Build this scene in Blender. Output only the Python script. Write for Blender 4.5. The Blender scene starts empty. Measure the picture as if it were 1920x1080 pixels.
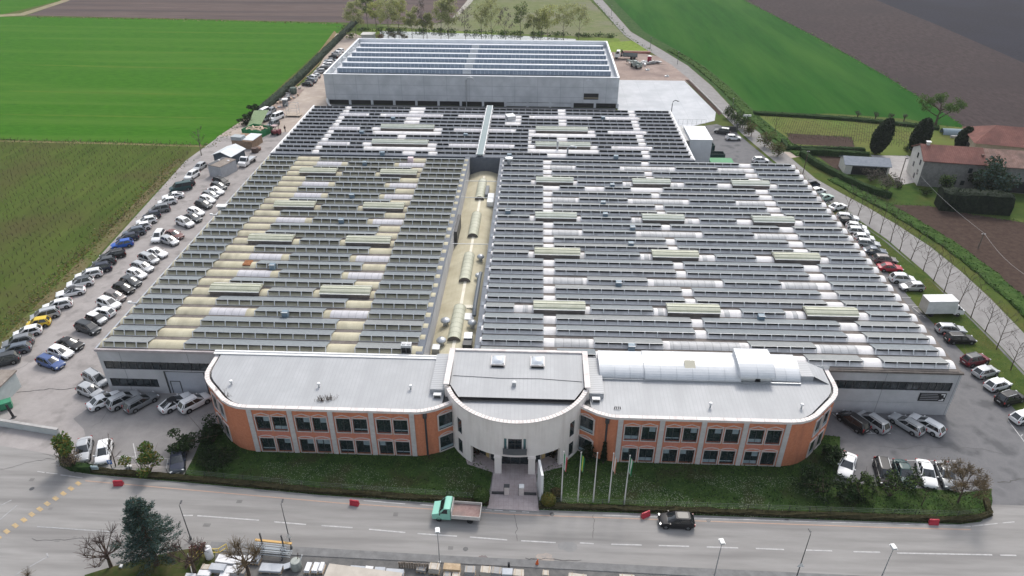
import bpy, math, random
from mathutils import Vector, Matrix
R = math.radians
rnd = random.Random(7)
sc = bpy.context.scene
C = sc.collection

# ------------------------------------------------------------------ camera (drone at 67 m)
CAM_F, CAM_P, CAM_Y, CAM_R, CAM_H = 1340.0, R(31.4), R(1.98), R(0.22), 67.0
_f0 = Vector((-math.sin(CAM_Y), math.cos(CAM_Y), 0)); _r0 = Vector((math.cos(CAM_Y), math.sin(CAM_Y), 0)); _u0 = Vector((0, 0, 1))
FW = _f0 * math.cos(CAM_P) - _u0 * math.sin(CAM_P); _u = _u0 * math.cos(CAM_P) + _f0 * math.sin(CAM_P)
RT = _r0 * math.cos(CAM_R) + _u * math.sin(CAM_R); UP = _u * math.cos(CAM_R) - _r0 * math.sin(CAM_R)
cd = bpy.data.cameras.new('camera'); cam = bpy.data.objects.new('camera', cd); C.objects.link(cam); sc.camera = cam
cd.sensor_width = 36.0; cd.lens = CAM_F / 1920 * 36; cd.clip_end = 6000; cd.clip_start = 1.0
m = Matrix((RT, UP, -FW)).transposed().to_4x4(); m.translation = Vector((0, 0, CAM_H)); cam.matrix_world = m

def G(px, py, z=0.0):
    """point of the site plan seen at a survey photo coordinate, at height z"""
    d = FW + RT * ((px - 960) / CAM_F) - UP * ((py - 540) / CAM_F)
    t = (z - CAM_H) / d.z
    return Vector((d.x * t, d.y * t, z))

# ------------------------------------------------------------------ sky, sun, exposure
SUN_EL, SUN_AZ = R(48), R(16)          # azimuth measured from +Y towards +X
w = bpy.data.worlds.new("World"); sc.world = w; w.use_nodes = True
nt = w.node_tree; sky = nt.nodes.new('ShaderNodeTexSky'); sky.sky_type = 'NISHITA'; sky.sun_disc = False
sky.sun_elevation = SUN_EL; sky.sun_rotation = SUN_AZ; sky.dust_density = 3.0; sky.air_density = 1.2; sky.ozone_density = 1.0
bg = nt.nodes['Background']; bg.inputs['Strength'].default_value = 0.15
hs = nt.nodes.new('ShaderNodeHueSaturation'); hs.inputs['Saturation'].default_value = 0.45      # thin cloud: the sky's blue is mostly washed out
tc = nt.nodes.new('ShaderNodeTexCoord'); sx = nt.nodes.new('ShaderNodeSeparateXYZ'); nt.links.new(tc.outputs['Generated'], sx.inputs[0])   # overcast skies are brightest overhead
mr = nt.nodes.new('ShaderNodeMapRange'); mr.inputs['From Min'].default_value = 0.0; mr.inputs['From Max'].default_value = 1.0; mr.inputs['To Min'].default_value = 0.85; mr.inputs['To Max'].default_value = 1.45
vm = nt.nodes.new('ShaderNodeVectorMath'); vm.operation = 'SCALE'; nt.links.new(sx.outputs[2], mr.inputs['Value']); nt.links.new(mr.outputs[0], vm.inputs['Scale'])
nt.links.new(sky.outputs[0], hs.inputs['Color']); nt.links.new(hs.outputs[0], vm.inputs[0]); nt.links.new(vm.outputs[0], bg.inputs['Color'])
sl = bpy.data.lights.new('sun', 'SUN'); so = bpy.data.objects.new('sun', sl); C.objects.link(so)
sl.energy = 1.4; sl.angle = R(13); sl.color = (1.0, 0.95, 0.88)
sd = Vector((math.sin(SUN_AZ) * math.cos(SUN_EL), math.cos(SUN_AZ) * math.cos(SUN_EL), math.sin(SUN_EL)))
so.rotation_euler = sd.to_track_quat('Z', 'Y').to_euler(); so.location = (0, 100, 150)
sc.view_settings.view_transform = 'Standard'; sc.view_settings.look = 'None'; sc.view_settings.exposure = 0.42; sc.view_settings.gamma = 1.0

# ------------------------------------------------------------------ mesh builder
ORIG = {}          # plan origin of the parts whose meshes are written in site coordinates
class MB:
    def __init__(s): s.v = []; s.f = []; s.m = []; s.mats = []
    def mi(s, mat):
        if mat not in s.mats: s.mats.append(mat)
        return s.mats.index(mat)
    def face(s, pts, mat):
        n = len(s.v); s.v.extend([tuple(p) for p in pts]); s.f.append(tuple(range(n, n + len(pts)))); s.m.append(s.mi(mat))
    def mesh(s, vs, fs, mat):
        n = len(s.v); s.v.extend([tuple(p) for p in vs]); k = s.mi(mat)
        for f in fs: s.f.append(tuple(i + n for i in f)); s.m.append(k)
    def box(s, x0, x1, y0, y1, z0, z1, mat):
        vs = [(x0, y0, z0), (x1, y0, z0), (x1, y1, z0), (x0, y1, z0), (x0, y0, z1), (x1, y0, z1), (x1, y1, z1), (x0, y1, z1)]
        s.mesh(vs, [(0, 3, 2, 1), (4, 5, 6, 7), (0, 1, 5, 4), (1, 2, 6, 5), (2, 3, 7, 6), (3, 0, 4, 7)], mat)
    def obox(s, c, dx, dy, dz, rz, mat, tilt=None):
        """box centred on c (bottom centre), turned by rz"""
        M = Matrix.Rotation(rz, 3, 'Z')
        if tilt is not None: M = M @ tilt
        vs = []
        for z in (0, dz):
            for x, y in ((-.5, -.5), (.5, -.5), (.5, .5), (-.5, .5)):
                vs.append(Vector(c) + M @ Vector((x * dx, y * dy, z)))
        s.mesh(vs, [(0, 3, 2, 1), (4, 5, 6, 7), (0, 1, 5, 4), (1, 2, 6, 5), (2, 3, 7, 6), (3, 0, 4, 7)], mat)
    def prism(s, poly, z0, z1, mat, cap=True, topmat=None):
        n = len(poly)
        a = sum(poly[i][0] * poly[(i + 1) % n][1] - poly[(i + 1) % n][0] * poly[i][1] for i in range(n))
        if a < 0: poly = poly[::-1]
        vs = [(p[0], p[1], z0) for p in poly] + [(p[0], p[1], z1) for p in poly]
        fs = [(i, (i + 1) % n, n + (i + 1) % n, n + i) for i in range(n)]
        s.mesh(vs, fs, mat)
        if cap: s.face([(p[0], p[1], z1) for p in poly], topmat or mat)
    def bar(s, a, b, w_, mat, h=None):
        """square bar from a to b"""
        a = Vector(a); b = Vector(b); d = (b - a).normalized(); h = h or w_
        up = Vector((0, 0, 1)) if abs(d.z) < .95 else Vector((0, 1, 0))
        x = d.cross(up).normalized() * (w_ / 2); y = x.cross(d).normalized() * (h / 2)
        vs = [a - x - y, a + x - y, a + x + y, a - x + y, b - x - y, b + x - y, b + x + y, b - x + y]
        s.mesh(vs, [(0, 1, 2, 3), (7, 6, 5, 4), (0, 4, 5, 1), (1, 5, 6, 2), (2, 6, 7, 3), (3, 7, 4, 0)], mat)
    def tube(s, path, rad, mat, n=6, cap=True):
        k = len(path); rings = []
        for i, p in enumerate(path):
            p = Vector(p); d = (Vector(path[min(i + 1, k - 1)]) - Vector(path[max(i - 1, 0)])).normalized()
            up = Vector((0, 0, 1)) if abs(d.z) < .9 else Vector((1, 0, 0))
            x = d.cross(up).normalized(); y = d.cross(x)
            r = rad[i] if isinstance(rad, (list, tuple)) else rad
            rings.append([p + (x * math.cos(a) + y * math.sin(a)) * r for a in [2 * math.pi * j / n for j in range(n)]])
        s.loft(rings, mat, True)
        if cap: s.face(rings[-1], mat); s.face(rings[0][::-1], mat)
    def loft(s, rings, mat, closed=True):
        n = len(rings[0]); vs = [p for r in rings for p in r]; fs = []
        for i in range(len(rings) - 1):
            for j in range(n if closed else n - 1):
                a = i * n + j; b = i * n + (j + 1) % n
                fs.append((a, b, b + n, a + n))
        s.mesh(vs, fs, mat)
    def lathe(s, prof, c, mat, n=12, axis='z'):
        rings = []
        for r, h in prof:
            ring = []
            for j in range(n):
                a = 2 * math.pi * j / n; x, y = r * math.cos(a), r * math.sin(a)
                ring.append((c[0] + x, c[1] + y, c[2] + h) if axis == 'z' else (c[0] + x, c[1] + h, c[2] + y))
            rings.append(ring)
        s.loft(rings, mat, True)
    def obj(s, name, parent=None, origin=None, smooth=None, **props):
        me = bpy.data.meshes.new(name)
        o = origin or (ORIG.get(parent.name) if parent else None)
        me.from_pydata([(v[0] - o[0], v[1] - o[1], v[2] - o[2]) for v in s.v] if o else s.v, [], s.f)
        for mt in s.mats: me.materials.append(mt)
        me.polygons.foreach_set('material_index', s.m)
        if smooth:
            me.polygons.foreach_set('use_smooth', [True] * len(s.f))
            try: me.set_sharp_from_angle(angle=R(smooth))
            except Exception: pass
        me.update()
        ob = bpy.data.objects.new(name, me); C.objects.link(ob)
        if o and parent: ORIG[ob.name] = o
        if parent: ob.parent = parent
        elif o: ob.location = o
        for k, v in props.items(): ob[k] = v
        return ob

def thing(name, loc, label, cat, rz=0.0, group=None):
    o = bpy.data.objects.new(name, None); C.objects.link(o); o.empty_display_size = 0.5
    o.location = loc; o.rotation_euler = (0, 0, rz); o['label'] = label; o['category'] = cat
    if group: o['group'] = group
    return o
def tag(o, label, cat, group=None):
    o['label'] = label; o['category'] = cat
    if group: o['group'] = group
    return o
def dup(root, loc, rz, label, scale=None):
    r = root.copy(); C.objects.link(r); r.location = loc; r.rotation_euler = (0, 0, rz); r['label'] = label
    if scale: r.scale = scale
    for ch in list(root.children):
        c = ch.copy(); C.objects.link(c); c.parent = r
        for g in list(ch.children):
            d = g.copy(); C.objects.link(d); d.parent = c
    return r
ORD = ['nearest', 'second', 'third', 'fourth', 'fifth', 'sixth', 'seventh', 'eighth', 'ninth', 'tenth', 'eleventh', 'twelfth', 'thirteenth', 'fourteenth', 'fifteenth',
       'sixteenth', 'seventeenth', 'eighteenth', 'nineteenth', 'twentieth', 'twenty-first', 'twenty-second', 'twenty-third', 'twenty-fourth', 'twenty-fifth', 'twenty-sixth', 'twenty-seventh']

# ------------------------------------------------------------------ materials
def M(name, c, c2=None, scale=1.0, rough=0.8, stretch=None, rot=0.0, detail=4.0, lo=0.35, hi=0.65, metal=0.0, spec=0.3, bump=0.0, c3=None, s3=0.05, lo3=.45, hi3=.7, st3=None):
    mt = bpy.data.materials.new(name); mt.use_nodes = True; n = mt.node_tree.nodes; L = mt.node_tree.links
    b = n['Principled BSDF']; b.inputs['Roughness'].default_value = rough; b.inputs['Metallic'].default_value = metal
    b.inputs['Specular IOR Level'].default_value = spec if rough < .9 else min(spec, .04)
    b.inputs['Base Color'].default_value = (*c, 1)
    mt.diffuse_color = (*c, 1)
    if c2 is not None:
        g = n.new('ShaderNodeNewGeometry'); mp = n.new('ShaderNodeMapping'); L.new(g.outputs['Position'], mp.inputs['Vector'])
        mp.inputs['Rotation'].default_value = (0, 0, rot); mp.inputs['Scale'].default_value = stretch or (1, 1, 1)
        t = n.new('ShaderNodeTexNoise'); t.inputs['Scale'].default_value = scale; t.inputs['Detail'].default_value = detail; t.inputs['Roughness'].default_value = 0.72
        L.new(mp.outputs[0], t.inputs['Vector'])
        r = n.new('ShaderNodeValToRGB'); r.color_ramp.elements[0].position = lo; r.color_ramp.elements[1].position = hi
        r.color_ramp.elements[0].color = (*c, 1); r.color_ramp.elements[1].color = (*c2, 1)
        L.new(t.outputs['Fac'], r.inputs['Fac']); out = r.outputs['Color']
        if c3 is not None:
            t2 = n.new('ShaderNodeTexNoise'); t2.inputs['Scale'].default_value = s3; t2.inputs['Detail'].default_value = 5
            
            mp3 = n.new('ShaderNodeMapping'); L.new(g.outputs['Position'], mp3.inputs['Vector']); mp3.inputs['Rotation'].default_value = (0, 0, rot); mp3.inputs['Scale'].default_value = st3 or (1, 1, 1); L.new(mp3.outputs[0], t2.inputs['Vector'])
            r2 = n.new('ShaderNodeValToRGB'); r2.color_ramp.elements[0].position = lo3; r2.color_ramp.elements[1].position = hi3
            mx = n.new('ShaderNodeMix'); mx.data_type = 'RGBA'; L.new(t2.outputs['Fac'], r2.inputs['Fac']); L.new(r2.outputs['Color'], mx.inputs[0])
            L.new(out, mx.inputs[6]); mx.inputs[7].default_value = (*c3, 1); out = mx.outputs[2]
        L.new(out, b.inputs['Base Color'])
        if bump:
            bp = n.new('ShaderNodeBump'); bp.inputs['Strength'].default_value = bump; bp.inputs['Distance'].default_value = 0.1
            L.new(t.outputs['Fac'], bp.inputs['Height']); L.new(bp.outputs[0], b.inputs['Normal'])
    return mt
def add_lines(mt, axis, period, width, col, strength=1.0, axis2=None, period2=None):
    """thin regular seams (sheet joints, mortar, panel joints) along a world axis mixed into a material's colour"""
    n = mt.node_tree.nodes; L = mt.node_tree.links; b = n['Principled BSDF']
    g = n.new('ShaderNodeNewGeometry'); sp = n.new('ShaderNodeSeparateXYZ'); L.new(g.outputs['Position'], sp.inputs[0])
    def line(ax, per):
        d = n.new('ShaderNodeMath'); d.operation = 'DIVIDE'; d.inputs[1].default_value = per; L.new(sp.outputs[ax], d.inputs[0])
        f = n.new('ShaderNodeMath'); f.operation = 'FRACT'; L.new(d.outputs[0], f.inputs[0])
        c = n.new('ShaderNodeMath'); c.operation = 'LESS_THAN'; c.inputs[1].default_value = width / per; L.new(f.outputs[0], c.inputs[0]); return c.outputs[0]
    o = line(axis, period)
    if axis2 is not None:
        o2 = line(axis2, period2); mxm = n.new('ShaderNodeMath'); mxm.operation = 'MAXIMUM'; L.new(o, mxm.inputs[0]); L.new(o2, mxm.inputs[1]); o = mxm.outputs[0]
    sc_ = n.new('ShaderNodeMath'); sc_.operation = 'MULTIPLY'; sc_.inputs[1].default_value = strength; L.new(o, sc_.inputs[0])
    mx = n.new('ShaderNodeMix'); mx.data_type = 'RGBA'; L.new(sc_.outputs[0], mx.inputs[0]); mx.inputs[7].default_value = (*col, 1)
    if b.inputs['Base Color'].links:
        L.new(b.inputs['Base Color'].links[0].from_socket, mx.inputs[6])
    else: mx.inputs[6].default_value = b.inputs['Base Color'].default_value
    L.new(mx.outputs[2], b.inputs['Base Color'])
    return mt

asphalt = M('asphalt_road', (.232, .224, .216), (.292, .283, .274), .25, .9, stretch=(.25, 1.6, 1), c3=(.195, .188, .182), s3=1.0, st3=(.05, .7, 1), lo3=.46, hi3=.68, detail=9)
asphalt_lot = M('asphalt_lot', (.265, .246, .238), (.335, .312, .302), .35, .9, detail=9, c3=(.225, .21, .203), s3=.33, lo3=.54, hi3=.66)
asphalt_dark = M('asphalt_worn_dark', (.135, .134, .138), (.185, .182, .186), .3, .9, detail=9, c3=(.105, .105, .109), s3=.3, lo3=.52, hi3=.66)
road_grey = M('country_road_asphalt', (.21, .20, .195), (.27, .262, .255), .5, .9, detail=8)
gravel = M('gravel_yard', (.34, .285, .24), (.44, .38, .33), .5, .95, detail=9, c3=(.30, .255, .225), s3=.1)
dirt = M('red_dirt', (.25, .19, .165), (.34, .275, .24), .6, .95, detail=9, c3=(.20, .155, .14), s3=.15)
slab_m = M('concrete_slab', (.40, .415, .435), (.47, .48, .50), .3, .8, detail=7, c3=(.36, .375, .395), s3=.12)
add_lines(slab_m, 0, 5.6, .12, (.34, .355, .375), .8, 1, 6.4)
grass_base = M('rough_grass', (.045, .078, .018), (.08, .108, .028), .35, .95, detail=9, c3=(.095, .098, .036), s3=.05)
wheat = M('green_wheat', (.024, .094, .006), (.048, .142, .011), 1.2, .95, stretch=(.22, 1.0, 1), rot=R(2), detail=8, c3=(.062, .140, .018), s3=.3, st3=(.03, .45, 1), lo3=.48, hi3=.75)
wheat_r = M('green_wheat_far', (.010, .060, .006), (.018, .082, .009), .5, .95, stretch=(.6, .06, 1), rot=R(-18), detail=8, c3=(.034, .098, .014), s3=.25, st3=(.3, .04, 1))
soil = M('ploughed_soil', (.088, .066, .061), (.13, .10, .092), .6, .98, stretch=(.12, 1.2, 1), detail=9, c3=(.065, .055, .056), s3=.3, st3=(.02, .4, 1))
soil_r = M('ploughed_soil_lilac', (.040, .031, .031), (.068, .053, .053), .9, .98, stretch=(.7, .3, 1), rot=R(-35), detail=10, c3=(.046, .037, .038), s3=.02)
soil_d = M('ploughed_soil_dark', (.021, .021, .027), (.037, .035, .043), .9, .98, detail=10, c3=(.032, .032, .042), s3=.03)
soil_b = M('ploughed_soil_brown', (.045, .03, .025), (.075, .053, .043), .9, .98, detail=10)
meadow = M('meadow', (.105, .135, .05), (.165, .17, .09), .25, .95, detail=9, c3=(.17, .155, .125), s3=.03)
vine_grass = M('vineyard_grass', (.046, .074, .015), (.08, .106, .025), .35, .95, stretch=(1.0, .12, 1), detail=9, c3=(.07, .066, .027), s3=.05)
vine_grass2 = M('vineyard_grass_pale', (.09, .108, .03), (.135, .145, .045), .4, .95, stretch=(.25, 1, 1), detail=9, c3=(.10, .15, .035), s3=.06)
verge = M('verge_grass', (.036, .068, .015), (.078, .104, .025), .5, .95, detail=9, c3=(.085, .088, .026), s3=.12)
lawn_m = M('lawn', (.020, .044, .012), (.052, .088, .025), .6, .95, detail=10, c3=(.045, .05, .022), s3=.28, lo3=.5, hi3=.68)
hedge_m = M('hedge_leaf', (.012, .028, .012), (.035, .06, .02), 2.5, .9, detail=6)
path_m = M('pink_stone_paving', (.33, .28, .275), (.43, .37, .365), 1.2, .7, detail=8); add_lines(path_m, 0, .6, .03, (.24, .2, .2), .6, 1, .6)
curb_m = M('kerb_stone', (.32, .31, .30), (.42, .41, .40), 1, .9)
white_paint = M('road_paint_white', (.34, .335, .33), (.50, .49, .485), 2, .85)
yellow_paint = M('road_paint_yellow', (.30, .245, .165), (.48, .34, .17), 1.2, .85)
orange_paint = M('road_paint_orange', (.36, .25, .2), (.42, .3, .23), 2, .8)
water_m = M('pond_water', (.10, .11, .11), rough=.06, spec=.9)
bark = M('bark', (.06, .045, .035), (.11, .085, .065), 4, .95)
bark_pale = M('bark_grey', (.11, .095, .08), (.18, .155, .13), 4, .95)
black_m = M('black_plastic', (.02, .02, .022), rough=.6)
dark_metal = M('dark_metal', (.05, .052, .056), rough=.5, spec=.5)
galv = M('galvanised_steel', (.42, .44, .46), rough=.4, metal=.6)
white_m = M('white_painted', (.75, .75, .74), (.66, .66, .65), 1.5, .5)
glass_dark = M('window_glass', (.02, .028, .032), rough=.08, spec=.8)
# ------------------------------------------------------------------ ground sheets
def sheet(name, pts, z, mat, kind='structure'):
    b = MB(); pts = [(p[0], p[1]) for p in pts]
    n = len(pts); a = sum(pts[i][0] * pts[(i + 1) % n][1] - pts[(i + 1) % n][0] * pts[i][1] for i in range(n))
    if a < 0: pts = pts[::-1]
    b.face([(p[0], p[1], z) for p in pts], mat)
    return b.obj(name, kind=kind)
def PX(*pp): return [G(x, y) for x, y in pp]
b = MB(); b.face([(-3000, -300, 0), (3000, -300, 0), (3000, 5000, 0), (-3000, 5000, 0)], grass_base); b.obj('ground', kind='structure')
sheet('green_field', PX((-900, 232), (-300, 249), (0, 262), (200, 266), (395, 272), (440, 240), (470, 213), (560, 130), (645, 50), (638, 44), (300, 36), (0, 31), (-500, 20)), .02, wheat)
sheet('grass_track', PX((-300, 250), (0, 263.5), (200, 267.5), (392, 273.5), (380, 276), (200, 270.5), (0, 266), (-300, 253)), .03, M('track_grass', (.13, .125, .05), (.19, .17, .08), .4, .95))
sheet('ploughed_field', PX((50, 29), (300, 34), (640, 42), (700, 45), (790, 46), (845, 40), (905, -30), (960, -120), (600, -160), (330, -120), (125, 2)), .02, soil)
sheet('green_corner_field', PX((0, 28), (-500, 16), (-500, -130), (330, -130), (118, 0)), .02, wheat)
sheet('field_track', PX((-10, 32), (46, 29), (128, 2), (340, -120), (325, -120), (112, 2), (38, 25), (-10, 28)), .03, M('track_soil', (.2, .17, .11), (.27, .24, .16), .4, .95))
sheet('meadow', PX((700, 47), (790, 48), (847, 41), (912, -30), (965, -120), (1090, -120), (1106, 0), (1140, 35), (1172, 68), (1192, 82), (1150, 90), (1060, 72), (900, 64)), .02, meadow)
sheet('meadow_path', [tuple(G(848, 34)), tuple(G(856, 34)), tuple(G(884, 5)), tuple(G(893, -8)), tuple(G(883, -8)), tuple(G(872, 6))], .035, M('pale_path', (.30, .29, .25), (.38, .36, .32), .4, .95))
sheet('pond_bank', PX((632, 62), (720, 53), (900, 60), (1160, 72), (1172, 92), (1160, 100), (1130, 95), (640, 95)), .03, M('bank_grass', (.095, .15, .03), (.16, .2, .05), .4, .95, c3=(.08, .10, .035)))
b = MB(); b.face([tuple(p) for p in [(q.x, q.y, .05) for q in PX((712, 58), (800, 60.5), (900, 64), (1010, 69), (1080, 73.5), (1080, 77.5), (1000, 80), (712, 80))]], water_m); b.obj('pond_water', kind='structure')
sheet('grass_by_pond', PX((1140, 80), (1190, 76), (1222, 97), (1200, 99), (1160, 102), (1143, 95)), .04, M('pond_side_grass', (.12, .18, .03), (.18, .24, .05), .5, .95))
rr = [(33.5, 404.74), (40.25, 326.27), (49.0, 293.27), (55.0, 269.5), (58.4, 242.9), (60.4, 210.1), (61.8, 198.7), (63.9, 188.3), (65.3, 178.2), (67.4, 163.3), (70.6, 154.5), (73.9, 146.5), (76.5, 138.6), (79.0, 128.9), (80.2, 119), (80.6, 109.6), (80.4, 97.7), (80.2, 80), (80, 62)]
rl = [(28.5, 404.6), (36.8, 318.7), (43.6, 291.3), (49.4, 269.6), (53, 247), (55.6, 212.4), (57.3, 195), (60.0, 178), (63.0, 160.5), (66.2, 149.5), (69.2, 141), (71.6, 132), (73.4, 118), (74.2, 104), (74.6, 95.5), (74.7, 80), (74.7, 62)]
sheet('right_green_field', [(33.4 + 12, 520), (38, 404)] + [(p[0] + 5.2, p[1]) for p in rr[1:8]] + PX((1440, 215), (1560, 213), (1700, 223), (1790, 240), (1812, 241), (1760, 205), (1660, 142), (1540, 75), (1395, 0), (1300, -60)), .02, wheat_r)
sheet('lilac_ploughed_field', PX((1395, 0), (1540, 75), (1660, 142), (1760, 205), (1812, 241), (1930, 250), (2200, 270), (2200, 230), (1920, 118), (1760, 48), (1630, -5), (1480, -80), (1300, -60)), .024, soil_r)
sheet('dark_ploughed_field', PX((1630, -5), (1760, 48), (1920, 118), (2200, 230), (2600, 230), (2600, -120), (1480, -120), (1480, -80)), .028, soil_d)
sheet('ditch_verge', [(p[0] + .4, p[1]) for p in rr[:9]] + [(p[0] + 6, p[1]) for p in rr[:9]][::-1], .032, M('ditch_grass', (.022, .055, .016), (.055, .095, .03), .5, .95, detail=9))
sheet('right_vineyard_grass', PX((1420, 214), (1560, 217), (1740, 232), (1935, 255), (2100, 275), (2100, 300), (1880, 275), (1790, 290), (1630, 292), (1480, 282), (1450, 262)), .026, vine_grass2)
sheet('garden_bed', PX((1476, 250), (1597, 257), (1603, 277), (1480, 270)), .036, soil_b)
sheet('garden_bed_by_shed', PX((1530, 291), (1622, 296), (1640, 312), (1570, 320)), .036, soil_b)
sheet('house_lawn', PX((1500, 296), (1545, 300), (1900, 365), (1935, 375), (1930, 410), (1680, 388), (1560, 335), (1505, 305)), .034, M('house_grass', (.032, .066, .015), (.06, .095, .022), .4, .95, c3=(.075, .078, .024), s3=.15))
sheet('house_yard', PX((1632, 291), (1708, 293), (1716, 342), (1685, 348), (1660, 318)), .044, M('yard_gravel', (.30, .285, .275), (.40, .38, .37), .6, .95, detail=8))
sheet('house_track', PX((1462, 284), (1503, 287), (1498, 294), (1478, 298)), .046, gravel)
sheet('roadside_bank', [(p[0] + .3, p[1]) for p in rr[8:]] + [(p[0] + 6.5, p[1]) for p in rr[8:]][::-1], .03, verge)
sheet('brown_plot', PX((1672, 384), (1740, 386), (1800, 398), (1935, 420), (2100, 440), (2100, 700), (1990, 640), (1870, 537), (1760, 450), (1700, 410)), .04, soil_b)
sheet('country_road', rl + rr[::-1], .05, road_grey)
sheet('right_grass_strip', [(61.4, 172), (62.0, 160.0), (65.0, 149.5), (68.0, 141), (70.6, 132), (72.8, 118), (73.6, 104), (74.0, 95.5), (74.1, 80), (74.1, 70), (68.5, 74), (68, 90), (66.6, 104), (66.2, 120), (64.6, 140), (61.2, 158)], .055, verge)
sheet('main_road', [(-140, 30), (130, 30), (130, 60), (90, 66), (58, 68), (-62, 66), (-95, 75), (-140, 90)], .045, asphalt)
sheet('right_yard', [(36, 62), (74.7, 62), (74.4, 95), (73.6, 110), (71.4, 130), (66, 149), (62.4, 160), (60.2, 172), (57.6, 186), (55.8, 197), (52, 203), (35, 195), (35, 153), (57, 153), (57, 79), (36, 79)], .05, asphalt_dark)
sheet('left_yard', [(-81.5, 69), (-40, 62), (-40, 80), (-60.5, 80), (-60.5, 188), (-63, 192), (-87, 186), (-88.5, 168), (-84, 120), (-80.6, 83)], .05, asphalt_lot)
sheet('left_front_yard', [(-60.4, 70.5), (-57.5, 66.5), (-55, 64.8), (-46.5, 64.2), (-42, 66), (-41.5, 78.3), (-60.2, 78.3), (-62, 75), (-63, 72.5)], .054, M('asphalt_front_shaded', (.175, .168, .168), (.235, .226, .222), .3, .9, detail=9, c3=(.24, .23, .224), s3=.12, lo3=.5, hi3=.72))  # darker older asphalt, with the building's shadow also painted into its tone
sheet('vineyard_grass', [(-81.4, 83), (-84.8, 120), (-89.3, 168.5), (-91.0, 178), (-170, 183), (-260, 186), (-260, 60), (-81.4, 62)], .02, vine_grass)
sheet('dirt_strip', [(-81.2, 83), (-84.5, 120), (-88.9, 168.5), (-91.2, 168.5), (-87.0, 120), (-84.2, 83)], .035, M('strip_soil', (.105, .095, .045), (.17, .135, .08), .4, .95, c3=(.075, .11, .025), s3=.2))
sheet('gravel_lane', [(-63, 191), (-60.5, 153), (-60.5, 216), (-65, 217), (-66.5, 264), (-66, 300), (-80, 318), (-87, 316), (-80, 264), (-79, 240), (-85.5, 200), (-87.5, 185)], .048, gravel)
sheet('lane_soil', [(-80.4, 218), (-80.5, 264), (-86.5, 316), (-89.2, 322), (-84, 264), (-84.4, 225)], .042, M('lane_brown', (.17, .125, .07), (.23, .18, .1), .5, .95))
sheet('site_dirt', [(24, 216), (24, 248.6), (50.5, 248.6), (53, 236), (54.6, 238), (50, 270), (46, 283), (38, 290), (24, 288)], .048, dirt)
sheet('concrete_apron', [(24.6, 194), (24.6, 248.6), (50.4, 248.6), (54.0, 214), (52, 206), (35, 194)], .058, slab_m)
sheet('soil_strip', [(50.8, 250), (52.0, 250), (55.6, 213), (54.4, 211)], .062, soil_b)
sheet('strip_between', [(-60.6, 190.2), (24, 190.2), (24, 216.4), (-65, 216.4)], .052, asphalt_dark)
# kerb stones along the soil strip and the road
b = MB()
for i in range(12):
    t0, t1 = i / 12, (i + .92) / 12
    b.bar((52.4 + 3.6 * t0, 249.5 - 37 * t0, .12), (52.4 + 3.6 * t1, 249.5 - 37 * t1, .12), .35, curb_m, .24)
b.obj('kerb_by_apron', kind='structure')

# front lawn, a raised island with a stone kerb
KERB = [(112, 858), (116, 872), (132, 885), (170, 891), (345, 906), (600, 930), (916, 952)]
KERB2 = [(1010, 958), (1250, 966), (1560, 977), (1800, 985), (1838, 980), (1856, 962), (1860, 940), (1858, 925)]
lawn_l = PX(*KERB) + [Vector((-4.8, 61.5, 0)), Vector((-4.6, 64.6, 0)), Vector((-9, 70, 0)), Vector((-42, 73, 0)), Vector((-43.8, 70.5, 0))] + PX((362, 862), (345, 893), (300, 890), (160, 876), (135, 868))
lawn_r = PX(*KERB2) + [Vector((57.0, 64.4, 0))] + PX((1800, 925), (1775, 921), (1640, 912), (1560, 905)) + [Vector((39.4, 67, 0)), Vector((41.6, 73, 0)), Vector((38, 73.5, 0)), Vector((6, 70, 0)), Vector((1.0, 64.6, 0)), Vector((1.2, 61.5, 0))]
b = MB(); b.prism([(p.x, p.y) for p in lawn_l], .0, .16, curb_m, topmat=lawn_m); b.obj('front_lawn', kind='structure')
b = MB(); b.prism([(p.x, p.y) for p in lawn_r], .0, .16, curb_m, topmat=lawn_m); b.obj('front_lawn.001', kind='structure')
b = MB(); b.prism([(-4.9, 58.9), (1.3, 58.7), (1.0, 61.5), (.9, 64.7), (4.2, 66), (5.6, 70), (-9.2, 70), (-7.9, 66), (-4.5, 64.7), (-4.6, 61.5)], 0, .18, curb_m, topmat=path_m); b.obj('entrance_path', kind='structure')
# bottom islands: garden corner and stone yard pavement
corner = PX((160, 1080), (205, 1066), (270, 1049), (330, 1035), (385, 1026), (405, 1035), (400, 1100), (150, 1100))
b = MB(); b.prism([(p.x, p.y) for p in corner], 0, .18, curb_m, topmat=M('corner_grass', (.035, .06, .015), (.085, .075, .035), .8, .95, detail=9)); b.obj('garden_corner', kind='structure')
pave = [Vector((-35.8, 52.9, 0)), Vector((-10, 52.1, 0)), Vector((17, 51.55, 0)), Vector((40, 51.2, 0)), Vector((40, 50.0, 0)), Vector((17, 50.55, 0)), Vector((-10, 51.15, 0)), Vector((-35.8, 51.7, 0))]
b = MB(); b.prism([(p.x, p.y) for p in pave], 0, .15, curb_m, topmat=M('pavement_asphalt', (.15, .15, .15), (.2, .2, .2), 1, .9)); b.obj('pavement', kind='structure')
sheet('stone_yard_floor', [(-36, 51.6), (-10, 51.1), (17, 50.5), (40, 49.9), (40, 40), (-36, 40)], .06, M('yard_dark', (.10, .10, .10), (.16, .155, .15), .7, .9))

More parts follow.
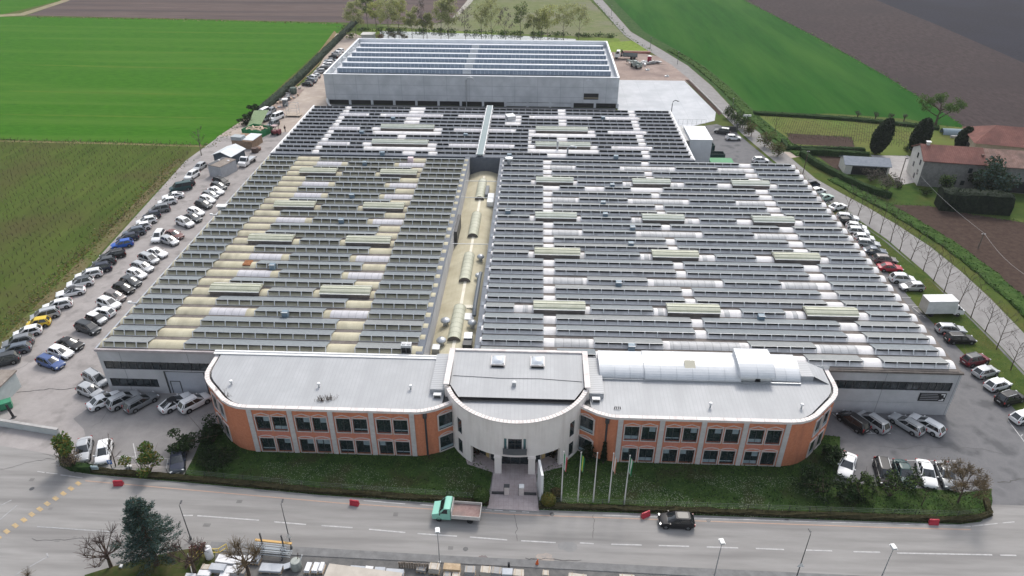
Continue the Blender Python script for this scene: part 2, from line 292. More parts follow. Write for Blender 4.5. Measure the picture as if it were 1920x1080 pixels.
# ------------------------------------------------------------------ painted road markings
def stripe(pts, wd, mat, z, name):
    b = MB(); P_ = [Vector((p[0], p[1], z)) for p in pts]
    for i in range(len(P_) - 1):
        d = (P_[i + 1] - P_[i]).normalized(); n = Vector((-d.y, d.x, 0)) * wd / 2
        b.face([P_[i] - n, P_[i + 1] - n, P_[i + 1] + n, P_[i] + n], mat)
    return b.obj(name, kind='structure')
def dashes(pairs, wd, mat, z, name):
    b = MB()
    for a, c in pairs:
        a = Vector((a[0], a[1], z)); c = Vector((c[0], c[1], z)); d = (c - a).normalized(); n = Vector((-d.y, d.x, 0)) * wd / 2
        b.face([a - n, c - n, c + n, a + n], mat)
    return b.obj(name, kind='structure')
def GP(*pp): return [(tuple(G(*a)[:2]), tuple(G(*c)[:2])) for a, c in pp]
dashes(GP(((342, 967), (362, 967)), ((370, 967.5), (486, 976)), ((514, 979), (574, 984)), ((603, 986), (661, 990)), ((692, 993), (760, 999)), ((783, 1001), (857, 1006)), ((881, 1007.5), (951, 1013)), ((977, 1014.5), (1042, 1018)), ((1087, 1018.5), (1113, 1020)), ((1146, 1021), (1203, 1022.5)), ((1235, 1023.5), (1292, 1025)), ((1325, 1026), (1384, 1028)), ((1417, 1029), (1470, 1031)), ((1509, 1032), (1560, 1033.5)), ((1600, 1035), (1650, 1036)), ((1682, 1037.5), (1860, 1041)), ((1875, 1041.5), (1905, 1042))), .17, white_paint, .060, 'centre_line')
dashes(GP(((70, 884.5), (84, 886.5)), ((87, 887), (108, 889)), ((114, 891), (155, 896.5)), ((682, 939), (760, 945.5)), ((788, 946.8), (812, 949)), ((900, 955), (907, 955.5)), ((910, 956), (922, 957)), ((927, 957), (943, 958)), ((955, 958.5), (967, 959.5)), ((979, 960), (992, 961)), ((1130, 966.5), (1240, 970)), ((1300, 972), (1820, 987.5)), ((1822, 987), (1870, 982)), ((1880, 981), (1902, 979))), .13, white_paint, .060, 'edge_line')
stripe([tuple(G(*p)[:2]) for p in ((160, 902), (320, 916), (640, 944), (960, 965), (1300, 977), (1640, 989), (1820, 993.5))], .14, orange_paint, .056, 'orange_edge_line')
b = MB()
for i, (x, y) in enumerate([(147, 907), (133.5, 916.5), (119, 926), (104.5, 935), (89, 945), (75, 955), (60, 965), (45, 975.5), (29, 986), (13, 997), (-3, 1008)]):
    c = G(x, y); d = (G(-3, 1008) - G(147, 907)).normalized(); n = Vector((-d.y, d.x, 0))
    b.face([c + d * s + n * t + Vector((0, 0, .062)) for s, t in ((-.22, -.42), (.22, -.42), (.22, .42), (-.22, .42))], yellow_paint)
b.obj('yellow_crossing_marks', kind='structure')
dashes(GP(((0, 975), (32, 948)), ((2, 948), (22, 938)), ((28, 1079), (90, 1044)), ((88, 1038), (91, 1046)), ((70, 988), (215, 998))), .16, M('faded_paint', (.26, .26, .26), (.34, .34, .34), 2, .85), .060, 'faded_lines')
dashes(GP(((282, 860), (280, 878)), ((315, 862), (312, 880)), ((220, 856), (340, 862)), ((250, 832), (256, 862)), ((1560, 775), (1605, 812)), ((1613, 813), (1670, 813)), ((1619, 800), (1636, 813)), ((1890, 789), (1925, 835)), ((1913, 820), (1917, 815)), ((1655, 522), (1671, 521)), ((1667, 533), (1690, 533.5)), ((1688, 558), (1708, 558)), ((1700, 572), (1717, 572.5)), ((1710, 576), (1735, 597)), ((1711, 575.5), (1721, 575.5)), ((1722, 592), (1735, 592)), ((1545, 384), (1560, 371)), ((1552, 392), (1560, 389)), ((1634, 863), (1800, 865)), ((1632, 487), (1637, 487.5))), .12, white_paint, .064, 'bay_lines')
# manholes and repairs in the asphalt
b = MB()
patch_m = M('asphalt_patch', (.16, .155, .15), (.2, .195, .19), 1, .9)
for x, y, a, c in ((95, 954, .5, .35), (388, 985, .9, .5), (449, 941, .7, .5), (742, 965, .6, .6), (845, 1028, .6, .5), (60, 900, .6, .5), (108, 1014, .6, .4), (140, 1008, .4, .3)):
    p = G(x, y); a *= .75; c *= .75; b.face([(p.x - a / 1.6, p.y - c / 1.6, .058), (p.x + a / 1.6, p.y - c / 1.6, .058), (p.x + a / 1.6, p.y + c / 1.6, .058), (p.x - a / 1.6, p.y + c / 1.6, .058)], patch_m)
for x, y in ((873, 1030), (60, 917), (1035, 965), (1328, 976), (1474, 973)):
    p = G(x, y); b.face([(p.x + .3 * math.cos(t * .785), p.y + .3 * math.sin(t * .785), .059) for t in range(8)], dark_metal)
b.obj('manhole_covers', kind='structure')
rust_m = M('rust_stain', (.20, .14, .135), (.18, .17, .168), 1.2, .9); sand_m = M('sand_spill', (.38, .32, .27), (.28, .26, .245), .9, .95)
b = MB()
def blob(cx, cy, rx, ry, z, mt, seed):
    q = random.Random(seed); p = G(cx, cy)
    b.face([(p.x + rx * math.cos(a) * (0.75 + .4 * q.random()), p.y + ry * math.sin(a) * (.75 + .4 * q.random()), z) for a in [2 * math.pi * i / 18 for i in range(18)]], mt)
blob(905, 1048, .6, .5, .057, rust_m, 1); blob(1022, 1048, 1.0, .8, .0575, sand_m, 2); blob(1065, 1025, 1.2, .7, .057, M('pale_stain', (.24, .235, .23), (.20, .2, .2), 1), 3)
b.obj('road_stains', kind='structure')

# cracks, sealed joints and worn wheel tracks
crack_m = M('crack_dark', (.085, .082, .08), (.13, .127, .125), 2, .95); 
cr = random.Random(12); b = MB()
def crack(p0, p1, wd, wob, n=14, z=.0635):
    a, c = G(*p0), G(*p1); d = (c - a); nn = Vector((-d.y, d.x, 0)).normalized(); off = 0; pts = []
    for i in range(n + 1): off = off * .7 + cr.gauss(0, wob); pts.append(a + d * (i / n) + nn * off)
    for i in range(n):
        w0, w1 = wd * cr.uniform(.5, 1.2), wd * cr.uniform(.5, 1.2); p, q = pts[i], pts[i + 1]
        b.face([(p.x - nn.x * w0, p.y - nn.y * w0, z), (q.x - nn.x * w1, q.y - nn.y * w1, z), (q.x + nn.x * w1, q.y + nn.y * w1, z), (p.x + nn.x * w0, p.y + nn.y * w0, z)], crack_m)
for p0, p1, wd, wob in (((32, 735), (150, 727), .09, .12), ((1872, 907), (1935, 893), .09, .1), ((940, 1050), (1005, 1053), .06, .08), ((985, 1047), (1090, 1050), .05, .06), ((1040, 1057), (1085, 1060), .06, .06), ((0, 880), (110, 858), .03, .2), ((1112, 965), (1108, 1010), .025, .1), ((965, 965), (970, 1015), .03, .08), 
                        ((250, 735), (170, 800), .03, .25), ((1650, 840), (1880, 850), .03, .3), ((1850, 700), (1800, 640), .03, .2), ((20, 700), (110, 640), .03, .3), ((60, 1010), (240, 1005), .03, .2)): crack(p0, p1, wd, wob)
b.obj('asphalt_cracks', kind='structure')


# paler growth along the drill lines and ragged field margins
streak = M('wheat_streak', (.040, .105, .010), (.085, .155, .02), .35, .95, stretch=(.1, 1.4, 1), detail=8, lo=.3, hi=.75)
def streaks(rows, mt, nm):
    b = MB(); q = random.Random(3)
    for (xa, ya), (xb, yb), h in rows:
        n = 26; up, lo = [], []
        for k in range(n + 1):
            t = k / n; x, y = xa + (xb - xa) * t, ya + (yb - ya) * t; hh = h * min(1, 6 * t, 6 * (1 - t)) * q.uniform(.5, 1.3); up.append(G(x, y - hh)); lo.append(G(x, y + hh))
        f = [(p.x, p.y, .03) for p in lo] + [(p.x, p.y, .03) for p in up[::-1]]; b.face(f, mt)
    b.obj(nm, kind='structure')
streaks([((20, 121), (505, 131), 1.6), ((250, 60), (580, 63), .9), ((0, 170), (380, 178), 1.3), ((120, 96), (540, 101), .8), ((-20, 214), (440, 222), 1.5)], streak, 'field_streaks')
# ------------------------------------------------------------------ factory halls
vault_cream = M('vault_cream', (.42, .385, .275), (.51, .475, .355), .35, .85, detail=8, c3=(.30, .275, .205), s3=.45, st3=(1, .4, 1), lo3=.47, hi3=.75)
vault_white = M('vault_white', (.63, .612, .608), (.73, .712, .705), .4, .8, detail=8, c3=(.42, .41, .405), s3=.5, st3=(1, .4, 1), lo3=.52, hi3=.78)
add_lines(vault_cream, 0, 1.22, .05, (.36, .32, .22), .45)
add_lines(vault_white, 0, 1.22, .05, (.55, .54, .54), .4)
gutter_m = M('gutter_concrete', (.13, .115, .105), (.19, .17, .155), 1, .9)
deck_m = M('roof_deck', (.16, .15, .14), (.22, .21, .2), .5, .9)
flush_m = M('translucent_sheet', (.42, .41, .43), (.52, .51, .53), .8, .5, detail=6); add_lines(flush_m, 0, 1.1, .12, (.33, .325, .34), .7)
flush_d = M('translucent_sheet_grey', (.33, .335, .34), (.43, .435, .44), .8, .5, detail=6); add_lines(flush_d, 0, 1.1, .14, (.25, .255, .26), .7)
monitor_m = M('greenish_fibreglass', (.40, .405, .31), (.49, .495, .40), .6, .55, detail=6); add_lines(monitor_m, 0, 1.05, .05, (.34, .35, .26), .5)
monitor_b = M('greenish_fibreglass_grey', (.36, .39, .34), (.45, .48, .43), .6, .55, detail=6); add_lines(monitor_b, 0, 1.05, .05, (.29, .31, .27), .5)
panel_m = M('solar_cells', (.15, .17, .182), (.19, .212, .225), 2.0, .6, spec=.4, detail=3); add_lines(panel_m, 0, 1.0, .03, (.2, .215, .225), .6)
panel_v = [panel_m] + [add_lines(M('solar_cells_%s' % k, c, c2, 2.0, .6, spec=.4, detail=3), 0, 1.0, .03, (.2, .215, .225), .6) for k, c, c2 in (('dusty', (.175, .188, .19), (.22, .23, .232)), ('clean', (.125, .145, .16), (.165, .187, .203)))]
panel_b = M('solar_cells_dark', (.045, .05, .058), (.065, .07, .078), 2.0, .5, spec=.35, detail=3)
frame_m = M('aluminium_frame', (.74, .75, .75), rough=.5)
hall_wall = M('hall_wall', (.42, .42, .43), (.50, .50, .51), .5, .85, detail=8, c3=(.36, .36, .37), s3=.2); add_lines(hall_wall, 0, 9.6, .10, (.22, .22, .23), .8)
slate_m = M('dark_flashing', (.085, .10, .125), (.125, .14, .165), 1.2, .6, detail=6)

shade_skirt_m = M('panel_shade_dark', (.028, .03, .034), (.045, .048, .052), 1.5, .8)
def vault_pts(Yb, wd, z, rise, n=8, extra=0.0):
    return [(Yb + wd * i / n, z + extra + rise * (1 - (2 * i / n - 1) ** 2)) for i in range(n + 1)]
VW, VR, ZR = 2.06, .36, 7.62
def arc_strip(b, x0, x1, pts, mat):
    for i in range(len(pts) - 1):
        b.face([(x0, pts[i][0], pts[i][1]), (x1, pts[i][0], pts[i][1]), (x1, pts[i + 1][0], pts[i + 1][1]), (x0, pts[i + 1][0], pts[i + 1][1])], mat)
def add_panels(x0, x1, Yb, parent, O, mat, zs=7.98):
    b = MB(); a, zt, e, zb, t = .30, 8.42, 2.34, 7.80, .05
    vs = []
    for x in (x0, x1): vs += [(x, Yb + a, zt), (x, Yb + e, zb), (x, Yb + e, zb - t), (x, Yb + a, zt - t)]
    b.mesh(vs, [(0, 4, 5, 1), (1, 5, 6, 2), (2, 6, 7, 3), (3, 7, 4, 0), (0, 1, 2, 3), (4, 7, 6, 5)], mat)
    p = b.obj('solar_panel_row', parent, O)
    b = MB(); n = max(1, round((x1 - x0) / 1.82)); st = (x1 - x0 - .1) / n
    for i in range(n + 1):
        x = x0 + .05 + st * i
        b.bar((x, Yb - .03, 7.66), (x, Yb + a - .02, zt - .02), .115, frame_m, .08)
        pass
    b.bar((x0, Yb + a - .03, zt - .03), (x1, Yb + a - .03, zt - .03), .04, galv)
    b.bar((x0, Yb - .05, 7.67), (x1, Yb - .05, 7.67), .05, frame_m)
    b.mesh([(x0 + .02, Yb + a + .10, zt - .09), (x1 - .02, Yb + a + .10, zt - .09), (x1 - .02, Yb + a + .16, zs), (x0 + .02, Yb + a + .16, zs)], [(0, 1, 2, 3), (3, 2, 1, 0)], shade_skirt_m)      # added dark plate behind the struts, stands in for shade under the panels
    b.obj('support_frame', p)
def add_flush(x0, x1, Yb, parent, O, mat):
    b = MB(); arc_strip(b, x0, x1, vault_pts(Yb, VW, ZR, VR, 8, .03), mat); b.obj('skylight_strip', parent, O, smooth=60)
def add_monitor(x0, x1, Yb, parent, O, mat):
    b = MB(); y0, y1 = Yb - .15, Yb + 2.45; n = 8
    pts = [(y0 + (y1 - y0) * i / n, 8.32 + .5 * math.sin(math.pi * i / n)) for i in range(n + 1)]
    arc_strip(b, x0, x1, pts, mat)
    for x, fl in ((x0, 1), (x1, 0)):
        poly = [(x, p[0], p[1]) for p in pts]; b.face(poly if fl else poly[::-1], mat)
    b.box(x0 + .08, x1 - .08, y0 + .08, y1 - .08, 7.58, 8.318, gutter_m)
    o = b.obj('roof_monitor', parent, O, smooth=40)
    b = MB()
    for i in (1, 3, 5, 7): b.bar((x0, pts[i][0], pts[i][1] + .02), (x1, pts[i][0], pts[i][1] + .02), .06, frame_m if i == 7 else monitor_rib)
    b.bar((x0, pts[0][0] - .03, pts[0][1]), (x1, pts[0][0] - .03, pts[0][1]), .08, frame_m)
    b.obj('rib', o)
monitor_rib = M('monitor_rib', (.27, .28, .2), rough=.6)

def vault_roof(b, x0, x1, rows, Y0, pitch, mat, yend):
    for i in range(rows):
        Yb = Y0 + pitch * i
        pts = vault_pts(Yb, VW, ZR, VR)
        arc_strip(b, x0, x1, pts, mat)
        for x, fl in ((x0, 1), (x1, 0)):
            poly = [(x, p[0], p[1]) for p in pts]; b.face(poly if fl else poly[::-1], mat)
    b.box(x0 - .1, x1 + .1, Y0 - .55, yend, 7.3, ZR - .03, gutter_m)

# --- west hall (older cream vaults)
LX0, LX1 = -60.0, -15.9
left = thing('factory_hall', (-38, 79, 0), 'long factory hall left of the sunken alley, its cream vaulted roof covered with solar panels', 'factory hall')
O = (-38, 79, 0); Y0L, PT = 79.0, 2.853
b = MB(); vault_roof(b, -60.6, -15.2, 26, Y0L, PT, vault_cream, 153.2); b.obj('roof', left, O, smooth=50)
for i in range(26):
    Yb = Y0L + PT * i
    if i in (5, 11, 16, 22):
        segs = [('P', LX0, -53.4), ('M', -50.6, -42.7), ('P', -41.4, -34.3), ('M', -33.2, -25.3), ('P', -24.6, LX1)]
    elif i in (3, 7, 9, 14, 18, 20, 24):
        segs = [('P', LX0, -53.5), ('F', -48.5, -43), ('P', -41.5, -31.2), ('F', -30.2, -24.6), ('P', -24.4, LX1)]
    elif i == 8: segs = [('P', LX0, -53.5), ('P', -46.2, -28.5), ('P', -24.5, LX1)]
    elif i == 23: segs = [('P', LX0, -53.5), ('P', -48.5, -27.0), ('P', -24.5, LX1)]
    elif i == 0: segs = [('P', LX0, -53.6), ('P', -48.5, -28.5), ('P', -24.5, -17.6)]
    else: segs = [('P', LX0, -53.6), ('P', -48.5, -28.5), ('P', -24.5, LX1)]
    for k, a, c in segs:
        if k == 'P': add_panels(a, c, Yb, left, O, panel_v[rnd.randrange(3)], 8.08)
        elif k == 'F': add_flush(a, c, Yb, left, O, flush_m)
        else: add_monitor(a, c, Yb, left, O, monitor_m)
b = MB(); b.box(-48.6, -47.3, Y0L + PT * 8 + .3, Y0L + PT * 8 + 1.9, 7.66, 8.04, M('rusty_hatch', (.20, .085, .04), (.3, .15, .08), 2, .9)); b.obj('roof_hatch', left, O)
b = MB(); q = G(417, 388, 8.2); b.box(q.x - 1.0, q.x + .9, q.y - .7, q.y + .5, 8.45, 8.6, white_m); b.box(q.x - .8, q.x + .7, q.y - .5, q.y + .3, 7.6, 8.45, galv); b.obj('roof_hatch', left, O)
b = MB(); q = G(770, 299, 8.2); b.box(q.x - .6, q.x + .6, q.y - .5, q.y + .5, 7.6, 8.7, M('pinkish_hatch', (.62, .52, .54))); b.obj('roof_hatch', left, O)
vent_blue = M('blue_grey_vent', (.16, .22, .27), rough=.5)
for x, y in ((511, 499), (535, 588), (640, 414), (660, 367), (684, 306)):
    q = G(x, y, 8.2); b = MB(); b.box(q.x - .45, q.x + .45, q.y - .4, q.y + .4, 7.65, 8.62, vent_blue); b.bar((q.x - .5, q.y - .45, 8.65), (q.x + .5, q.y - .45, 8.65), .08, frame_m); b.obj('roof_vent', left, O)
# walls of the west hall, with real recesses for the window bands and the door
b = MB(); X0, X1, YF = -60.75, -42.2, 78.35
b.box(X0, X1, YF, YF + .3, 5.65, 7.35, hall_wall); b.box(X0, X0 + .5, YF, YF + .3, 0, 5.65, hall_wall)
b.box(X0 + .5, -52.1, YF, YF + .3, 2.6, 4.25, hall_wall); b.box(-53.3, -52.1, YF, YF + .3, 0, 2.6, hall_wall); b.box(X0 + .5, -53.3, YF, YF + .3, 0, 1.1, hall_wall)
b.box(-52.1, -46.2, YF, YF + .3, 4.1, 4.25, hall_wall); b.box(-46.2, X1, YF, YF + .3, 0, 4.25, hall_wall)
b.box(-60.745, -60.45, 78.65, 153.4, 0, 7.3, hall_wall); b.box(-60.4, -16, 78.75, 153.4, 0, 7.28, deck_m)
b.obj('wall', left, O)
b = MB(); b.box(-60.9, -42.2, 78.2, 78.5, 7.36, 7.75, M('parapet_pinkish', (.36, .32, .32), (.44, .4, .4), 1, .85)); b.box(-60.85, -60.62, 78.5, 153.4, 7.5, 7.78, galv); b.obj('parapet', left, O)
def win_band(parent, O, x0, x1, y, z0, z1, n, name='window_band', fr=dark_metal):
    b = MB(); b.box(x0, x1, y + .16, y + .22, z0, z1, glass_dark); o = b.obj(name, parent, O)
    b = MB()
    for i in range(n + 1):
        x = x0 + (x1 - x0) * i / n; b.box(x - .05, x + .05, y + .08, y + .16, z0, z1, fr)
    b.box(x0, x1, y + .075, y + .155, z0, z0 + .08, fr); b.box(x0, x1, y + .075, y + .155, z1 - .08, z1, fr); b.obj('frame', o)
win_band(left, O, -60.25, -42.3, YF, 4.25, 5.65, 16); win_band(left, O, -60.25, -53.3, YF, 1.1, 2.6, 6)
b = MB(); b.box(-51.9, -46.4, YF + .1, YF + .18, 0, 4.1, M('grey_door', (.36, .38, .42), (.42, .44, .48), .5, .7)); dr = b.obj('sliding_door', left, O)
b = MB(); b.box(-52.1, -51.9, YF + .02, YF + .2, 0, 4.1, dark_metal); b.box(-46.4, -46.2, YF + .02, YF + .2, 0, 4.1, dark_metal); b.box(-51.9, -46.4, YF + .03, YF + .2, 3.95, 4.1, dark_metal)
b.box(-51.6, -51.5, YF + .05, YF + .1, 0, 2.3, dark_metal); b.box(-50.2, -50.1, YF + .05, YF + .1, 0, 2.3, dark_metal); b.box(-51.5, -50.2, YF + .05, YF + .1, 2.2, 2.3, dark_metal); b.obj('door_frame', dr)

# --- east hall (newer white vaults)
RX0, RX1 = -7.1, 56.3
right = thing('factory_hall', (25, 79, 0), 'large factory hall right of the sunken alley with white vaults and rows of solar panels', 'factory hall')
OR = (25, 79, 0); Y0R, PR = 78.75, 2.865
b = MB(); vault_roof(b, -7.4, 57.3, 26, Y0R, PR, vault_white, 153.2); b.obj('roof', right, OR, smooth=50)
for i in range(26):
    Yb = Y0R + PR * i
    if i in (4, 10, 15, 21):
        segs = [('P', RX0, -2.8 if i == 4 else -.9), ('M', .1, 7.95), ('P', 8.75, 18.2), ('M', 20.2, 28.1), ('P', 31, 37.8) if i != 4 else ('P', 31.4, 37.8), ('M', 40.8, 48.5), ('P', 50.2, RX1)]
        if i == 4: segs += [('F', -1.5, -.7)]
        segs += [('F', 18.9, 19.7), ('F', 28.8, 29.6)]
        if i == 4: segs += [('F', 39.0, 39.7)]
    elif i in (1, 7, 13, 18, 24):
        segs = [('P', RX0, 1.65), ('F', 3.16, 8.05), ('P', 8.75, 18.4), ('F', 19.4, 29.2), ('P', 30.5, 39.6), ('F', 40.3, 45.4), ('P', 47.6, RX1)]
    elif i == 20: segs = [('P', RX0, 1.65), ('P', 5.0, 10.2), ('P', 14.2, 19.6), ('P', 26.2, 44.9), ('P', 47.6, RX1)]
    elif i == 0: segs = [('P', RX0, 1.65), ('P', 3.5, 8.8), ('P', 37.5, 44.9), ('P', 47.6, RX1)]
    else: segs = [('P', RX0, 1.65), ('P', 3.5, 23.4), ('P', 25.1, 44.9), ('P', 47.6, RX1)]
    for k, a, c in segs:
        if k == 'P': add_panels(a, c, Yb, right, OR, panel_v[rnd.randrange(3)], 7.98)
        elif k == 'F': add_flush(a, c, Yb, right, OR, flush_d)
        else: add_monitor(a, c, Yb, right, OR, monitor_m if i < 12 else monitor_b)
for x, y in ((952, 397), (1131, 381), (1135, 403), (1186, 428), (1183, 458), (1160, 532), (1184, 651), (1427, 595), (1148, 348), (953, 396)):
    q = G(x, y, 8.2); b = MB(); b.box(q.x - .45, q.x + .45, q.y - .4, q.y + .4, 7.65, 8.62, vent_blue); b.bar((q.x - .5, q.y - .45, 8.65), (q.x + .5, q.y - .45, 8.65), .08, frame_m); b.obj('roof_vent', right, OR)
q = G(954, 306, 8.2); b = MB(); b.lathe([(.01, 2.0), (.9, 1.9), (.95, 1.7), (.4, 1.6), (.4, 0)], (q.x, q.y, 7.6), galv, 12); b.obj('roof_ventilator', right, OR, smooth=40)
b = MB(); YF = 78.1; X0, X1 = 39.0, 57.95
b.box(X0, X1, YF, YF + .3, 5.75, 7.2, hall_wall); b.box(X0, X1, YF, YF + .3, 2.15, 4.25, hall_wall); b.box(X0, X1, YF + .02, YF + .32, 0, 2.1, hall_wall); b.box(X0, X1, YF + .1, YF + .3, 2.1, 2.15, gutter_m); b.box(57.2, X1, YF, YF + .3, 4.25, 5.75, hall_wall)
b.box(57.65, 57.945, 78.4, 153.4, 0, 7.2, hall_wall); b.box(-7.6, 57.6, 78.6, 153.4, 0, 7.28, deck_m); b.obj('wall', right, OR)
win_band(right, OR, 39.0, 57.2, YF, 4.25, 5.75, 18)
b = MB(); b.box(39.0, 58.05, 77.95, 78.3, 7.2, 7.5, gutter_m); b.box(57.62, 58.0, 78.3, 153.4, 7.2, 7.36, gutter_m); b.obj('parapet', right, OR)
b = MB(); b.box(53.3, 56.9, YF - .08, YF - .02, 2.55, 3.95, black_m); sg = b.obj('sign_board', right, OR)
b = MB(); grey_t = M('sign_grey', (.28, .28, .29), rough=.6); wt = M('sign_white', (.7, .7, .7), rough=.6)
for k, (z, l) in enumerate(((3.72, 2.2), (3.42, 2.4), (3.12, 2.5), (2.82, 2.45))): b.box(53.5, 53.5 + l, YF - .11, YF - .085, z, z + .09, grey_t)
b.box(56.2, 56.75, YF - .11, YF - .085, 3.68, 3.84, wt); b.box(56.6, 56.75, YF - .112, YF - .087, 3.3, 3.68, wt); b.box(56.1, 56.7, YF - .11, YF - .085, 2.68, 2.8, wt); b.box(56.45, 56.7, YF - .112, YF - .087, 2.8, 3.0, wt); b.obj('sign_lettering', sg)

# --- sunken alley between the halls with its low barrel roof
al = thing('connecting_roof', (-11.5, 79, 0), 'sunken cream barrel roof running between the two big halls', 'factory hall'); OA = (-11.5, 79, 0)
b = MB(); n = 12; pts = [(-15.3 + 7.6 * i / n, 3.5 + 1.15 * math.sin(math.pi * i / n)) for i in range(n + 1)]
cream2 = M('barrel_cream', (.41, .375, .27), (.5, .465, .345), .3, .85, detail=8, c3=(.38, .34, .24), s3=.25)
for i in range(n): b.face([(pts[i][0], 79, pts[i][1]), (pts[i + 1][0], 79, pts[i + 1][1]), (pts[i + 1][0], 153.2, pts[i + 1][1]), (pts[i][0], 153.2, pts[i][1])], cream2)
b.obj('roof', al, OA, smooth=50)
b = MB(); pale_strip = M('pale_walkway', (.62, .58, .48), (.7, .66, .56), 1, .8)
b.box(-11.78, -11.3, 79.5, 150, 4.58, 4.70, pale_strip); b.box(-11.3, -9.2, 95.7, 96.6, 4.45, 4.66, pale_strip); b.box(-11.3, -9.2, 92.4, 94.2, 4.45, 4.66, white_m); b.obj('roof_walkway', al, OA)
for y0, y1 in ((86.6, 95.6), (103.8, 113.0), (120.3, 130), (137.3, 147)):
    b = MB(); xs = [(-11.65 + 1.0 * math.cos(math.pi * i / 10), 4.60 + .85 * math.sin(math.pi * i / 10)) for i in range(11)]
    for i in range(10): b.face([(xs[i][0], y0, xs[i][1]), (xs[i][0], y1, xs[i][1]), (xs[i + 1][0], y1, xs[i + 1][1]), (xs[i + 1][0], y0, xs[i + 1][1])], monitor_m)
    b.face([(x, y0 + .03, z) for x, z in xs][::-1], gutter_m); b.face([(x, y1 - .03, z) for x, z in xs], gutter_m)
    o = b.obj('barrel_skylight', al, OA, smooth=50); b = MB()
    for k in range(8):
        y = y0 + (y1 - y0) * k / 7; b.loft([[(x, y + s, z + .015) for x, z in xs] for s in (-.05, .05)], monitor_rib, False)
    b.obj('rib', o)
for x, y, z, r in ((835, 597, 4.5, .75), (827, 634, 4.5, .75), (885, 600, 4.6, .7), (901, 477, 4.6, .65), (897, 512, 4.6, .6)):
    q = G(x, y, z + 1); b = MB(); b.lathe([(.01, 1.35), (r * .7, 1.25), (r, 1.0), (r, .8), (r * .55, .78), (r * .55, -.6)], (q.x, q.y, 4.2), galv, 14); b.obj('roof_ventilator', al, OA, smooth=40)
b = MB(); b.tube([(-9.1, 92.6, 5.2), (-9.1, 94, 5.9), (-9.0, 103.5, 6.0), (-8.9, 104.5, 6.0)], .33, M('duct_dark', (.12, .14, .16), rough=.5), 10); b.obj('duct', al, OA, smooth=50)
b = MB(); b.box(-10.1, -8.9, 86.0, 87.6, 4.1, 5.6, galv); b.box(-10.15, -8.85, 84.6, 85.9, 4.0, 5.4, dark_metal); b.box(-14.6, -13.5, 83.9, 85.2, 4, 5.0, galv); b.box(-13.4, -10.6, 80.4, 83.0, 4.3, 4.9, M('pale_hut', (.55, .55, .56))); b.obj('air_unit', al, OA)
b = MB(); b.box(-9.9, -8.6, 134.8, 139.4, 4.3, 5.3, frame_m); b.box(-10.6, -9.9, 138.5, 143.2, 4.2, 5.4, M('grey_unit', (.2, .21, .22))); b.box(-14.95, -14.4, 118.5, 126, 4.0, 6.6, dark_metal); b.obj('air_unit', al, OA)
for y in (112.5, 132.5, 141):
    b = MB(); b.bar((-15.0, y, 7.3), (-8.0, y, 7.3), .10, galv); b.obj('tie_beam', al, OA)
b = MB(); b.box(-16.0, -14.95, 78.9, 153.3, 7.6, 7.86, slate_m); b.box(-15.35, -14.98, 79, 153.2, 3.0, 7.6, hall_wall); b.box(-8.05, -7.2, 78.9, 153.3, 7.6, 7.86, slate_m); b.box(-8.0, -7.6, 79, 153.2, 3.0, 7.6, hall_wall)
b.box(-16, -7.1, 153.25, 153.42, 3, 7.86, slate_m)
for i in range(26):
    if i % 2 == 0: b.box(-7.85, -7.4, 80 + i * 2.85, 81.1 + i * 2.85, 7.862, 7.93, M('vent_plate', (.2, .22, .25)) if i == 0 else bpy.data.materials['vent_plate'])
b.obj('flashing', al, OA)
b = MB(); b.box(-18.0, -16.6, 79.0, 79.9, 7.7, 9.1, galv); b.box(-17.95, -17.33, 78.95, 79.0, 7.9, 8.7, black_m); b.box(-17.27, -16.65, 78.95, 79.0, 7.9, 8.7, black_m)
for x in (-17.64, -16.96): b.lathe([(.01, 0.1), (.27, .08), (.3, 0)], (x, 79.45, 9.1), M('fan_grey', (.5, .5, .5)) if x < -17.3 else bpy.data.materials['fan_grey'], 12)
b.obj('air_conditioner', left, O)

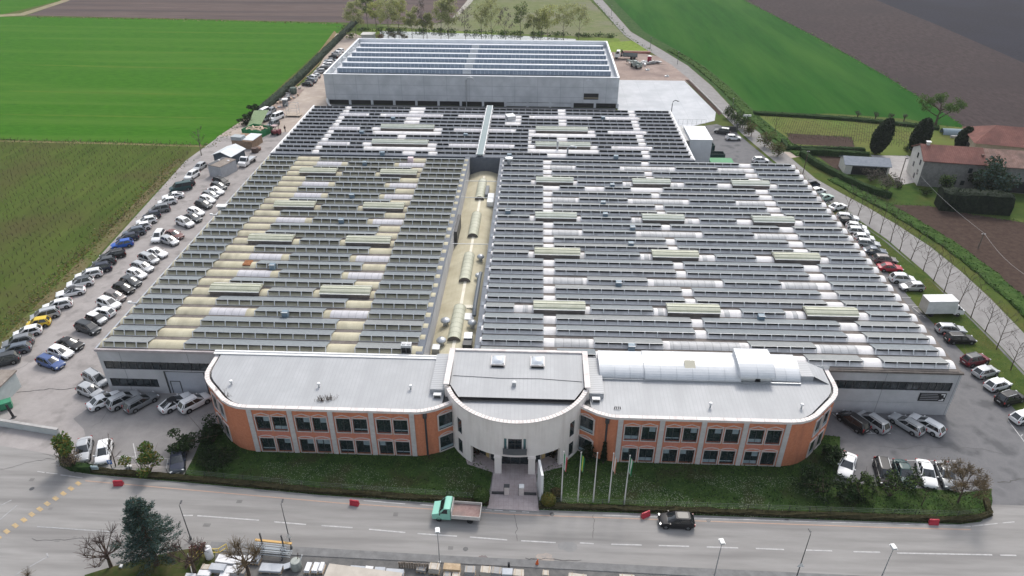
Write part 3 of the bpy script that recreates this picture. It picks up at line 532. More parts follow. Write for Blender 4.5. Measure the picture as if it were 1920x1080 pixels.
# --- rear hall (dark solar rows on white vaults)
back = thing('factory_hall', (-12, 154, 0), 'rear factory hall of white vaults with black solar rows, in front of the concrete warehouse', 'factory hall'); OB = (-12, 154, 0)
Y0B, PB = 154.75, 2.726
b = MB(); vault_roof(b, -60.6, 35.6, 13, Y0B, PB, vault_white, 190.3); b.obj('roof', back, OB, smooth=50)
for i in range(13):
    Yb = Y0B + PB * i
    if i in (2, 6): segs = [('P', -60, -51.7), ('F', -51.5, -44.7), ('P', -44, -41), ('M', -38.8, -25.5), ('P', -23.4, -20.5), ('F', -20.4, -13.6), ('F', -11.8, -6.3), ('P', -5.1, -1.9), ('M', -.2, 12.7), ('P', 14.4, 17.6), ('F', 19.3, 26.3), ('P', 27.2, 35)]
    elif i == 10: segs = [('P', -60, -51.7), ('F', -51.5, -44.7), ('P', -44, -41), ('F', -39.5, -25), ('P', -24.5, -20.5), ('F', -20.4, -13.6), ('F', -11.8, -6.8), ('P', -4.0, -1.9), ('F', -.6, 13.2), ('P', 14.4, 17), ('F', 18.8, 26), ('P', 26.8, 35)]
    elif i in (1, 5): segs = [('P', -60, -51.5), ('P', -49.9, -40.2), ('P', -23.3, -13.7), ('P', -11.7, -1.9), ('P', 14.5, 24.2), ('P', 26, 35)]
    elif i == 0: segs = [('P', -60, -51.5), ('P', -49.9, -30.6), ('P', -27.6, -24.6), ('P', -22.6, -13.7), ('P', -11.7, 2.6), ('P', 7.0, 24.2), ('P', 26, 35)]
    elif i in (3, 4): segs = [('P', -60, -51.5), ('P', -49.9, -33.6), ('P', -31.6, -13.7), ('P', -11.7, -1.9), ('P', -1.2, 5.0), ('P', 7.4, 24.2), ('P', 26, 35)]
    elif i in (8, 9): segs = [('P', -60, -51.5), ('P', -49.9, -33.8), ('P', -29.9, -13.7), ('P', -11.7, -8.0), ('P', -4.0, 5.6), ('P', 7.6, 24.2), ('P', 26, 35)]
    else: segs = [('P', -60, -51.5), ('P', -49.9, -33.8), ('P', -29.9, -13.7), ('P', -11.7, 5.6), ('P', 7.6, 24.2), ('P', 26, 35)]
    for k, a, c in segs:
        if k == 'P': add_panels(a, c, Yb, back, OB, panel_b, 7.86)
        elif k == 'F': add_flush(a, c, Yb, back, OB, flush_m)
        else: add_monitor(a, c, Yb, back, OB, monitor_b)
b = MB(); b.box(-13.4, -12.0, 153.5, 190.2, 8.3, 8.5, M('green_grey_cover', (.17, .22, .23), (.21, .26, .27), 1, .6)); b.box(-13.5, -13.38, 153.5, 190.2, 8.2, 8.55, frame_m); b.box(-12.02, -11.9, 153.5, 190.2, 8.2, 8.55, frame_m)
for i in range(13): b.box(-13.3, -12.1, Y0B + PB * i + .2, Y0B + PB * i + .5, 7.5, 8.3, galv)
b.obj('cable_walkway', back, OB)
b = MB(); b.box(-60.75, 35.75, 153.5, 154.1, 0, 7.9, slate_m); b.box(-60.75, 35.75, 189.9, 190.4, 0, 7.6, hall_wall); b.box(-60.75, -60.5, 154.1, 189.9, 0, 7.5, hall_wall); b.box(35.5, 35.75, 154.1, 189.9, 0, 7.5, hall_wall); b.box(-60.4, 35.4, 154.2, 189.8, 0, 7.28, deck_m); b.obj('wall', back, OB)
b = MB(); b.box(-61.0, -60.65, 154, 190.4, 7.5, 7.82, white_m); b.obj('parapet', back, OB)
b = MB(); b.box(35.65, 35.95, 154, 190.4, 7.5, 7.75, frame_m); b.obj('parapet', back, OB)
for x, y in ((737, 222), (678, 248), (717, 287), (873, 253), (1131, 221), (1155, 294), (955, 291)):
    q = G(x, y, 8.3); b = MB(); b.box(q.x - .5, q.x + .5, q.y - .4, q.y + .4, 7.65, 8.62, vent_blue); b.obj('roof_vent', back, OB)
for x, y, h in ((1045, 283, 2.6), (1064, 290, 1.8)):
    q = G(x, y, 7.7); b = MB(); pth = [(q.x, q.y, 7.5), (q.x, q.y, 7.5 + h)]
    if h < 2: pth += [(q.x + .6, q.y - .1, 7.9 + h), (q.x + 1.6, q.y - .2, 7.9 + h), (q.x + 1.9, q.y - .2, 7.6 + h)]
    b.tube(pth, .22, galv, 8); b.obj('flue_pipe', back, OB, smooth=50)
q = G(957, 222, 8); b = MB(); b.obox((q.x, q.y, 7.7), 2.2, 2.6, 1.2, .3, galv); b.obj('air_unit', back, OB)
# ------------------------------------------------------------------ office building in front of the halls
AX = -1.8; YFR = 67.25
brick = M('orange_brick', (.52, .19, .105), (.61, .245, .14), 3.0, .9, detail=8, c3=(.40, .16, .10), s3=1.1, st3=(1, 1, .16), lo3=.5, hi3=.8); add_lines(brick, 2, .18, .02, (.40, .19, .13), .35)
brick_pink = M('pinkish_brick', (.49, .185, .135), (.57, .24, .175), 3.0, .9, detail=8)
stone_pale = M('pale_stone', (.52, .46, .44), (.62, .56, .53), 1.5, .85, detail=7)
coping_m = M('coping_stone', (.62, .575, .55), (.71, .665, .64), 1.2, .75, detail=8, c3=(.52, .46, .44), s3=.8, lo3=.5, hi3=.75)
pil_m = M('pilaster_stone', (.47, .445, .43), (.58, .555, .54), 1.5, .85, detail=8); add_lines(pil_m, 2, .62, .03, (.36, .34, .33), .5)
drum_m = M('drum_plaster', (.76, .70, .66), (.83, .77, .73), .5, .85, detail=8, c3=(.64, .58, .54), s3=1.3, st3=(1, 1, .1), lo3=.5, hi3=.8)
roof_metal = M('roof_sheet_metal', (.335, .343, .352), (.395, .402, .412), .25, .6, detail=8, c3=(.31, .317, .325), s3=.5, st3=(1, .2, 1), lo3=.45, hi3=.8, spec=.4); add_lines(roof_metal, 0, .5, .09, (.31, .317, .327), .6)
roof_ribs = M('roof_ribbed_metal', (.36, .37, .385), rough=.5, spec=.4); add_lines(roof_ribs, 1, .38, .12, (.22, .23, .24), .8)
poly_m = M('white_polycarbonate', (.52, .54, .56), (.60, .615, .635), .4, .35, detail=5, spec=.5)
glass_b = M('office_glass', (.012, .02, .024), (.03, .042, .048), .9, .06, spec=.9, detail=3)
blind_m = M('window_blind', (.20, .26, .29), (.30, .36, .39), 1.3, .6)
teal_m = M('teal_glass', (.10, .20, .21), rough=.2, spec=.7)
yellow_panel = M('yellow_panel', (.5, .36, .17), rough=.7)
office = thing('office_building', (AX, 73, 0), 'two storey orange brick office building with rounded white entrance drum and metal roofs', 'office building')
OO = (AX, 73, 0)

def wing(s):
    T = lambda u, y, z=0: (AX + s * u, y, z)
    out = [(7.9, 69.32), (9.0, 68.61), (10.1, 67.9), (11.4, 67.42), (12.3, YFR), (33.8, YFR), (35.0, 67.4), (36.2, 67.85), (37.3, 68.6), (40.4, 71.8), (41.1, 72.8), (41.5, 73.9), (41.6, 75.0), (41.6, 78.05)]
    fl = s < 0
    # curved wall strips
    b = MB()
    def q(a, c, z0, z1, mat):
        f = [T(*a, z0), T(*c, z0), T(*c, z1), T(*a, z1)]
        b.face(f[::-1] if fl else f, mat)
    for i in list(range(0, 4)) + list(range(5, 13)): q(out[i], out[i + 1], 0, 7.3, brick)
    # flat front with real window openings
    def bx(u0, u1, z0, z1, mat, y0=YFR, y1=YFR + .3):
        x0, x1 = sorted((AX + s * u0, AX + s * u1)); b.box(x0, x1, y0, y1, z0, z1, mat)
    cols = []
    for k in range(4):
        c = 15.565 + 5.13 * k
        cols += [c - 1.07, c + 1.07]
    u = 12.3
    for c in cols:
        bx(u, c - .89, 0, 7.3, brick); bx(c - .89, c + .89, 0, .22, brick); bx(c - .89, c + .89, 2.55, 3.88, brick_pink); bx(c - .89, c + .89, 6.2, 7.3, brick); u = c + .89
    bx(u, 33.8, 0, 7.3, brick)
    b.obj('brick_wall', office, OO)
    for k in range(5):
        u = 13.0 + 5.13 * k; b = MB(); x = AX + s * u; b.box(x - .31, x + .31, YFR - .12, YFR + .02, 0, 7.3, pil_m); b.obj('pilaster', office, OO)
    for k in range(4):
        u = 15.565 + 5.13 * k; x = AX + s * u; b = MB()
        b.box(x - .06, x + .06, YFR - .012, YFR + .01, .3, 6.6, brick_pink); 
        for e in (-1, 1): b.box(x + e * 2.13 - .06, x + e * 2.13 + .06, YFR - .012, YFR + .01, .3, 6.6, brick_pink)
        b.obj('brick_band', office, OO)
    # windows: frame mesh with pediment, pane below it
    for c in cols:
        for fl_, (z0, z1) in enumerate(((.22, 2.55), (3.88, 6.2))):
            x = AX + s * c; b = MB(); hw = .89; y0, y1 = YFR - .07, YFR + .12
            b.box(x - hw - .11, x - hw, y0, y1, z0 - .1, z1, stone_pale); b.box(x + hw, x + hw + .11, y0, y1, z0 - .1, z1, stone_pale)
            b.box(x - hw - .11, x + hw + .11, y0, y1, z1, z1 + .1, stone_pale); b.box(x - hw, x + hw, y0, y1, z0 - .1, z0, stone_pale)
            top = [(-hw - .14, 0.0)] + ([(0, .36)] if fl_ else [(-.55, .2), (0, .27), (.55, .2)]) + [(hw + .14, 0.0)]
            for i in range(len(top) - 1):
                b.bar((x + top[i][0], YFR - .03, z1 + .2 + top[i][1]), (x + top[i + 1][0], YFR - .03, z1 + .2 + top[i + 1][1]), .09, stone_pale)
            o = b.obj('window', office, OO)
            b = MB(); yg = YFR + .2; b.box(x - hw, x + hw, yg, yg + .05, z0, z1, glass_b)
            t = rnd.random()
            if t < .35: b.box(x - hw + .06, x + hw - .06, yg - .02, yg - .005, z0 + .1, z0 + .62, blind_m)
            if .25 < t < .6: b.box(x + .05, x + hw - .08, yg - .03, yg - .012, z1 - .95, z1 - .12, blind_m)
            if .52 < t < .66: b.box(x - hw + .08, x - .1, yg - .03, yg - .012, z1 - .9, z1 - .12, blind_m)
            if t > .8: b.box(x - hw + .05, x + hw - .05, yg - .02, yg - .005, z0 + .35, z0 + .5, blind_m)
            b.box(x - .03, x + .03, yg - .045, yg - .032, z0, z1, dark_metal)
            b.obj('pane', o)
    # windows of the concave bay and of the chamfered end
    def slanted(a, c, z0, z1, arch):
        a = Vector(T(*a)); c = Vector(T(*c)); d = (c - a).normalized(); n = Vector((d.y, -d.x, 0));
        if n.y > 0: n = -n
        mid = (a + c) / 2; hw = (c - a).length / 2; rz = math.atan2(d.y, d.x)
        b = MB(); b.obox(mid + n * .02 + Vector((0, 0, z0)), hw * 2, .06, z1 - z0, rz, glass_b)
        if rnd.random() < .7: b.obox(mid + n * .055 + Vector((0, 0, z0 + .15)), hw * 1.9, .02, .4, rz, blind_m)
        fr = MB()
        for e in (-1, 1): fr.obox(mid + d * e * (hw + .08) + n * .04 + Vector((0, 0, z0 - .1)), .16, .18, z1 - z0 + .2, rz, stone_pale)
        fr.obox(mid + n * .04 + Vector((0, 0, z1 + .1)), hw * 2 + .32, .18, .14, rz, stone_pale); fr.obox(mid + n * .04 + Vector((0, 0, z0 - .12)), hw * 2, .18, .12, rz, stone_pale)
        if arch:
            pts = [(-hw, .28), (-hw * .5, .5), (0, .58), (hw * .5, .5), (hw, .28)]
            for i in range(4): fr.bar(mid + d * pts[i][0] + n * .06 + Vector((0, 0, z1 + pts[i][1])), mid + d * pts[i + 1][0] + n * .06 + Vector((0, 0, z1 + pts[i + 1][1])), .09, stone_pale)
        o = fr.obj('window', office, OO); b.obj('pane', o)
    slanted((8.2, 69.126), (9.8, 68.094), 3.95, 6.2, True); slanted((8.2, 69.126), (9.8, 68.094), .3, 2.6, True)
    dv = Vector((40.4 - 37.3, 71.8 - 68.6)).normalized()
    for t0, t1 in ((.35, 1.75), (2.5, 3.9)):
        for z0, z1 in ((.4, 2.7), (3.9, 6.3)):
            slanted((37.3 + dv.x * t0, 68.6 + dv.y * t0), (37.3 + dv.x * t1, 68.6 + dv.y * t1), z0, z1, False)
    b = MB(); p = T(11.35, 67.38); b.tube([(p[0], p[1], 0), (p[0], p[1], 6.6)], .13, dark_metal, 8); b.box(p[0] - .24, p[0] + .24, p[1] - .25, p[1] + .1, 6.6, 7.2, dark_metal); b.obj('downpipe', office, OO)
    # coping following the outline
    P_ = [Vector((AX + s * a, y, 0)) for a, y in out]
    def offs(d):
        r = []
        for i, p in enumerate(P_):
            t = (P_[min(i + 1, len(P_) - 1)] - P_[max(i - 1, 0)]).normalized(); n = Vector((t.y, -t.x, 0)) * (1 if s > 0 else -1)
            r.append(p + n * d)
        return r
    o1, i1, g1 = offs(.14), offs(-.42), offs(-.72)
    b = MB(); rings = [[Vector((*o1[i].xy, 7.3)), Vector((*o1[i].xy, 7.66)), Vector((*i1[i].xy, 7.66)), Vector((*i1[i].xy, 7.2))] for i in range(len(P_))]
    b.loft(rings, coping_m, True); b.face(rings[0], coping_m); b.face(rings[-1][::-1], coping_m)
    # joints of the coping stones on the curves
    for i in list(range(0, 5)) + list(range(5, 13)):
        L_ = (o1[i + 1] - o1[i]).length; k = max(1, int(L_ / (.45 if L_ < 2 else 1.6)))
        for j in range(k):
            t = j / k; a = o1[i].lerp(o1[i + 1], t); c = i1[i].lerp(i1[i + 1], t)
            b.bar((a.x, a.y, 7.661), (c.x, c.y, 7.661), .05, M('coping_joint', (.36, .32, .3)) if 'coping_joint' not in bpy.data.materials else bpy.data.materials['coping_joint'], .012)
    b.obj('coping', office, OO)
    b = MB(); f = [Vector((*p.xy, 7.22)) for p in i1] + [Vector((AX + s * 7.9, 78.0, 7.22))]; b.face(f if not fl else f[::-1], dark_metal); b.obj('gutter', office, OO)
    zf = lambda y: 7.34 + (y - 67.9) * .055
    b = MB(); f = [Vector((p.x, p.y, zf(p.y))) for p in g1[1:]] + [Vector((AX + s * 9.0, 78.05, zf(78.05)))]
    f = f if not fl else f[::-1]; b.face(f, roof_metal)
    for i in range(len(f) - 1): b.face([f[i], Vector((f[i].x, f[i].y, 7.2)), Vector((f[i + 1].x, f[i + 1].y, 7.2)), f[i + 1]], dark_metal)
    b.obj('roof', office, OO)
    b = MB(); x0, x1 = sorted((AX + s * 9.4, AX + s * 41.9)); b.box(x0, x1, 78.06, 78.34 if s < 0 else 78.0901, 7.1, 8.12, white_m)
    if s < 0: b.box(x0, x1, 77.6, 78.05, 7.9, 8.02, white_m)
    b.obj('back_flashing', office, OO)
    # ribbed strip beside the drum and its little vent
    b = MB(); x0, x1 = sorted((AX + s * 9.25, AX + s * 11.1)); b.box(x0, x1, 70.9, 78.4, 7.3, 8.28, roof_ribs); b.obj('ribbed_strip', office, OO)
    b = MB(); x = AX + s * 10.1; b.box(x - .5, x + .5, 70.1, 70.7, 7.5, 7.95, white_m); b.box(x - .4, x + .4, 70.02, 70.1, 7.55, 7.9, dark_metal); b.obj('roof_vent', office, OO)
wing(-1); wing(1)
for x, y in ((434, 719), (598, 724), (770, 728), (1332, 761), (1503, 763)):
    q = G(x, y, 7.7); b = MB(); b.tube([(q.x, q.y, 7.3), (q.x, q.y, 8.0)], .1, galv, 8); b.lathe([(.01, .42), (.2, .36), (.24, .2), (.2, .1), (.02, .08)], (q.x, q.y, 7.85), white_m, 10); b.obj('roof_vent', office, OO, smooth=40)
q = G(1158, 765, 7.6); b = MB()
for k in range(4): b.bar((q.x - .4 + .25 * k, q.y, 7.45), (q.x - .3 + .2 * k, q.y + .1, 7.75), .1, dark_metal)
b.obj('roof_vent', office, OO)
moss = M('roof_stain', (.30, .29, .29), (.40, .40, .41), 4, .8)
# dry weeds growing out of the gutter
b = MB()
for cx, cy, n in ((603, 752, 40), (618, 750, 40), (424, 744, 16), (410, 735, 10)):
    q = G(cx, cy, 7.4)
    for k in range(n):
        x, y = q.x + rnd.gauss(0, .4), q.y + rnd.gauss(0, .12); b.bar((x, y, 7.3), (x + rnd.gauss(0, .2), y + rnd.uniform(0, .3), 7.6 + rnd.random() * .6), .025, bark)
tag(b.obj('gutter_weed'), 'dry weeds growing in the roof gutter of the left brick wing', 'weeds')

# --- drum
RD, YC = 9.44, 73.89
def dp(phi, z, r=RD): return (AX + r * math.sin(R(phi)), YC - r * math.cos(R(phi)), z)
b = MB()
br = [-70.5, -66, -58, -55, -52, -46, -42, -36.5, -31, -26, -21, -16, -12, -8.3, -4, 0]
br = br + [-x for x in br[::-1][1:]]
def cell(p0, p1, z0, z1):
    ring = lambda p: [dp(p, z0), dp(p, z1), dp(p, z1, RD - .4), dp(p, z0, RD - .4)]
    a, c = ring(p0), ring(p1); b.loft([a, c], drum_m, True); b.face(a[::-1], drum_m); b.face(c, drum_m)
ZT = 8.62
for i in range(len(br) - 1):
    p0, p1 = br[i], br[i + 1]; m_ = abs(p0 + p1) / 2
    if m_ < 8.3: zs = [(3.15, 3.85), (6.15, ZT)]
    elif m_ < 36.5: zs = [(3.15, ZT)]
    elif 46 < m_ < 52 or 58 < m_ < 66: zs = [(0, .55), (2.85, 3.85), (6.3, ZT)]
    else: zs = [(0, ZT)]
    for z0, z1 in zs: cell(p0, p1, z0, z1)
for e in (-1, 1):
    x0, x1 = sorted((AX + e * 8.9, AX + e * 9.2)); b.box(x0, x1, 70.76, 78.3, 0, 9.05, drum_m)
b.obj('drum_wall', office, OO)
for e in (-1, 1):
    for a, c in ((46, 52), (58, 66)):
        for z0, z1 in ((.55, 2.85), (3.85, 6.3)):
            b = MB(); b.face([dp(e * a, z0, RD - .09), dp(e * c, z0, RD - .09), dp(e * c, z1, RD - .09), dp(e * a, z1, RD - .09)][::e], glass_b); b.obj('slit_window', office, OO)
b = MB()
b.loft([[dp(p, z0, r) for z0, r in ((ZT, RD + .1), (ZT + .16, RD + .1), (ZT + .16, RD - .45), (ZT, RD - .45))] for p in [-71 + 142 * i / 48 for i in range(49)]], coping_m, True)
for i in range(48):
    p = -70 + 140 * i / 48; b.bar(dp(p, ZT + .165, RD + .1), dp(p, ZT + .165, RD - .45), .06, bpy.data.materials['coping_joint'], .014)
for e in (-1, 1):
    x0, x1 = sorted((AX + e * 8.62, AX + e * 9.34)); b.box(x0, x1, 70.9, 78.62, 9.05, 9.2, coping_m)
b.box(AX - 8.6, AX + 8.6, 78.2, 78.6, 8.95, 9.2, coping_m); b.obj('drum_coping', office, OO)
b = MB(); pts = [dp(p, 7.75 + .02 * 0, RD - .42) for p in [-66 + 132 * i / 30 for i in range(31)]]
low = [(p[0], p[1], 7.72 + (p[1] - 64.9) * .05) for p in pts if p[1] < 69.8]
b.face(low, roof_metal); b.obj('lower_roof', office, OO)
b = MB(); up = [(-8.6, 78.3), (-8.6, 71.6), (-7.3, 69.3), (7.3, 69.3), (8.6, 71.6), (8.6, 78.3)]
zu = lambda y: 8.5 + (y - 69.3) * .055
b.face([(AX + a, y, zu(y)) for a, y in up], roof_metal); b.face([(AX + a, y, 8.2) for a, y in ((-8.6, 71.6), (-8.85, 71.0), (-7.9, 69.0), (7.9, 69.0), (8.85, 71.0), (8.6, 71.6), (7.3, 69.36), (-7.3, 69.36))], black_m)
for i in (1, 2, 3): b.face([(AX + up[i][0], up[i][1], 7.6), (AX + up[i + 1][0], up[i + 1][1], 7.6), (AX + up[i + 1][0], up[i + 1][1], zu(up[i + 1][1])), (AX + up[i][0], up[i][1], zu(up[i][1]))], black_m)
b.obj('upper_roof', office, OO)
b = MB(); b.tube([(AX - 8.4, 73.2, 8.76), (AX - 2, 72.9, 8.74), (AX + 3, 73.0, 8.74), (AX + 8.4, 72.6, 8.73)], .03, dark_metal, 5); b.obj('roof_cable', office, OO)
q = G(964, 721, 8.8); b = MB(); b.box(q.x - .25, q.x + .25, q.y - .2, q.y + .2, 8.6, 9.15, galv); b.lathe([(.01, .2), (.25, .1), (.2, 0)], (q.x, q.y, 9.15), white_m, 10); b.obj('roof_vent', office, OO)
for x in (-4.45, .8):
    b = MB(); b.box(x - .95, x + .95, 75.1, 77.2, 8.7, 9.18, coping_m); b.box(x - .8, x + .8, 75.02, 75.1, 8.8, 9.1, black_m); b.box(x - .84, x + .84, 75.2, 77.1, 9.18, 9.26, galv)
    o = b.obj('roof_light', office, OO); b = MB(); vs = []
    for i in range(7):
        for j in range(7):
            u_, v_ = i / 6 * 2 - 1, j / 6 * 2 - 1; vs.append((x + u_ * .8, 76.15 + v_ * .9, 9.26 + .34 * (1 - u_ ** 4) * (1 - v_ ** 4)))
    b.mesh(vs, [(i * 7 + j, (i + 1) * 7 + j, (i + 1) * 7 + j + 1, i * 7 + j + 1) for i in range(6) for j in range(6)], M('dome_acrylic', (.5, .53, .57), rough=.15, spec=.7) if 'dome_acrylic' not in bpy.data.materials else bpy.data.materials['dome_acrylic']); b.obj('dome', o, smooth=60)
# --- portico
b = MB(); f = [dp(p, 3.15, RD - .1) for p in [-36.5 + 73 * i / 20 for i in range(21)]] + [(AX + 6.3, 69.6, 3.15), (AX - 6.3, 69.6, 3.15)]; b.face(f[::-1], drum_m); b.obj('soffit', office, OO)
b = MB(); pl = [(-6.2, 69.4), (-2.3, 66.4), (2.3, 66.4), (6.2, 69.4)]
for i in range(3): b.face([(AX + pl[i][0], pl[i][1], .1), (AX + pl[i + 1][0], pl[i + 1][1], .1), (AX + pl[i + 1][0], pl[i + 1][1], 3.14), (AX + pl[i][0], pl[i][1], 3.14)], M('portico_wall', (.42, .36, .32)) if i == 0 else bpy.data.materials['portico_wall'])
b.obj('portico_wall', office, OO)
b = MB(); b.box(AX - 1.7, AX + 1.7, 66.25, 66.36, .2, 2.85, glass_b)
for x in (-1.7, -.6, .6, 1.7): b.box(AX + x - .04, AX + x + .04, 66.18, 66.25, .2, 2.85, dark_metal)
b.obj('entrance_door', office, OO)
for e in (-1, 1):
    for t, mt, wd in ((.14, glass_b, .75), (.33, yellow_panel, .5), (.5, glass_b, .95), (.72, yellow_panel, .4), (.86, glass_b, .8)):
        c = Vector((AX + e * (2.3 + 3.9 * t), 66.4 + 3.0 * t, .25)); n = Vector((e * -.6098, -.7926, 0)) ; d = math.atan2(3.0, e * 3.9)
        b = MB(); b.obox(c + Vector((0, -.06, 0)), wd, .08, 2.3, d, mt); b.obj('portico_panel', office, OO)
    b = MB(); x = AX + e * 2.1; b.box(x - .43, x + .43, 64.55, 65.4, .1, 3.15, drum_m); b.box(x - .5, x + .5, 64.48, 65.47, 2.85, 3.0, drum_m); b.obj('column', office, OO)
# --- balcony and its window
b = MB(); b.face([dp(p, z, RD - .3) for p, z in ((-5, 3.85), (5, 3.85), (5, 6.15), (-5, 6.15))], glass_b)
for p in (-5, 0, 5): b.bar(dp(p, 3.85, RD - .26), dp(p, 6.15, RD - .26), .09, dark_metal)
b.bar(dp(-5, 5.1, RD - .26), dp(5, 5.1, RD - .26), .09, dark_metal); b.obj('balcony_window', office, OO)
for e in (-1, 1):
    b = MB(); f = [dp(e * 6.4, 3.85, RD - .2), dp(e * 8.25, 3.85, RD - .2), dp(e * 8.25, 6.15, RD - .2), dp(e * 6.4, 6.15, RD - .2)]; b.face(f[::e], teal_m)
    b.bar(dp(e * 5.8, 3.85, RD - .18), dp(e * 5.8, 6.15, RD - .18), .17, drum_m); b.obj('side_light', office, OO)
b = MB(); b.loft([[dp(p, z, r) for z, r in ((3.7, RD + .42), (3.86, RD + .42), (3.86, RD - .2), (3.7, RD - .2))] for p in (-8.6, -4.3, 0, 4.3, 8.6)], stone_pale, True)
rail = M('balcony_rail', (.10, .105, .11), rough=.5)
b.loft([[dp(p, z, r) for z, r in ((3.87, RD + .40), (4.85, RD + .40), (4.85, RD + .36), (3.87, RD + .36))] for p in (-8.6, -4.3, 0, 4.3, 8.6)], rail, True); b.obj('balcony', office, OO)

# --- white polycarbonate vault on the right wing
def pvault(x0, x1, y0, z0, dy, dz, nm, seams):
    b = MB(); n = 12; pr = [(y0 + dy * (1 - math.cos(R(115) * i / n)), z0 + dz * math.sin(R(115) * i / n)) for i in range(n + 1)]
    arc_strip(b, x0, x1, pr, poly_m)
    for x, fl in ((x0, 1), (x1, 0)):
        f = [(x, y, z) for y, z in pr] + [(x, pr[-1][0], z0)]; b.face(f if fl else f[::-1], poly_m)
    o = b.obj(nm, office, OO, smooth=40); b = MB()
    for k in range(seams + 1):
        x = x0 + (x1 - x0) * k / seams; b.loft([[(x + e, y - .01, z + .02) for y, z in pr] for e in (-.03, .03)], galv, False)
    b.obj('seam', o)
    return pr
pvault(9.0, 15.0, 74.55, 7.95, 3.1, 1.3, 'polycarbonate_vault', 3); pvault(14.9, 27.4, 74.35, 7.98, 3.25, 1.42, 'polycarbonate_vault', 6)
pvault(27.1, 31.6, 74.1, 8.75, 3.4, 1.42, 'polycarbonate_vault', 2); pvault(31.5, 35.2, 74.7, 7.95, 3.1, 1.25, 'polycarbonate_vault', 2)
b = MB(); b.box(27.2, 31.5, 74.8, 77.9, 7.6, 8.76, white_m); b.face([(29.3, 74.78, 7.7), (30.1, 74.78, 7.7), (29.9, 74.78, 8.65), (29.5, 74.78, 8.65)], black_m); b.box(9.0, 35.2, 74.35, 74.5, 7.6, 7.94, galv); b.obj('vault_wall', office, OO)
b = MB(); q = G(1303, 690, 9.0); M_ = Matrix.Rotation(R(28), 3, 'X'); b.obox((20.9, 75.9, 9.12), 1.4, 1.7, .12, 0, M('cream_hatch', (.55, .52, .42)), M_); b.obj('vault_hatch', office, OO)
b = MB(); b.box(35.3, 37.0, 75.2, 78.3, 7.4, 8.5, roof_ribs); b.face([(37.0, 75.2, 8.5), (38.9, 74.6, 7.75), (38.9, 77.9, 7.9), (37.0, 78.3, 8.5)], roof_metal); b.obj('ribbed_roof', office, OO)

# ------------------------------------------------------------------ front garden objects
t = thing('sign_wall', (1.4, 61.8, 0), 'tall plain white sign slab standing beside the entrance path', 'sign wall')
b = MB(); b.obox((0, 0, .16), .28, 2.6, 4.05, R(9), white_m); b.obj('slab', t); b = MB(); b.obox((0, 0, .14), .6, 2.9, .14, R(9), curb_m); b.obj('plinth', t)
flag_g = M('flag_green', (.03, .22, .09), rough=.9); flag_w = M('flag_white', (.65, .64, .62), rough=.9); flag_r = M('flag_red', (.42, .05, .06), rough=.9); flag_y = M('flag_yellow', (.5, .52, .08), rough=.9); flag_o = M('flag_orange', (.48, .22, .14), rough=.9)
pole_m = M('flag_pole', (.62, .60, .58), rough=.5)
for i, (x, y, cols, lab) in enumerate(((3.94, 60.4, (flag_g, flag_w, flag_r), 'white flagpole with a limp green, white and red flag'), (5.93, 60.4, (flag_g, flag_y, flag_g), 'white flagpole with a limp green and yellow flag'), (7.79, 60.39, None, 'bare white flagpole without a flag'), (9.65, 60.38, (flag_o, flag_w, flag_o), 'white flagpole with a limp orange and white flag'), (11.48, 60.12, (flag_g, flag_w, flag_g), 'white flagpole with a limp green and white flag'))):
    t = thing('flagpole', (x, y, .16), lab, 'flagpole', 0, 'flagpoles on the front lawn')
    b = MB(); b.tube([(0, 0, 0), (0, 0, 4), (0, 0, 8.0)], [.085, .07, .045], pole_m, 8); b.lathe([(.01, .16), (.08, .1), (.08, .04), (.01, 0)], (0, 0, 8.0), pole_m, 8); b.obj('pole', t, smooth=50)
    if cols:
        b = MB(); n = 12
        for k, mt in enumerate(cols):
            for j in range(n):
                def pt(c, r):
                    zz = 7.85 - 2.3 * r; wv = .10 * math.sin(c * 9 + r * 5 + i)
                    return (.06 + c * .42 * (1 - .25 * r), wv * c + .03 * math.sin(r * 11), zz - c * .75)
                c0, c1 = k / 3, (k + 1) / 3; r0, r1 = j / n, (j + 1) / n
                b.face([pt(c0, r0), pt(c1, r0), pt(c1, r1), pt(c0, r1)], mt)
        b.obj('flag', t, smooth=60)
for i, (x, lab) in enumerate(((-2.66, 'grey gate pillar on the left of the entrance path'), (-.9, 'grey gate pillar with a white letterbox on the right of the path'))):
    t = thing('gate_pillar', (x, 61.2, .18), lab, 'gate pillar', 0, 'gate pillars of the entrance path')
    b = MB(); b.box(-.3, .3, -.2, .25, 0, 1.35, stone_pale); b.box(-.36, -.3, -.2, .25, 0, 1.4, dark_metal); b.obj('post', t)
    b = MB()
    if i: b.box(-.28, .34, -.3, .3, 1.36, 1.5, white_m); b.obj('letterbox', t)
    else: b.box(-.34, .34, -.24, .29, 1.36, 1.42, dark_metal); b.obj('cap', t)
    b = MB(); d = 1 if i else -1; x0, x1 = sorted((d * .35, d * 1.85)); b.box(x0, x1, -.05, .1, 0, .35, dark_metal); b.obj('low_gate', t)
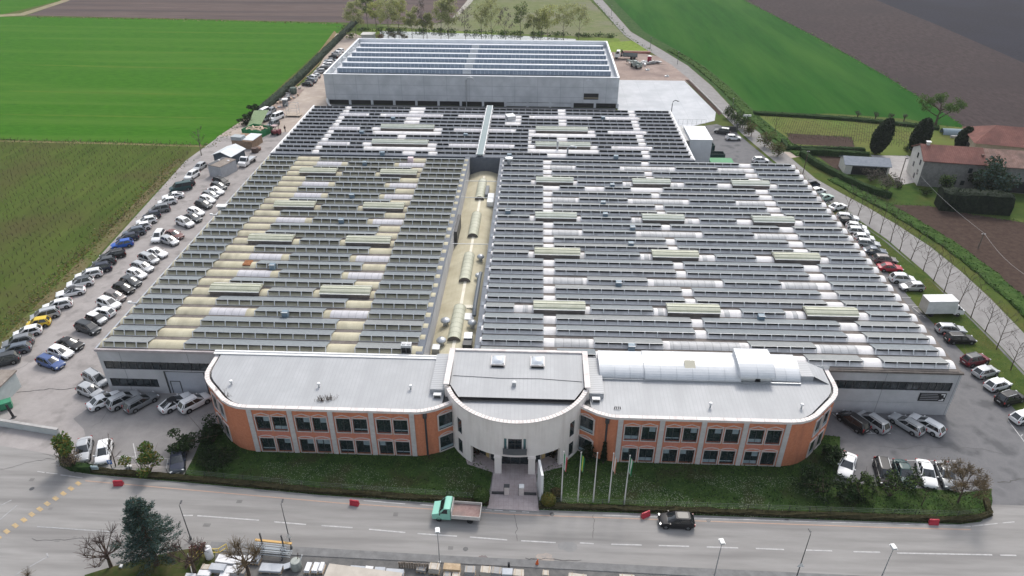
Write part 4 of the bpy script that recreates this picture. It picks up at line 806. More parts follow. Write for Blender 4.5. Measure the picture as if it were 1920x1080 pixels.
# ------------------------------------------------------------------ new concrete warehouse
con = M('precast_concrete', (.44, .46, .48), (.54, .56, .58), .35, .9, detail=9, c3=(.40, .42, .44), s3=.25); add_lines(con, 0, 6.92, .14, (.30, .32, .35), .7, 2, 3.1)
con_in = M('precast_pale', (.50, .52, .55), (.58, .6, .63), .5, .9, detail=6)
glaz = M('shed_glazing', (.09, .125, .175), (.15, .19, .24), .8, .2, spec=.8, detail=4); add_lines(glaz, 0, 1.28, .10, (.36, .41, .46), .8)
glaz2 = M('grey_infill', (.34, .36, .38), (.4, .42, .44), .6, .8)
white_sh = M('shed_white', (.70, .72, .75), (.78, .8, .82), .6, .6)
wh = thing('warehouse', (-20, 240, 0), 'new grey concrete warehouse with six rows of blue glazing sunk behind its parapet', 'warehouse'); OW = (-20, 240, 0)
b = MB(); x0, x1, y0, y1, H = -65.0, 24.5, 216.5, 264.6, 9.3
b.box(x0, x1, y0, y0 + .35, 1.5, H, con)
for k in range(14): b.box(x0 + k * 6.86, x0 + k * 6.86 + .7, y0 + .02, y0 + .37, 0, 1.5, con)
b.box(x0 + 8 * 6.86, x0 + 11 * 6.86, y0 + .03, y0 + .3, .25, 1.35, con)
b.box(x0, x0 + .35, y0 + .35, y1, 0, H, con); b.box(x1 - .35, x1, y0 + .35, y1, 0, H, con); b.box(x0 + .35, x1 - .35, y1 - .35, y1, 0, H, con_in)
b.obj('wall', wh, OW)
b = MB(); b.box(x0 + .7, x1 - .7, y0 + .5, y0 + .6, 0, 1.5, black_m); b.obj('low_opening', wh, OW)
b = MB(); b.box(x0 - .08, x1 + .08, y0 - .08, y0 + .45, H, H + .09, white_sh); b.box(x0 - .08, x0 + .45, y0 + .45, y1, H, H + .09, white_sh); b.box(x1 - .45, x1 + .08, y0 + .45, y1, H, H + .09, white_sh); b.box(x0 - .08, x1 + .08, y1, y1 + .45, H, H + .09, white_sh); b.obj('coping', wh, OW)
b = MB(); b.box(x0 + .35, x1 - .35, y0 + .35, y1 - .35, 7.0, 7.3, con_in); b.obj('roof', wh, OW)
b = MB(); b.box(14.1, 18.6, y0 - .015, y0 + .0, 2.6, 4.5, black_m); o = b.obj('window', wh, OW); b = MB(); b.box(14.1, 18.6, y0 - .05, y0 - .016, 3.0, 3.25, M('sill_tan', (.3, .26, .18))); b.box(14.1, 18.6, y0 - .07, y0 - .016, 2.5, 2.6, con_in); b.obj('sill', o)
b = MB(); b.box(14.6, 16.2, y0 - .06, y0 - .01, 8.2, 8.6, con_in); b.box(14.9, 15.5, y0 - .06, y0 - .01, 8.6, 9.0, con_in); b.obj('wall_box', wh, OW)
for k in range(6):
    yg = 258.6 - 6.72 * k
    b = MB(); xa, xb = x0 + 2.0, x1 - 1.8
    for a, c, mt in ((xa, -23.5, glaz), (-23.5, -20.8, glaz2), (-20.8, xb, glaz)):
        b.face([(a, yg, 7.55), (c, yg, 7.55), (c, yg + .35, 8.85), (a, yg + .35, 8.85)], mt)
    o = b.obj('shed_glazing', wh, OW)
    b = MB(); rings = []
    for x in (xa, xb): rings.append([(x, yg + .2, 8.86), (x, yg + .3, 9.06), (x, yg + .8, 9.12), (x, yg + 1.3, 9.0), (x, yg + 6.2, 7.5), (x, yg + 1.2, 8.8)])
    b.loft(rings, white_sh, True); b.face(rings[0], white_sh); b.face(rings[1][::-1], white_sh)
    for x in (xa + .05, xb - .05): b.face([(x, yg + .02, 7.4), (x, yg + .36, 8.85), (x, yg + 6.1, 7.4)], white_sh)
    b.obj('shed_roof', o)
b = MB()
for k in range(6):
    yg = 258.6 - 6.72 * k; b.bar((x0 + .4, yg + 1, 8.9), (x0 + 2, yg + .6, 8.5), .18, white_sh); b.bar((x0 + .9, yg, 7.3), (x0 + .9, yg, 8.9), .2, white_sh)
b.obj('roof_strut', wh, OW)
q = Vector((-24.2, 215.6, 0)); t = thing('hose_pipe', (-21.6, 215.8, 0), 'curved grey pipe arching in front of the concrete warehouse wall', 'pipe')
b = MB(); b.tube([(0, 0, 6.5), (0, 0, 8), (.5, 0, 8.8), (1.4, 0, 9.1), (2.2, 0, 8.7), (2.5, 0, 8)], .16, galv, 8); b.tube([(0, 0, 0), (0, 0, 6.5)], .12, galv, 8); b.obj('pipe', t, smooth=50)
b = MB(); b.tube([(0, 0, 2.2), (.2, -.3, 1.2), (.7, -.5, .3), (1.2, -.7, .15)], .32, white_m, 8); ch = b.obj('chute', smooth=50); ch.location = (-64.6, 215.4, 0); tag(ch, 'white plastic chute hanging at the left corner of the warehouse', 'chute')

# ------------------------------------------------------------------ small buildings and yard stores
box_m = M('white_sandwich_panel', (.50, .53, .55), (.56, .59, .61), .6, .6); add_lines(box_m, 0, 1.0, .04, (.42, .45, .47), .5)
t = thing('storage_tower', (39.9, 172, 0), 'tall plain white metal storage box beside the rear hall', 'storage box')
b = MB(); b.box(-2.7, 2.5, -5, 5, 0, 7.9, box_m); b.obj('body', t); b = MB(); b.box(-2.78, 2.58, -5.08, 5.08, 7.9, 8.02, M('box_roof', (.62, .63, .64), (.7, .7, .71), 1, .6)); b.obj('roof', t)
b = MB(); b.face([(-2.7, -4, 7.4), (-4.4, -4, 7.3), (-4.4, 7, 7.3), (-2.7, 7, 7.4)], white_m); b.face([(-2.7, -4, 7.4), (-2.7, 7, 7.4), (-4.4, 7, 7.3), (-4.4, -4, 7.3)], white_m); b.obj('canopy', t)
def open_bin(nm, lab, c, dx, dy, h, mt, inside=None, rz=0):
    t = thing(nm, c, lab, 'skip' if nm == 'skip' else 'container', rz); b = MB(); w_ = .12
    b.box(-dx / 2, dx / 2, -dy / 2, -dy / 2 + w_, 0, h, mt); b.box(-dx / 2, dx / 2, dy / 2 - w_, dy / 2, 0, h, mt); b.box(-dx / 2, -dx / 2 + w_, -dy / 2 + w_, dy / 2 - w_, 0, h, mt); b.box(dx / 2 - w_, dx / 2, -dy / 2 + w_, dy / 2 - w_, 0, h, mt); b.box(-dx / 2 + w_, dx / 2 - w_, -dy / 2 + w_, dy / 2 - w_, 0, .15, mt)
    n = int(dx / .8)
    for k in range(n + 1): b.box(-dx / 2 + k * dx / n - .05, -dx / 2 + k * dx / n + .05, -dy / 2 - .06, -dy / 2 - .003, .05, h - .05, mt)
    b.obj('bin', t)
    if inside: inside(t, dx, dy, h)
    return t
green_m = M('green_paint', (.02, .17, .06), (.03, .22, .085), 1, .6); teal_dark = M('dark_green_skip', (.012, .035, .035), (.02, .05, .05), 1, .6)
def lid(t, dx, dy, h): b = MB(); b.box(-dx / 2 - .03, dx / 2 + .03, -dy / 2 - .03, dy / 2 + .03, h, h + .06, green_m); b.obj('cover', t)
open_bin('container', 'bright green covered container on the yard behind the right hall', (45.6, 168.5, .05), 5.6, 3.2, 2.2, green_m, lid)
open_bin('container', 'low dark green skip behind the bright green container', (45.3, 175.5, .05), 5.4, 2.2, 1.6, teal_dark)
open_bin('container', 'small dark green skip farthest behind the bright green container', (45.2, 180.2, .05), 2.2, 2.2, 2.2, teal_dark)
t = thing('pallet_stack', (42.9, 184, .05), 'stack of reddish crates beside the white storage box', 'pallets'); b = MB(); red_c = M('reddish_crate', (.35, .14, .11), (.45, .22, .18), 2, .8)
for i in range(3):
    for k in range(3): b.obox((i * .9 - .6, rnd.uniform(-.4, .4), k * .62), .8, .9, .55, rnd.uniform(-.1, .1), red_c)
b.obj('crates', t)
# sliding gate and railing at the back of the right yard
t = thing('sliding_gate', (47, 196, .05), 'dark sliding gate panel across the rear yard entrance', 'gate')
b = MB(); b.box(4.6, 8.8, -.05, .05, .1, 1.7, dark_metal); b.box(8.9, 9.2, -.2, .2, 0, 2.6, dark_metal); b.box(-3.5, .8, 1.0, 1.1, .1, 1.1, dark_metal); b.obj('panel', t)
b = MB()
for k in range(8): b.bar((-8 + k * 1.3, 4, 0), (-8 + k * 1.3, 4, 2.2), .05, galv)
b.bar((-8, 4, 2.2), (1.1, 4, 2.2), .05, galv); b.bar((-8, 4, 1.1), (1.1, 4, 1.1), .04, galv); b.obj('railing', t)
# west lane stores
grey_shed = M('grey_sheet', (.34, .35, .37), (.42, .43, .45), .8, .6); dark_shed = M('dark_blue_shed', (.06, .08, .10), (.09, .11, .13), .8, .7); brown_roof = M('brown_grey_roof', (.20, .17, .15), (.28, .25, .22), .7, .9); pale_roof = M('pale_sheet_roof', (.50, .53, .55), (.60, .62, .63), .7, .6)
t = thing('storage_container', (-75.7, 160.2, .05), 'low grey container with brown stained roof on the left lane', 'container', -.35)
b = MB(); b.box(-1.9, 1.9, -2.7, 2.7, 0, 2.8, grey_shed); b.obj('body', t); b = MB(); b.box(-2.0, 2.0, -2.8, 2.8, 2.8, 2.9, brown_roof); b.box(-2.0, -1.0, -2.8, 2.8, 2.9, 2.94, dark_metal); b.obox((-1.3, .6, 2.94), .5, .4, .1, 0, white_m); b.obox((.9, 1.3, 2.9), .5, .4, .1, 0, white_m); b.obj('roof', t)
def gable(nm, lab, c, dx, dy, h, hr, wallm, roofm, cat='shed', axis='y', rz=0):
    t = thing(nm, c, lab, cat, rz); b = MB()
    if axis == 'y':
        for y, s in ((-dy / 2, 1), (dy / 2, -1)): f = [(-dx / 2, y, 0), (dx / 2, y, 0), (dx / 2, y, h), (0, y, hr), (-dx / 2, y, h)]; b.face(f[::s], wallm)
        for x, s in ((-dx / 2, -1), (dx / 2, 1)): f = [(x, -dy / 2, 0), (x, dy / 2, 0), (x, dy / 2, h), (x, -dy / 2, h)]; b.face(f[::s], wallm)
        b.obj('wall', t); b = MB(); o = .35; sl = (hr - h) / (dx / 2)
        for s in (-1, 1):
            a = [(s * (dx / 2 + o), -dy / 2 - o, h - sl * o + .05), (s * (dx / 2 + o), dy / 2 + o, h - sl * o + .05), (0, dy / 2 + o, hr + .05), (0, -dy / 2 - o, hr + .05)]
            b.loft([[(p[0], p[1], p[2]) for p in a], [(p[0], p[1], p[2] + .12) for p in a]], roofm, True); b.face([(p[0], p[1], p[2] + .12) for p in a][::s], roofm); b.face(a[::-s], roofm)
    else:
        for x, s in ((-dx / 2, -1), (dx / 2, 1)): f = [(x, -dy / 2, 0), (x, dy / 2, 0), (x, dy / 2, h), (x, 0, hr), (x, -dy / 2, h)]; b.face(f[::s], wallm)
        for y, s in ((-dy / 2, 1), (dy / 2, -1)): f = [(-dx / 2, y, 0), (dx / 2, y, 0), (dx / 2, y, h), (-dx / 2, y, h)]; b.face(f[::s], wallm)
        b.obj('wall', t); b = MB(); o = .35; sl = (hr - h) / (dy / 2)
        for s in (-1, 1):
            a = [(-dx / 2 - o, s * (dy / 2 + o), h - sl * o + .05), (dx / 2 + o, s * (dy / 2 + o), h - sl * o + .05), (dx / 2 + o, 0, hr + .05), (-dx / 2 - o, 0, hr + .05)]
            b.loft([[(p[0], p[1], p[2]) for p in a], [(p[0], p[1], p[2] + .12) for p in a]], roofm, True); b.face([(p[0], p[1], p[2] + .12) for p in a][::-s], roofm); b.face(a[::s], roofm)
    return t, b.obj('roof', t)
gable('gable_shed', 'dark shed with pale grey gable roof on the left lane', (-76.9, 167.8, .05), 5.0, 5.6, 2.6, 3.5, dark_shed, pale_roof, rz=-.25)
t = thing('open_shed', (-76.7, 179.6, .05), 'brown walled shed with pale flat roof behind the gable shed', 'shed', -.14)
b = MB(); b.box(-2.8, 2.8, -2.8, 2.9, 0, 2.2, M('brown_boards', (.22, .15, .10), (.30, .22, .16), 1.5, .9)); b.obj('wall', t); b = MB(); b.box(-.3, 2.95, -2.2, 3.0, 2.2, 2.32, pale_roof); b.obox((-1.4, -1.7, 2.2), 3.0, 2.2, .9, 0, M('grey_tarp', (.28, .31, .33), (.36, .39, .4), 1, .7)); b.obj('roof', t)
b = MB(); b.tube([(0, 0, 0), (0, 0, 1.2)], .9, M('drum_dark', (.1, .07, .06)), 10); b.lathe([(1.0, 0), (1.0, .7), (.4, .7)], (0, 1.6, 0), M('drum_brown', (.2, .13, .1)), 10); o = b.obj('cable_drum'); o.location = (-73.0, 174.6, .05); tag(o, 'brown cable drums standing between the two sheds', 'cable drum')
def planks(t, dx, dy, h):
    b = MB(); wd = M('waste_wood', (.45, .34, .25), (.55, .45, .36), 2, .9)
    for k in range(26): b.obox((rnd.uniform(-dx / 2 + .8, dx / 2 - .8), rnd.uniform(-dy / 2 + .8, dy / 2 - .8), h - .35 + rnd.uniform(0, .4)), rnd.uniform(1, 2), .3, .1, rnd.uniform(0, 3), wd)
    b.obj('waste', t)
open_bin('skip', 'green open skip full of wooden waste on the left lane', (-77.2, 188.9, .05), 6.4, 5.0, 1.7, green_m, planks, -.33)
mesh_g = M('green_netting', (.22, .29, .16), (.28, .35, .21), 2, .9)
t = thing('netting_screen', (-79.6, 196.6, .05), 'pale green sloping netting screen behind the green skip', 'netting'); b = MB()
b.loft([[(-2.2, -3.6, .3), (1.6, -3.4, .5)], [(-2.0, 3.2, 3.0), (2.2, 3.6, 3.1)]], mesh_g, False)
for p in ((-2.0, 3.2, 0), (2.2, 3.6, 0)): b.bar(p, (p[0], p[1], 3.1), .07, dark_metal)
b.obj('net', t)
# scaffold tower and loose building material at the warehouse corner
t = thing('scaffold', (-72.0, 204.6, .05), 'open grey scaffold tower beside the rear hall corner', 'scaffold'); b = MB()
for x in (-1.6, 1.6):
    for y in (-1.2, 1.2): b.bar((x, y, 0), (x, y, 3.8), .07, galv)
for z in (.4, 1.9, 3.7):
    for y in (-1.2, 1.2): b.bar((-1.6, y, z), (1.6, y, z), .06, galv)
    for x in (-1.6, 1.6): b.bar((x, -1.2, z), (x, 1.2, z), .06, galv)
b.obj('frame', t); b = MB(); b.box(-2.2, 2.4, -1.3, 1.3, .42, .5, M('scaffold_board', (.36, .3, .24))); b.obj('board', t)
t = thing('toilet_cabin', (-77.2, 214.0, .05), 'small dark site cabin with a white roof on the gravel', 'site cabin'); b = MB(); b.box(-.7, .7, -.7, .7, 0, 2.0, M('cabin_dark', (.12, .13, .14))); b.obj('body', t); b = MB(); b.box(-.8, .8, -.8, .8, 2.0, 2.25, white_m); b.obj('roof', t)
t = thing('rubble_pile', (-79.2, 221.0, .05), 'heap of grey building material on the gravel beside the hedge', 'rubble', 0); b = MB()
for k in range(50): b.obox((rnd.gauss(0, 1.2), rnd.gauss(0, 6), rnd.uniform(0, .2)), rnd.uniform(.3, 1.4), rnd.uniform(.2, .7), rnd.uniform(.15, .7), rnd.uniform(0, 3), [galv, bpy.data.materials['waste_wood'], curb_m, dark_metal][k % 4])
b.obox((0, 0, -.02), 5.2, 22, .07, 0, dirt); b.obj('debris', t)
t = thing('mixer_silo', (-78.6, 227.0, .05), 'dark green tank among the building material by the hedge', 'tank'); b = MB(); b.lathe([(.01, 2.2), (1.0, 2.0), (1.2, 1.2), (1.0, .3), (.8, 0)], (0, 0, 0), M('tank_green', (.10, .13, .11)), 12); b.obj('tank', t, smooth=40)
t = thing('pump_hut', (-69.8, 302.0, 0), 'small grey hut with pale flat roof beside the pond', 'hut'); b = MB(); b.box(-2.4, 2.4, -2.2, 2.2, 0, 3.1, M('hut_grey', (.34, .35, .34), (.4, .41, .4), 1, .9)); b.obj('wall', t); b = MB(); b.box(-2.7, 2.7, -2.5, 2.5, 3.1, 3.3, M('hut_roof', (.5, .49, .46))); b.obj('roof', t)
# hut and bins at the left edge
t = thing('kiosk', (-76.6, 76.8, .05), 'grey kiosk with brown flat roof at the left edge of the yard', 'kiosk'); b = MB(); b.box(-2.5, 2.2, -2.4, 2.2, 0, 2.7, M('kiosk_wall', (.36, .40, .40), (.43, .47, .47), .7, .8)); b.obj('wall', t); b = MB(); b.box(-2.7, 2.4, -2.6, 2.4, 2.7, 2.9, brown_roof); b.obj('roof', t); b = MB(); b.box(.2, 1.4, -2.44, -2.41, .1, 2.3, M('kiosk_door', (.45, .5, .52))); b.obj('door', t)
bin_g = M('bin_green', (.04, .20, .11), (.06, .25, .15), 2, .5)
for i, (x, y, lab) in enumerate(((-73.5, 74.3, 'green waste bin with lid beside the grey kiosk, farther of the two'), (-74.3, 72.6, 'green waste bin at the left edge, nearer of the two'))):
    t = thing('waste_bin', (x, y, .05), lab, 'waste bin', R(35), 'green bins by the kiosk'); b = MB(); b.prism([(-.75, -.5), (.75, -.5), (.75, .5), (-.75, .5)], .12, 1.1, bin_g); b.obj('body', t); b = MB(); b.obox((0, 0, 1.1), 1.6, 1.15, .12, 0, bin_g); b.obj('lid', t)
    b = MB()
    for x_ in (-.6, .6): b.tube([(x_ - .05, -.4, .1), (x_ + .05, -.4, .1)], .1, black_m, 8)
    b.obj('wheel', t)
t = thing('boundary_wall', (-67.5, 70.0, .05), 'low pale concrete wall closing the left yard towards the road', 'wall'); b = MB(); b.obox((0, 0, 0), 9.2, .3, 1.05, math.atan2(69.18 - 70.6, -63.1 + 71.7), M('pale_wall', (.40, .43, .42), (.48, .5, .5), .8, .85)); b.obj('panel', t); b = MB(); b.obox((0, 0, 1.05), 9.3, .4, .08, math.atan2(69.18 - 70.6, -63.1 + 71.7), curb_m); b.obj('coping', t)
t = thing('barrier_post', (-71.3, 72.4, .05), 'dark leaning barrier post beside the low pale wall', 'post'); b = MB(); b.bar((0, 0, 0), (-.35, .1, 2.2), .22, black_m); b.obj('post', t); b = MB(); b.box(-.25, .25, -.25, .25, 0, .1, dark_metal); b.obj('base', t)

# ------------------------------------------------------------------ farmhouse on the right
tile = M('roof_tiles', (.165, .082, .07), (.235, .12, .102), 1.6, .9, detail=9, c3=(.13, .072, .065), s3=.3); tile_old = M('old_roof_tiles', (.19, .12, .10), (.31, .21, .18), 1.2, .95, detail=10, c3=(.15, .11, .095), s3=.5)
add_lines(tile, 0, .45, .10, (.13, .065, .055), .5); add_lines(tile_old, 0, .45, .10, (.2, .12, .1), .5)
ston = M('house_stone', (.17, .165, .16), (.26, .25, .24), 1.5, .95, detail=9); rend = M('house_render', (.52, .50, .46), (.6, .58, .54), .6, .9)
hs = thing('farmhouse', (90, 160, 0), 'long stone farmhouse with red tiled roof on the right', 'house', R(-9))
b = MB(); Lh, D, h, hr = 36, 9.5, 6.2, 8.4
b.face([(0, 0, 0), (Lh, 0, 0), (Lh, 0, h), (0, 0, h)], ston); b.face([(Lh, D, 0), (0, D, 0), (0, D, h), (Lh, D, h)], ston); b.face([(0, D, 0), (0, 0, 0), (0, 0, h), (0, D / 2, hr), (0, D, h)], rend); b.face([(Lh, 0, 0), (Lh, D, 0), (Lh, D, h), (Lh, D / 2, hr), (Lh, 0, h)], rend); b.obj('wall', hs)
def roofslab(x0, x1, mt, dz=0.0):
    b = MB(); o = .4; s_ = (hr - h) / (D / 2)
    for e in (0, 1):
        ye = -o if e == 0 else D + o; a = [(x0, ye, h - s_ * o + dz), (x1, ye, h - s_ * o + dz), (x1, D / 2, hr + dz), (x0, D / 2, hr + dz)]
        t_ = [(p[0], p[1], p[2] + .16) for p in a]; b.loft([a, t_], mt, True); b.face(t_ if e == 0 else t_[::-1], mt); b.face(a[::-1] if e == 0 else a, mt)
    return b
o = roofslab(-.4, 13.2, tile, .12).obj('roof', hs); o2 = roofslab(13.2, Lh + .4, tile_old, .0).obj('old_roof', hs)
b = MB(); b.box(1.0, 1.7, 4.4, 5.1, 8.0, 9.2, rend); b.box(.85, 1.85, 4.25, 5.25, 9.2, 9.35, white_m); b.obj('chimney', o)
b = MB(); b.box(12.4, 12.9, 2.0, 2.6, 7.0, 7.9, tile_old); b.obj('chimney', o2)
for x, z in ((10.2, 4.0), (7.6, 1.0), (9.4, .9), (13.5, 3.6)):
    b = MB(); b.box(x - .52, x + .52, -.08, .02, z, z + 1.3, ston); w_ = b.obj('window', hs); b = MB(); b.box(x - .42, x + .42, -.11, -.085, z + .1, z + 1.22, glass_dark); b.obj('pane', w_)
for y, z in ((2.2, 4.4), (2.2, 2.0), (4.9, 5.2), (6.0, 2.6), (3.6, .6)):
    b = MB(); b.box(-.06, .02, y - .4, y + .4, z, z + 1.2, glass_dark); b.obj('window', hs)
b = MB(); b.box(19, 33, -.05, .02, .1, 2.8, black_m); b.obj('open_barn_front', hs)
t, rf = gable('tool_shed', 'small shed with bluish slate roof inside the farm hedge', (80.6, 168.6, 0), 10.2, 5.2, 2.5, 3.6, rend, M('blue_slate', (.16, .185, .22), (.22, .24, .275), 1.2, .7), 'shed', 'x', R(-6))
b = MB(); b.box(-3.5, 4.6, -2.68, -2.61, .1, 2.2, black_m); b.obj('open_front', t)
bh = thing('barn', (119.5, 180.0, 0), 'tan walled barn with hipped red tile roof behind the farmhouse', 'barn', R(-14))
b = MB(); b.box(-8, 14, -6, 6, 0, 5.2, M('barn_wall', (.42, .34, .25), (.5, .42, .33), .7, .9)); b.box(-8.05, -7.98, -2, 2.5, .1, 3.4, black_m); b.obj('wall', bh)
b = MB(); e = 6.6; b.face([(-8.6, -e, 5.1), (14.6, -e, 5.1), (8, 0, 8.2), (-3, 0, 8.2)], tile); b.face([(14.6, e, 5.1), (-8.6, e, 5.1), (-3, 0, 8.2), (8, 0, 8.2)], tile_old); b.face([(-8.6, e, 5.1), (-8.6, -e, 5.1), (-3, 0, 8.2)], tile); b.face([(14.6, -e, 5.1), (14.6, e, 5.1), (8, 0, 8.2)], tile); b.face([(-8.6, -e, 5.1), (-8.6, e, 5.1), (14.6, e, 5.1), (14.6, -e, 5.1)], tile_old); b.obj('roof', bh)
t = thing('vegetable_tunnel', (116.5, 197.5, 0), 'low pale greenhouse tunnel at the far edge of the farm garden', 'greenhouse', R(-5)); b = MB(); b.loft([[(x, 1.3 * math.cos(a), 1.5 * math.sin(a)) for a in [math.pi * k / 8 for k in range(9)]] for x in (-3.2, 3.2)], M('tunnel_film', (.20, .27, .31), (.27, .33, .37), 1, .5), False); b.obj('film', t, smooth=50); b = MB(); b.box(-2, 3, -3.6, -2.9, 0, .6, curb_m); b.obj('bench', t)
t = thing('blue_tank', (115.0, 152.0, 0), 'blue tarpaulin covered stack at the right edge beside the big hedge', 'tarpaulin'); b = MB(); b.obox((0, 0, 0), 3.5, 6, 2.6, R(-10), M('blue_tarp', (.06, .14, .19), (.1, .2, .25), 1, .5)); b.obox((0, 0, 2.6), 3.1, 5.6, .25, R(-10), bpy.data.materials['blue_tarp']); b.obj('cover', t)
# ------------------------------------------------------------------ vegetation
def leafmat(nm, c, c2):
    mt = M(nm, c, c2, 1.6, .85, detail=5); n = mt.node_tree.nodes; L = mt.node_tree.links          # leaves let some light through
    tr = n.new('ShaderNodeBsdfTranslucent'); mx = n.new('ShaderNodeMixShader'); mx.inputs[0].default_value = .45; src = n['Principled BSDF'].inputs['Base Color'].links[0].from_socket
    L.new(src, tr.inputs['Color']); L.new(n['Principled BSDF'].outputs[0], mx.inputs[1]); L.new(tr.outputs[0], mx.inputs[2]); L.new(mx.outputs[0], n['Material Output'].inputs['Surface']); return mt
lf_olive = leafmat('leaf_spring_olive', (.27, .285, .13), (.40, .41, .20)); lf_yellow = leafmat('leaf_spring_yellow', (.32, .34, .11), (.45, .46, .18)); lf_mid = leafmat('leaf_mid_green', (.055, .10, .025), (.11, .165, .045))
lf_dark = leafmat('leaf_dark_green', (.012, .024, .010), (.035, .055, .022)); lf_blue = leafmat('needle_blue_green', (.028, .062, .056), (.08, .135, .12)); lf_yew = leafmat('leaf_cypress', (.010, .020, .012), (.028, .042, .022))
lf_brown = leafmat('leaf_bronze', (.075, .062, .03), (.14, .115, .055)); lf_tan = leafmat('twig_tan', (.17, .125, .07), (.26, .20, .12)); lf_gold = leafmat('leaf_gold', (.14, .12, .025), (.22, .19, .05)); lf_lush = leafmat('leaf_lush', (.045, .095, .02), (.09, .155, .035)); lf_red = leafmat('leaf_red', (.12, .03, .03), (.2, .06, .05)); lf_grey = leafmat('twig_grey', (.10, .085, .075), (.17, .15, .135))
def leaf(b, p, s, mat, r, up=0.0):
    a, c = r.uniform(0, 6.283), r.uniform(-1, 1); n = Vector((math.sqrt(max(0, 1 - c * c)) * math.cos(a), math.sqrt(max(0, 1 - c * c)) * math.sin(a), abs(c) + up)).normalized()
    t = n.orthogonal().normalized(); t2 = n.cross(t); an = r.uniform(0, 6.283); x = (t * math.cos(an) + t2 * math.sin(an)) * s; y = n.cross(x) * r.uniform(.45, .8)
    p = Vector(p); b.face([p - x * .9, p - y, p + x * 1.1, p + y], mat)
def clumps(b, cs, n, s, mats, r, shell=.55):
    for k in range(n):
        c, rad = cs[r.randrange(len(cs))]
        d = Vector((r.gauss(0, 1), r.gauss(0, 1), r.gauss(0, 1))).normalized() * (shell + (1 - shell) * r.random())
        leaf(b, (c[0] + d.x * rad[0], c[1] + d.y * rad[1], c[2] + d.z * rad[2]), s * r.uniform(.6, 1.4), mats[0] if r.random() < .65 else mats[-1], r)
def limbs(b, base, h, spread, r, mat, n=5, r0=.12, up=.6, twigs=3, levels=2, start=.35):
    """tapered trunk with limbs and twigs; returns the limb tips"""
    tips = []
    lean = Vector((r.gauss(0, .03), r.gauss(0, .03), 1))
    trunk = [Vector(base) + lean * (h * t) + Vector((r.gauss(0, .02), r.gauss(0, .02), 0)) * h * t for t in (0, .25, .5, .75, 1.0)]
    b.tube(trunk, [r0, r0 * .8, r0 * .6, r0 * .4, r0 * .15], mat, 6)
    def grow(p, d, L, rad, lv):
        q = p + d * L; mid = p + d * L * .5 + Vector((r.gauss(0, .06), r.gauss(0, .06), r.gauss(0, .04))) * L
        b.tube([p, mid, q], [rad, rad * .7, rad * .35], mat, 4, cap=False); tips.append(q)
        if lv > 0:
            for k in range(twigs):
                d2 = (d + Vector((r.gauss(0, .5), r.gauss(0, .5), r.gauss(.15, .3)))).normalized(); grow(p + d * L * r.uniform(.45, 1.0), d2, L * r.uniform(.4, .65), rad * .45, lv - 1)
    for k in range(n):
        t = start + (1 - start) * (k + r.random()) / n; i = min(3, int(t * 4)); p = trunk[i].lerp(trunk[i + 1], t * 4 - i)
        a = k * 2.4 + r.uniform(-.5, .5); d = Vector((math.cos(a), math.sin(a), up + r.uniform(-.15, .3))).normalized(); grow(p, d, spread * (1.25 - .6 * t) * r.uniform(.75, 1.1), r0 * .45, levels - 1)
    return tips
def tree(name, loc, label, cat, trunk_f, crown_f=None, group=None):
    t = thing(name, loc, label, cat, 0, group); b = MB(); tips = trunk_f(b); b.obj('trunk', t, smooth=60)
    if crown_f: c = MB(); crown_f(c, tips); c.obj('crown', t)
    return t
ORDN = ORD
# bare saplings beside the country road
sap = [(1895, 694), (1868, 655), (1847, 622), (1820, 596), (1795, 576), (1770, 548), (1750, 527), (1731, 508), (1708, 487), (1687, 470), (1670, 453), (1650, 437), (1630, 420), (1608, 407), (1587, 399)]
for i, (x, y) in enumerate(sap):
    q = G(x, y, .05); r = random.Random(100 + i); h = r.uniform(5.0, 6.6)
    tree('sapling', q, f'bare sapling on the grass strip by the country road, {ORDN[i]} from the camera' if i else 'bare sapling on the grass strip by the country road, nearest to the camera', 'tree',
         lambda b: limbs(b, (0, 0, 0), h, h * .38, r, bark, 8, .085, 1.1, 3, 2, .25), lambda c, tips: [c.bar(p, p + Vector((r.gauss(0, .2), r.gauss(0, .2), r.uniform(.2, .7))), .018, lf_grey) for p in tips for _ in range(2)], 'saplings along the country road')
# bushy bronze trees at the rear yard
for i, (x, y, rad) in enumerate(((1458, 293, 2.6), (1433, 276, 2.3), (1408, 256, 2.3), (1395, 242, 2.3), (1381, 232, 2.4), (1364, 221, 2.2))):
    q = G(x, y, .05); r = random.Random(150 + i)
    def crown(c, tips):
        cs = [((r.gauss(0, rad * .4), r.gauss(0, rad * .4), 2.2 + r.gauss(0, .5)), (rad * .55,) * 3) for _ in range(9)]; clumps(c, cs, 1000, .17, (lf_brown if i < 3 else lf_dark, lf_mid), r, .4)
    tree('ornamental_tree', q, f'round bronze green tree by the rear yard fence, {ORDN[i]} from the camera' if i else 'round bronze green tree by the rear yard fence, nearest to the camera', 'tree', lambda b: limbs(b, (0, 0, 0), 2.6, 1.6, r, bark, 5, .12, .7, 2, 2), crown, 'trees by the rear yard fence')
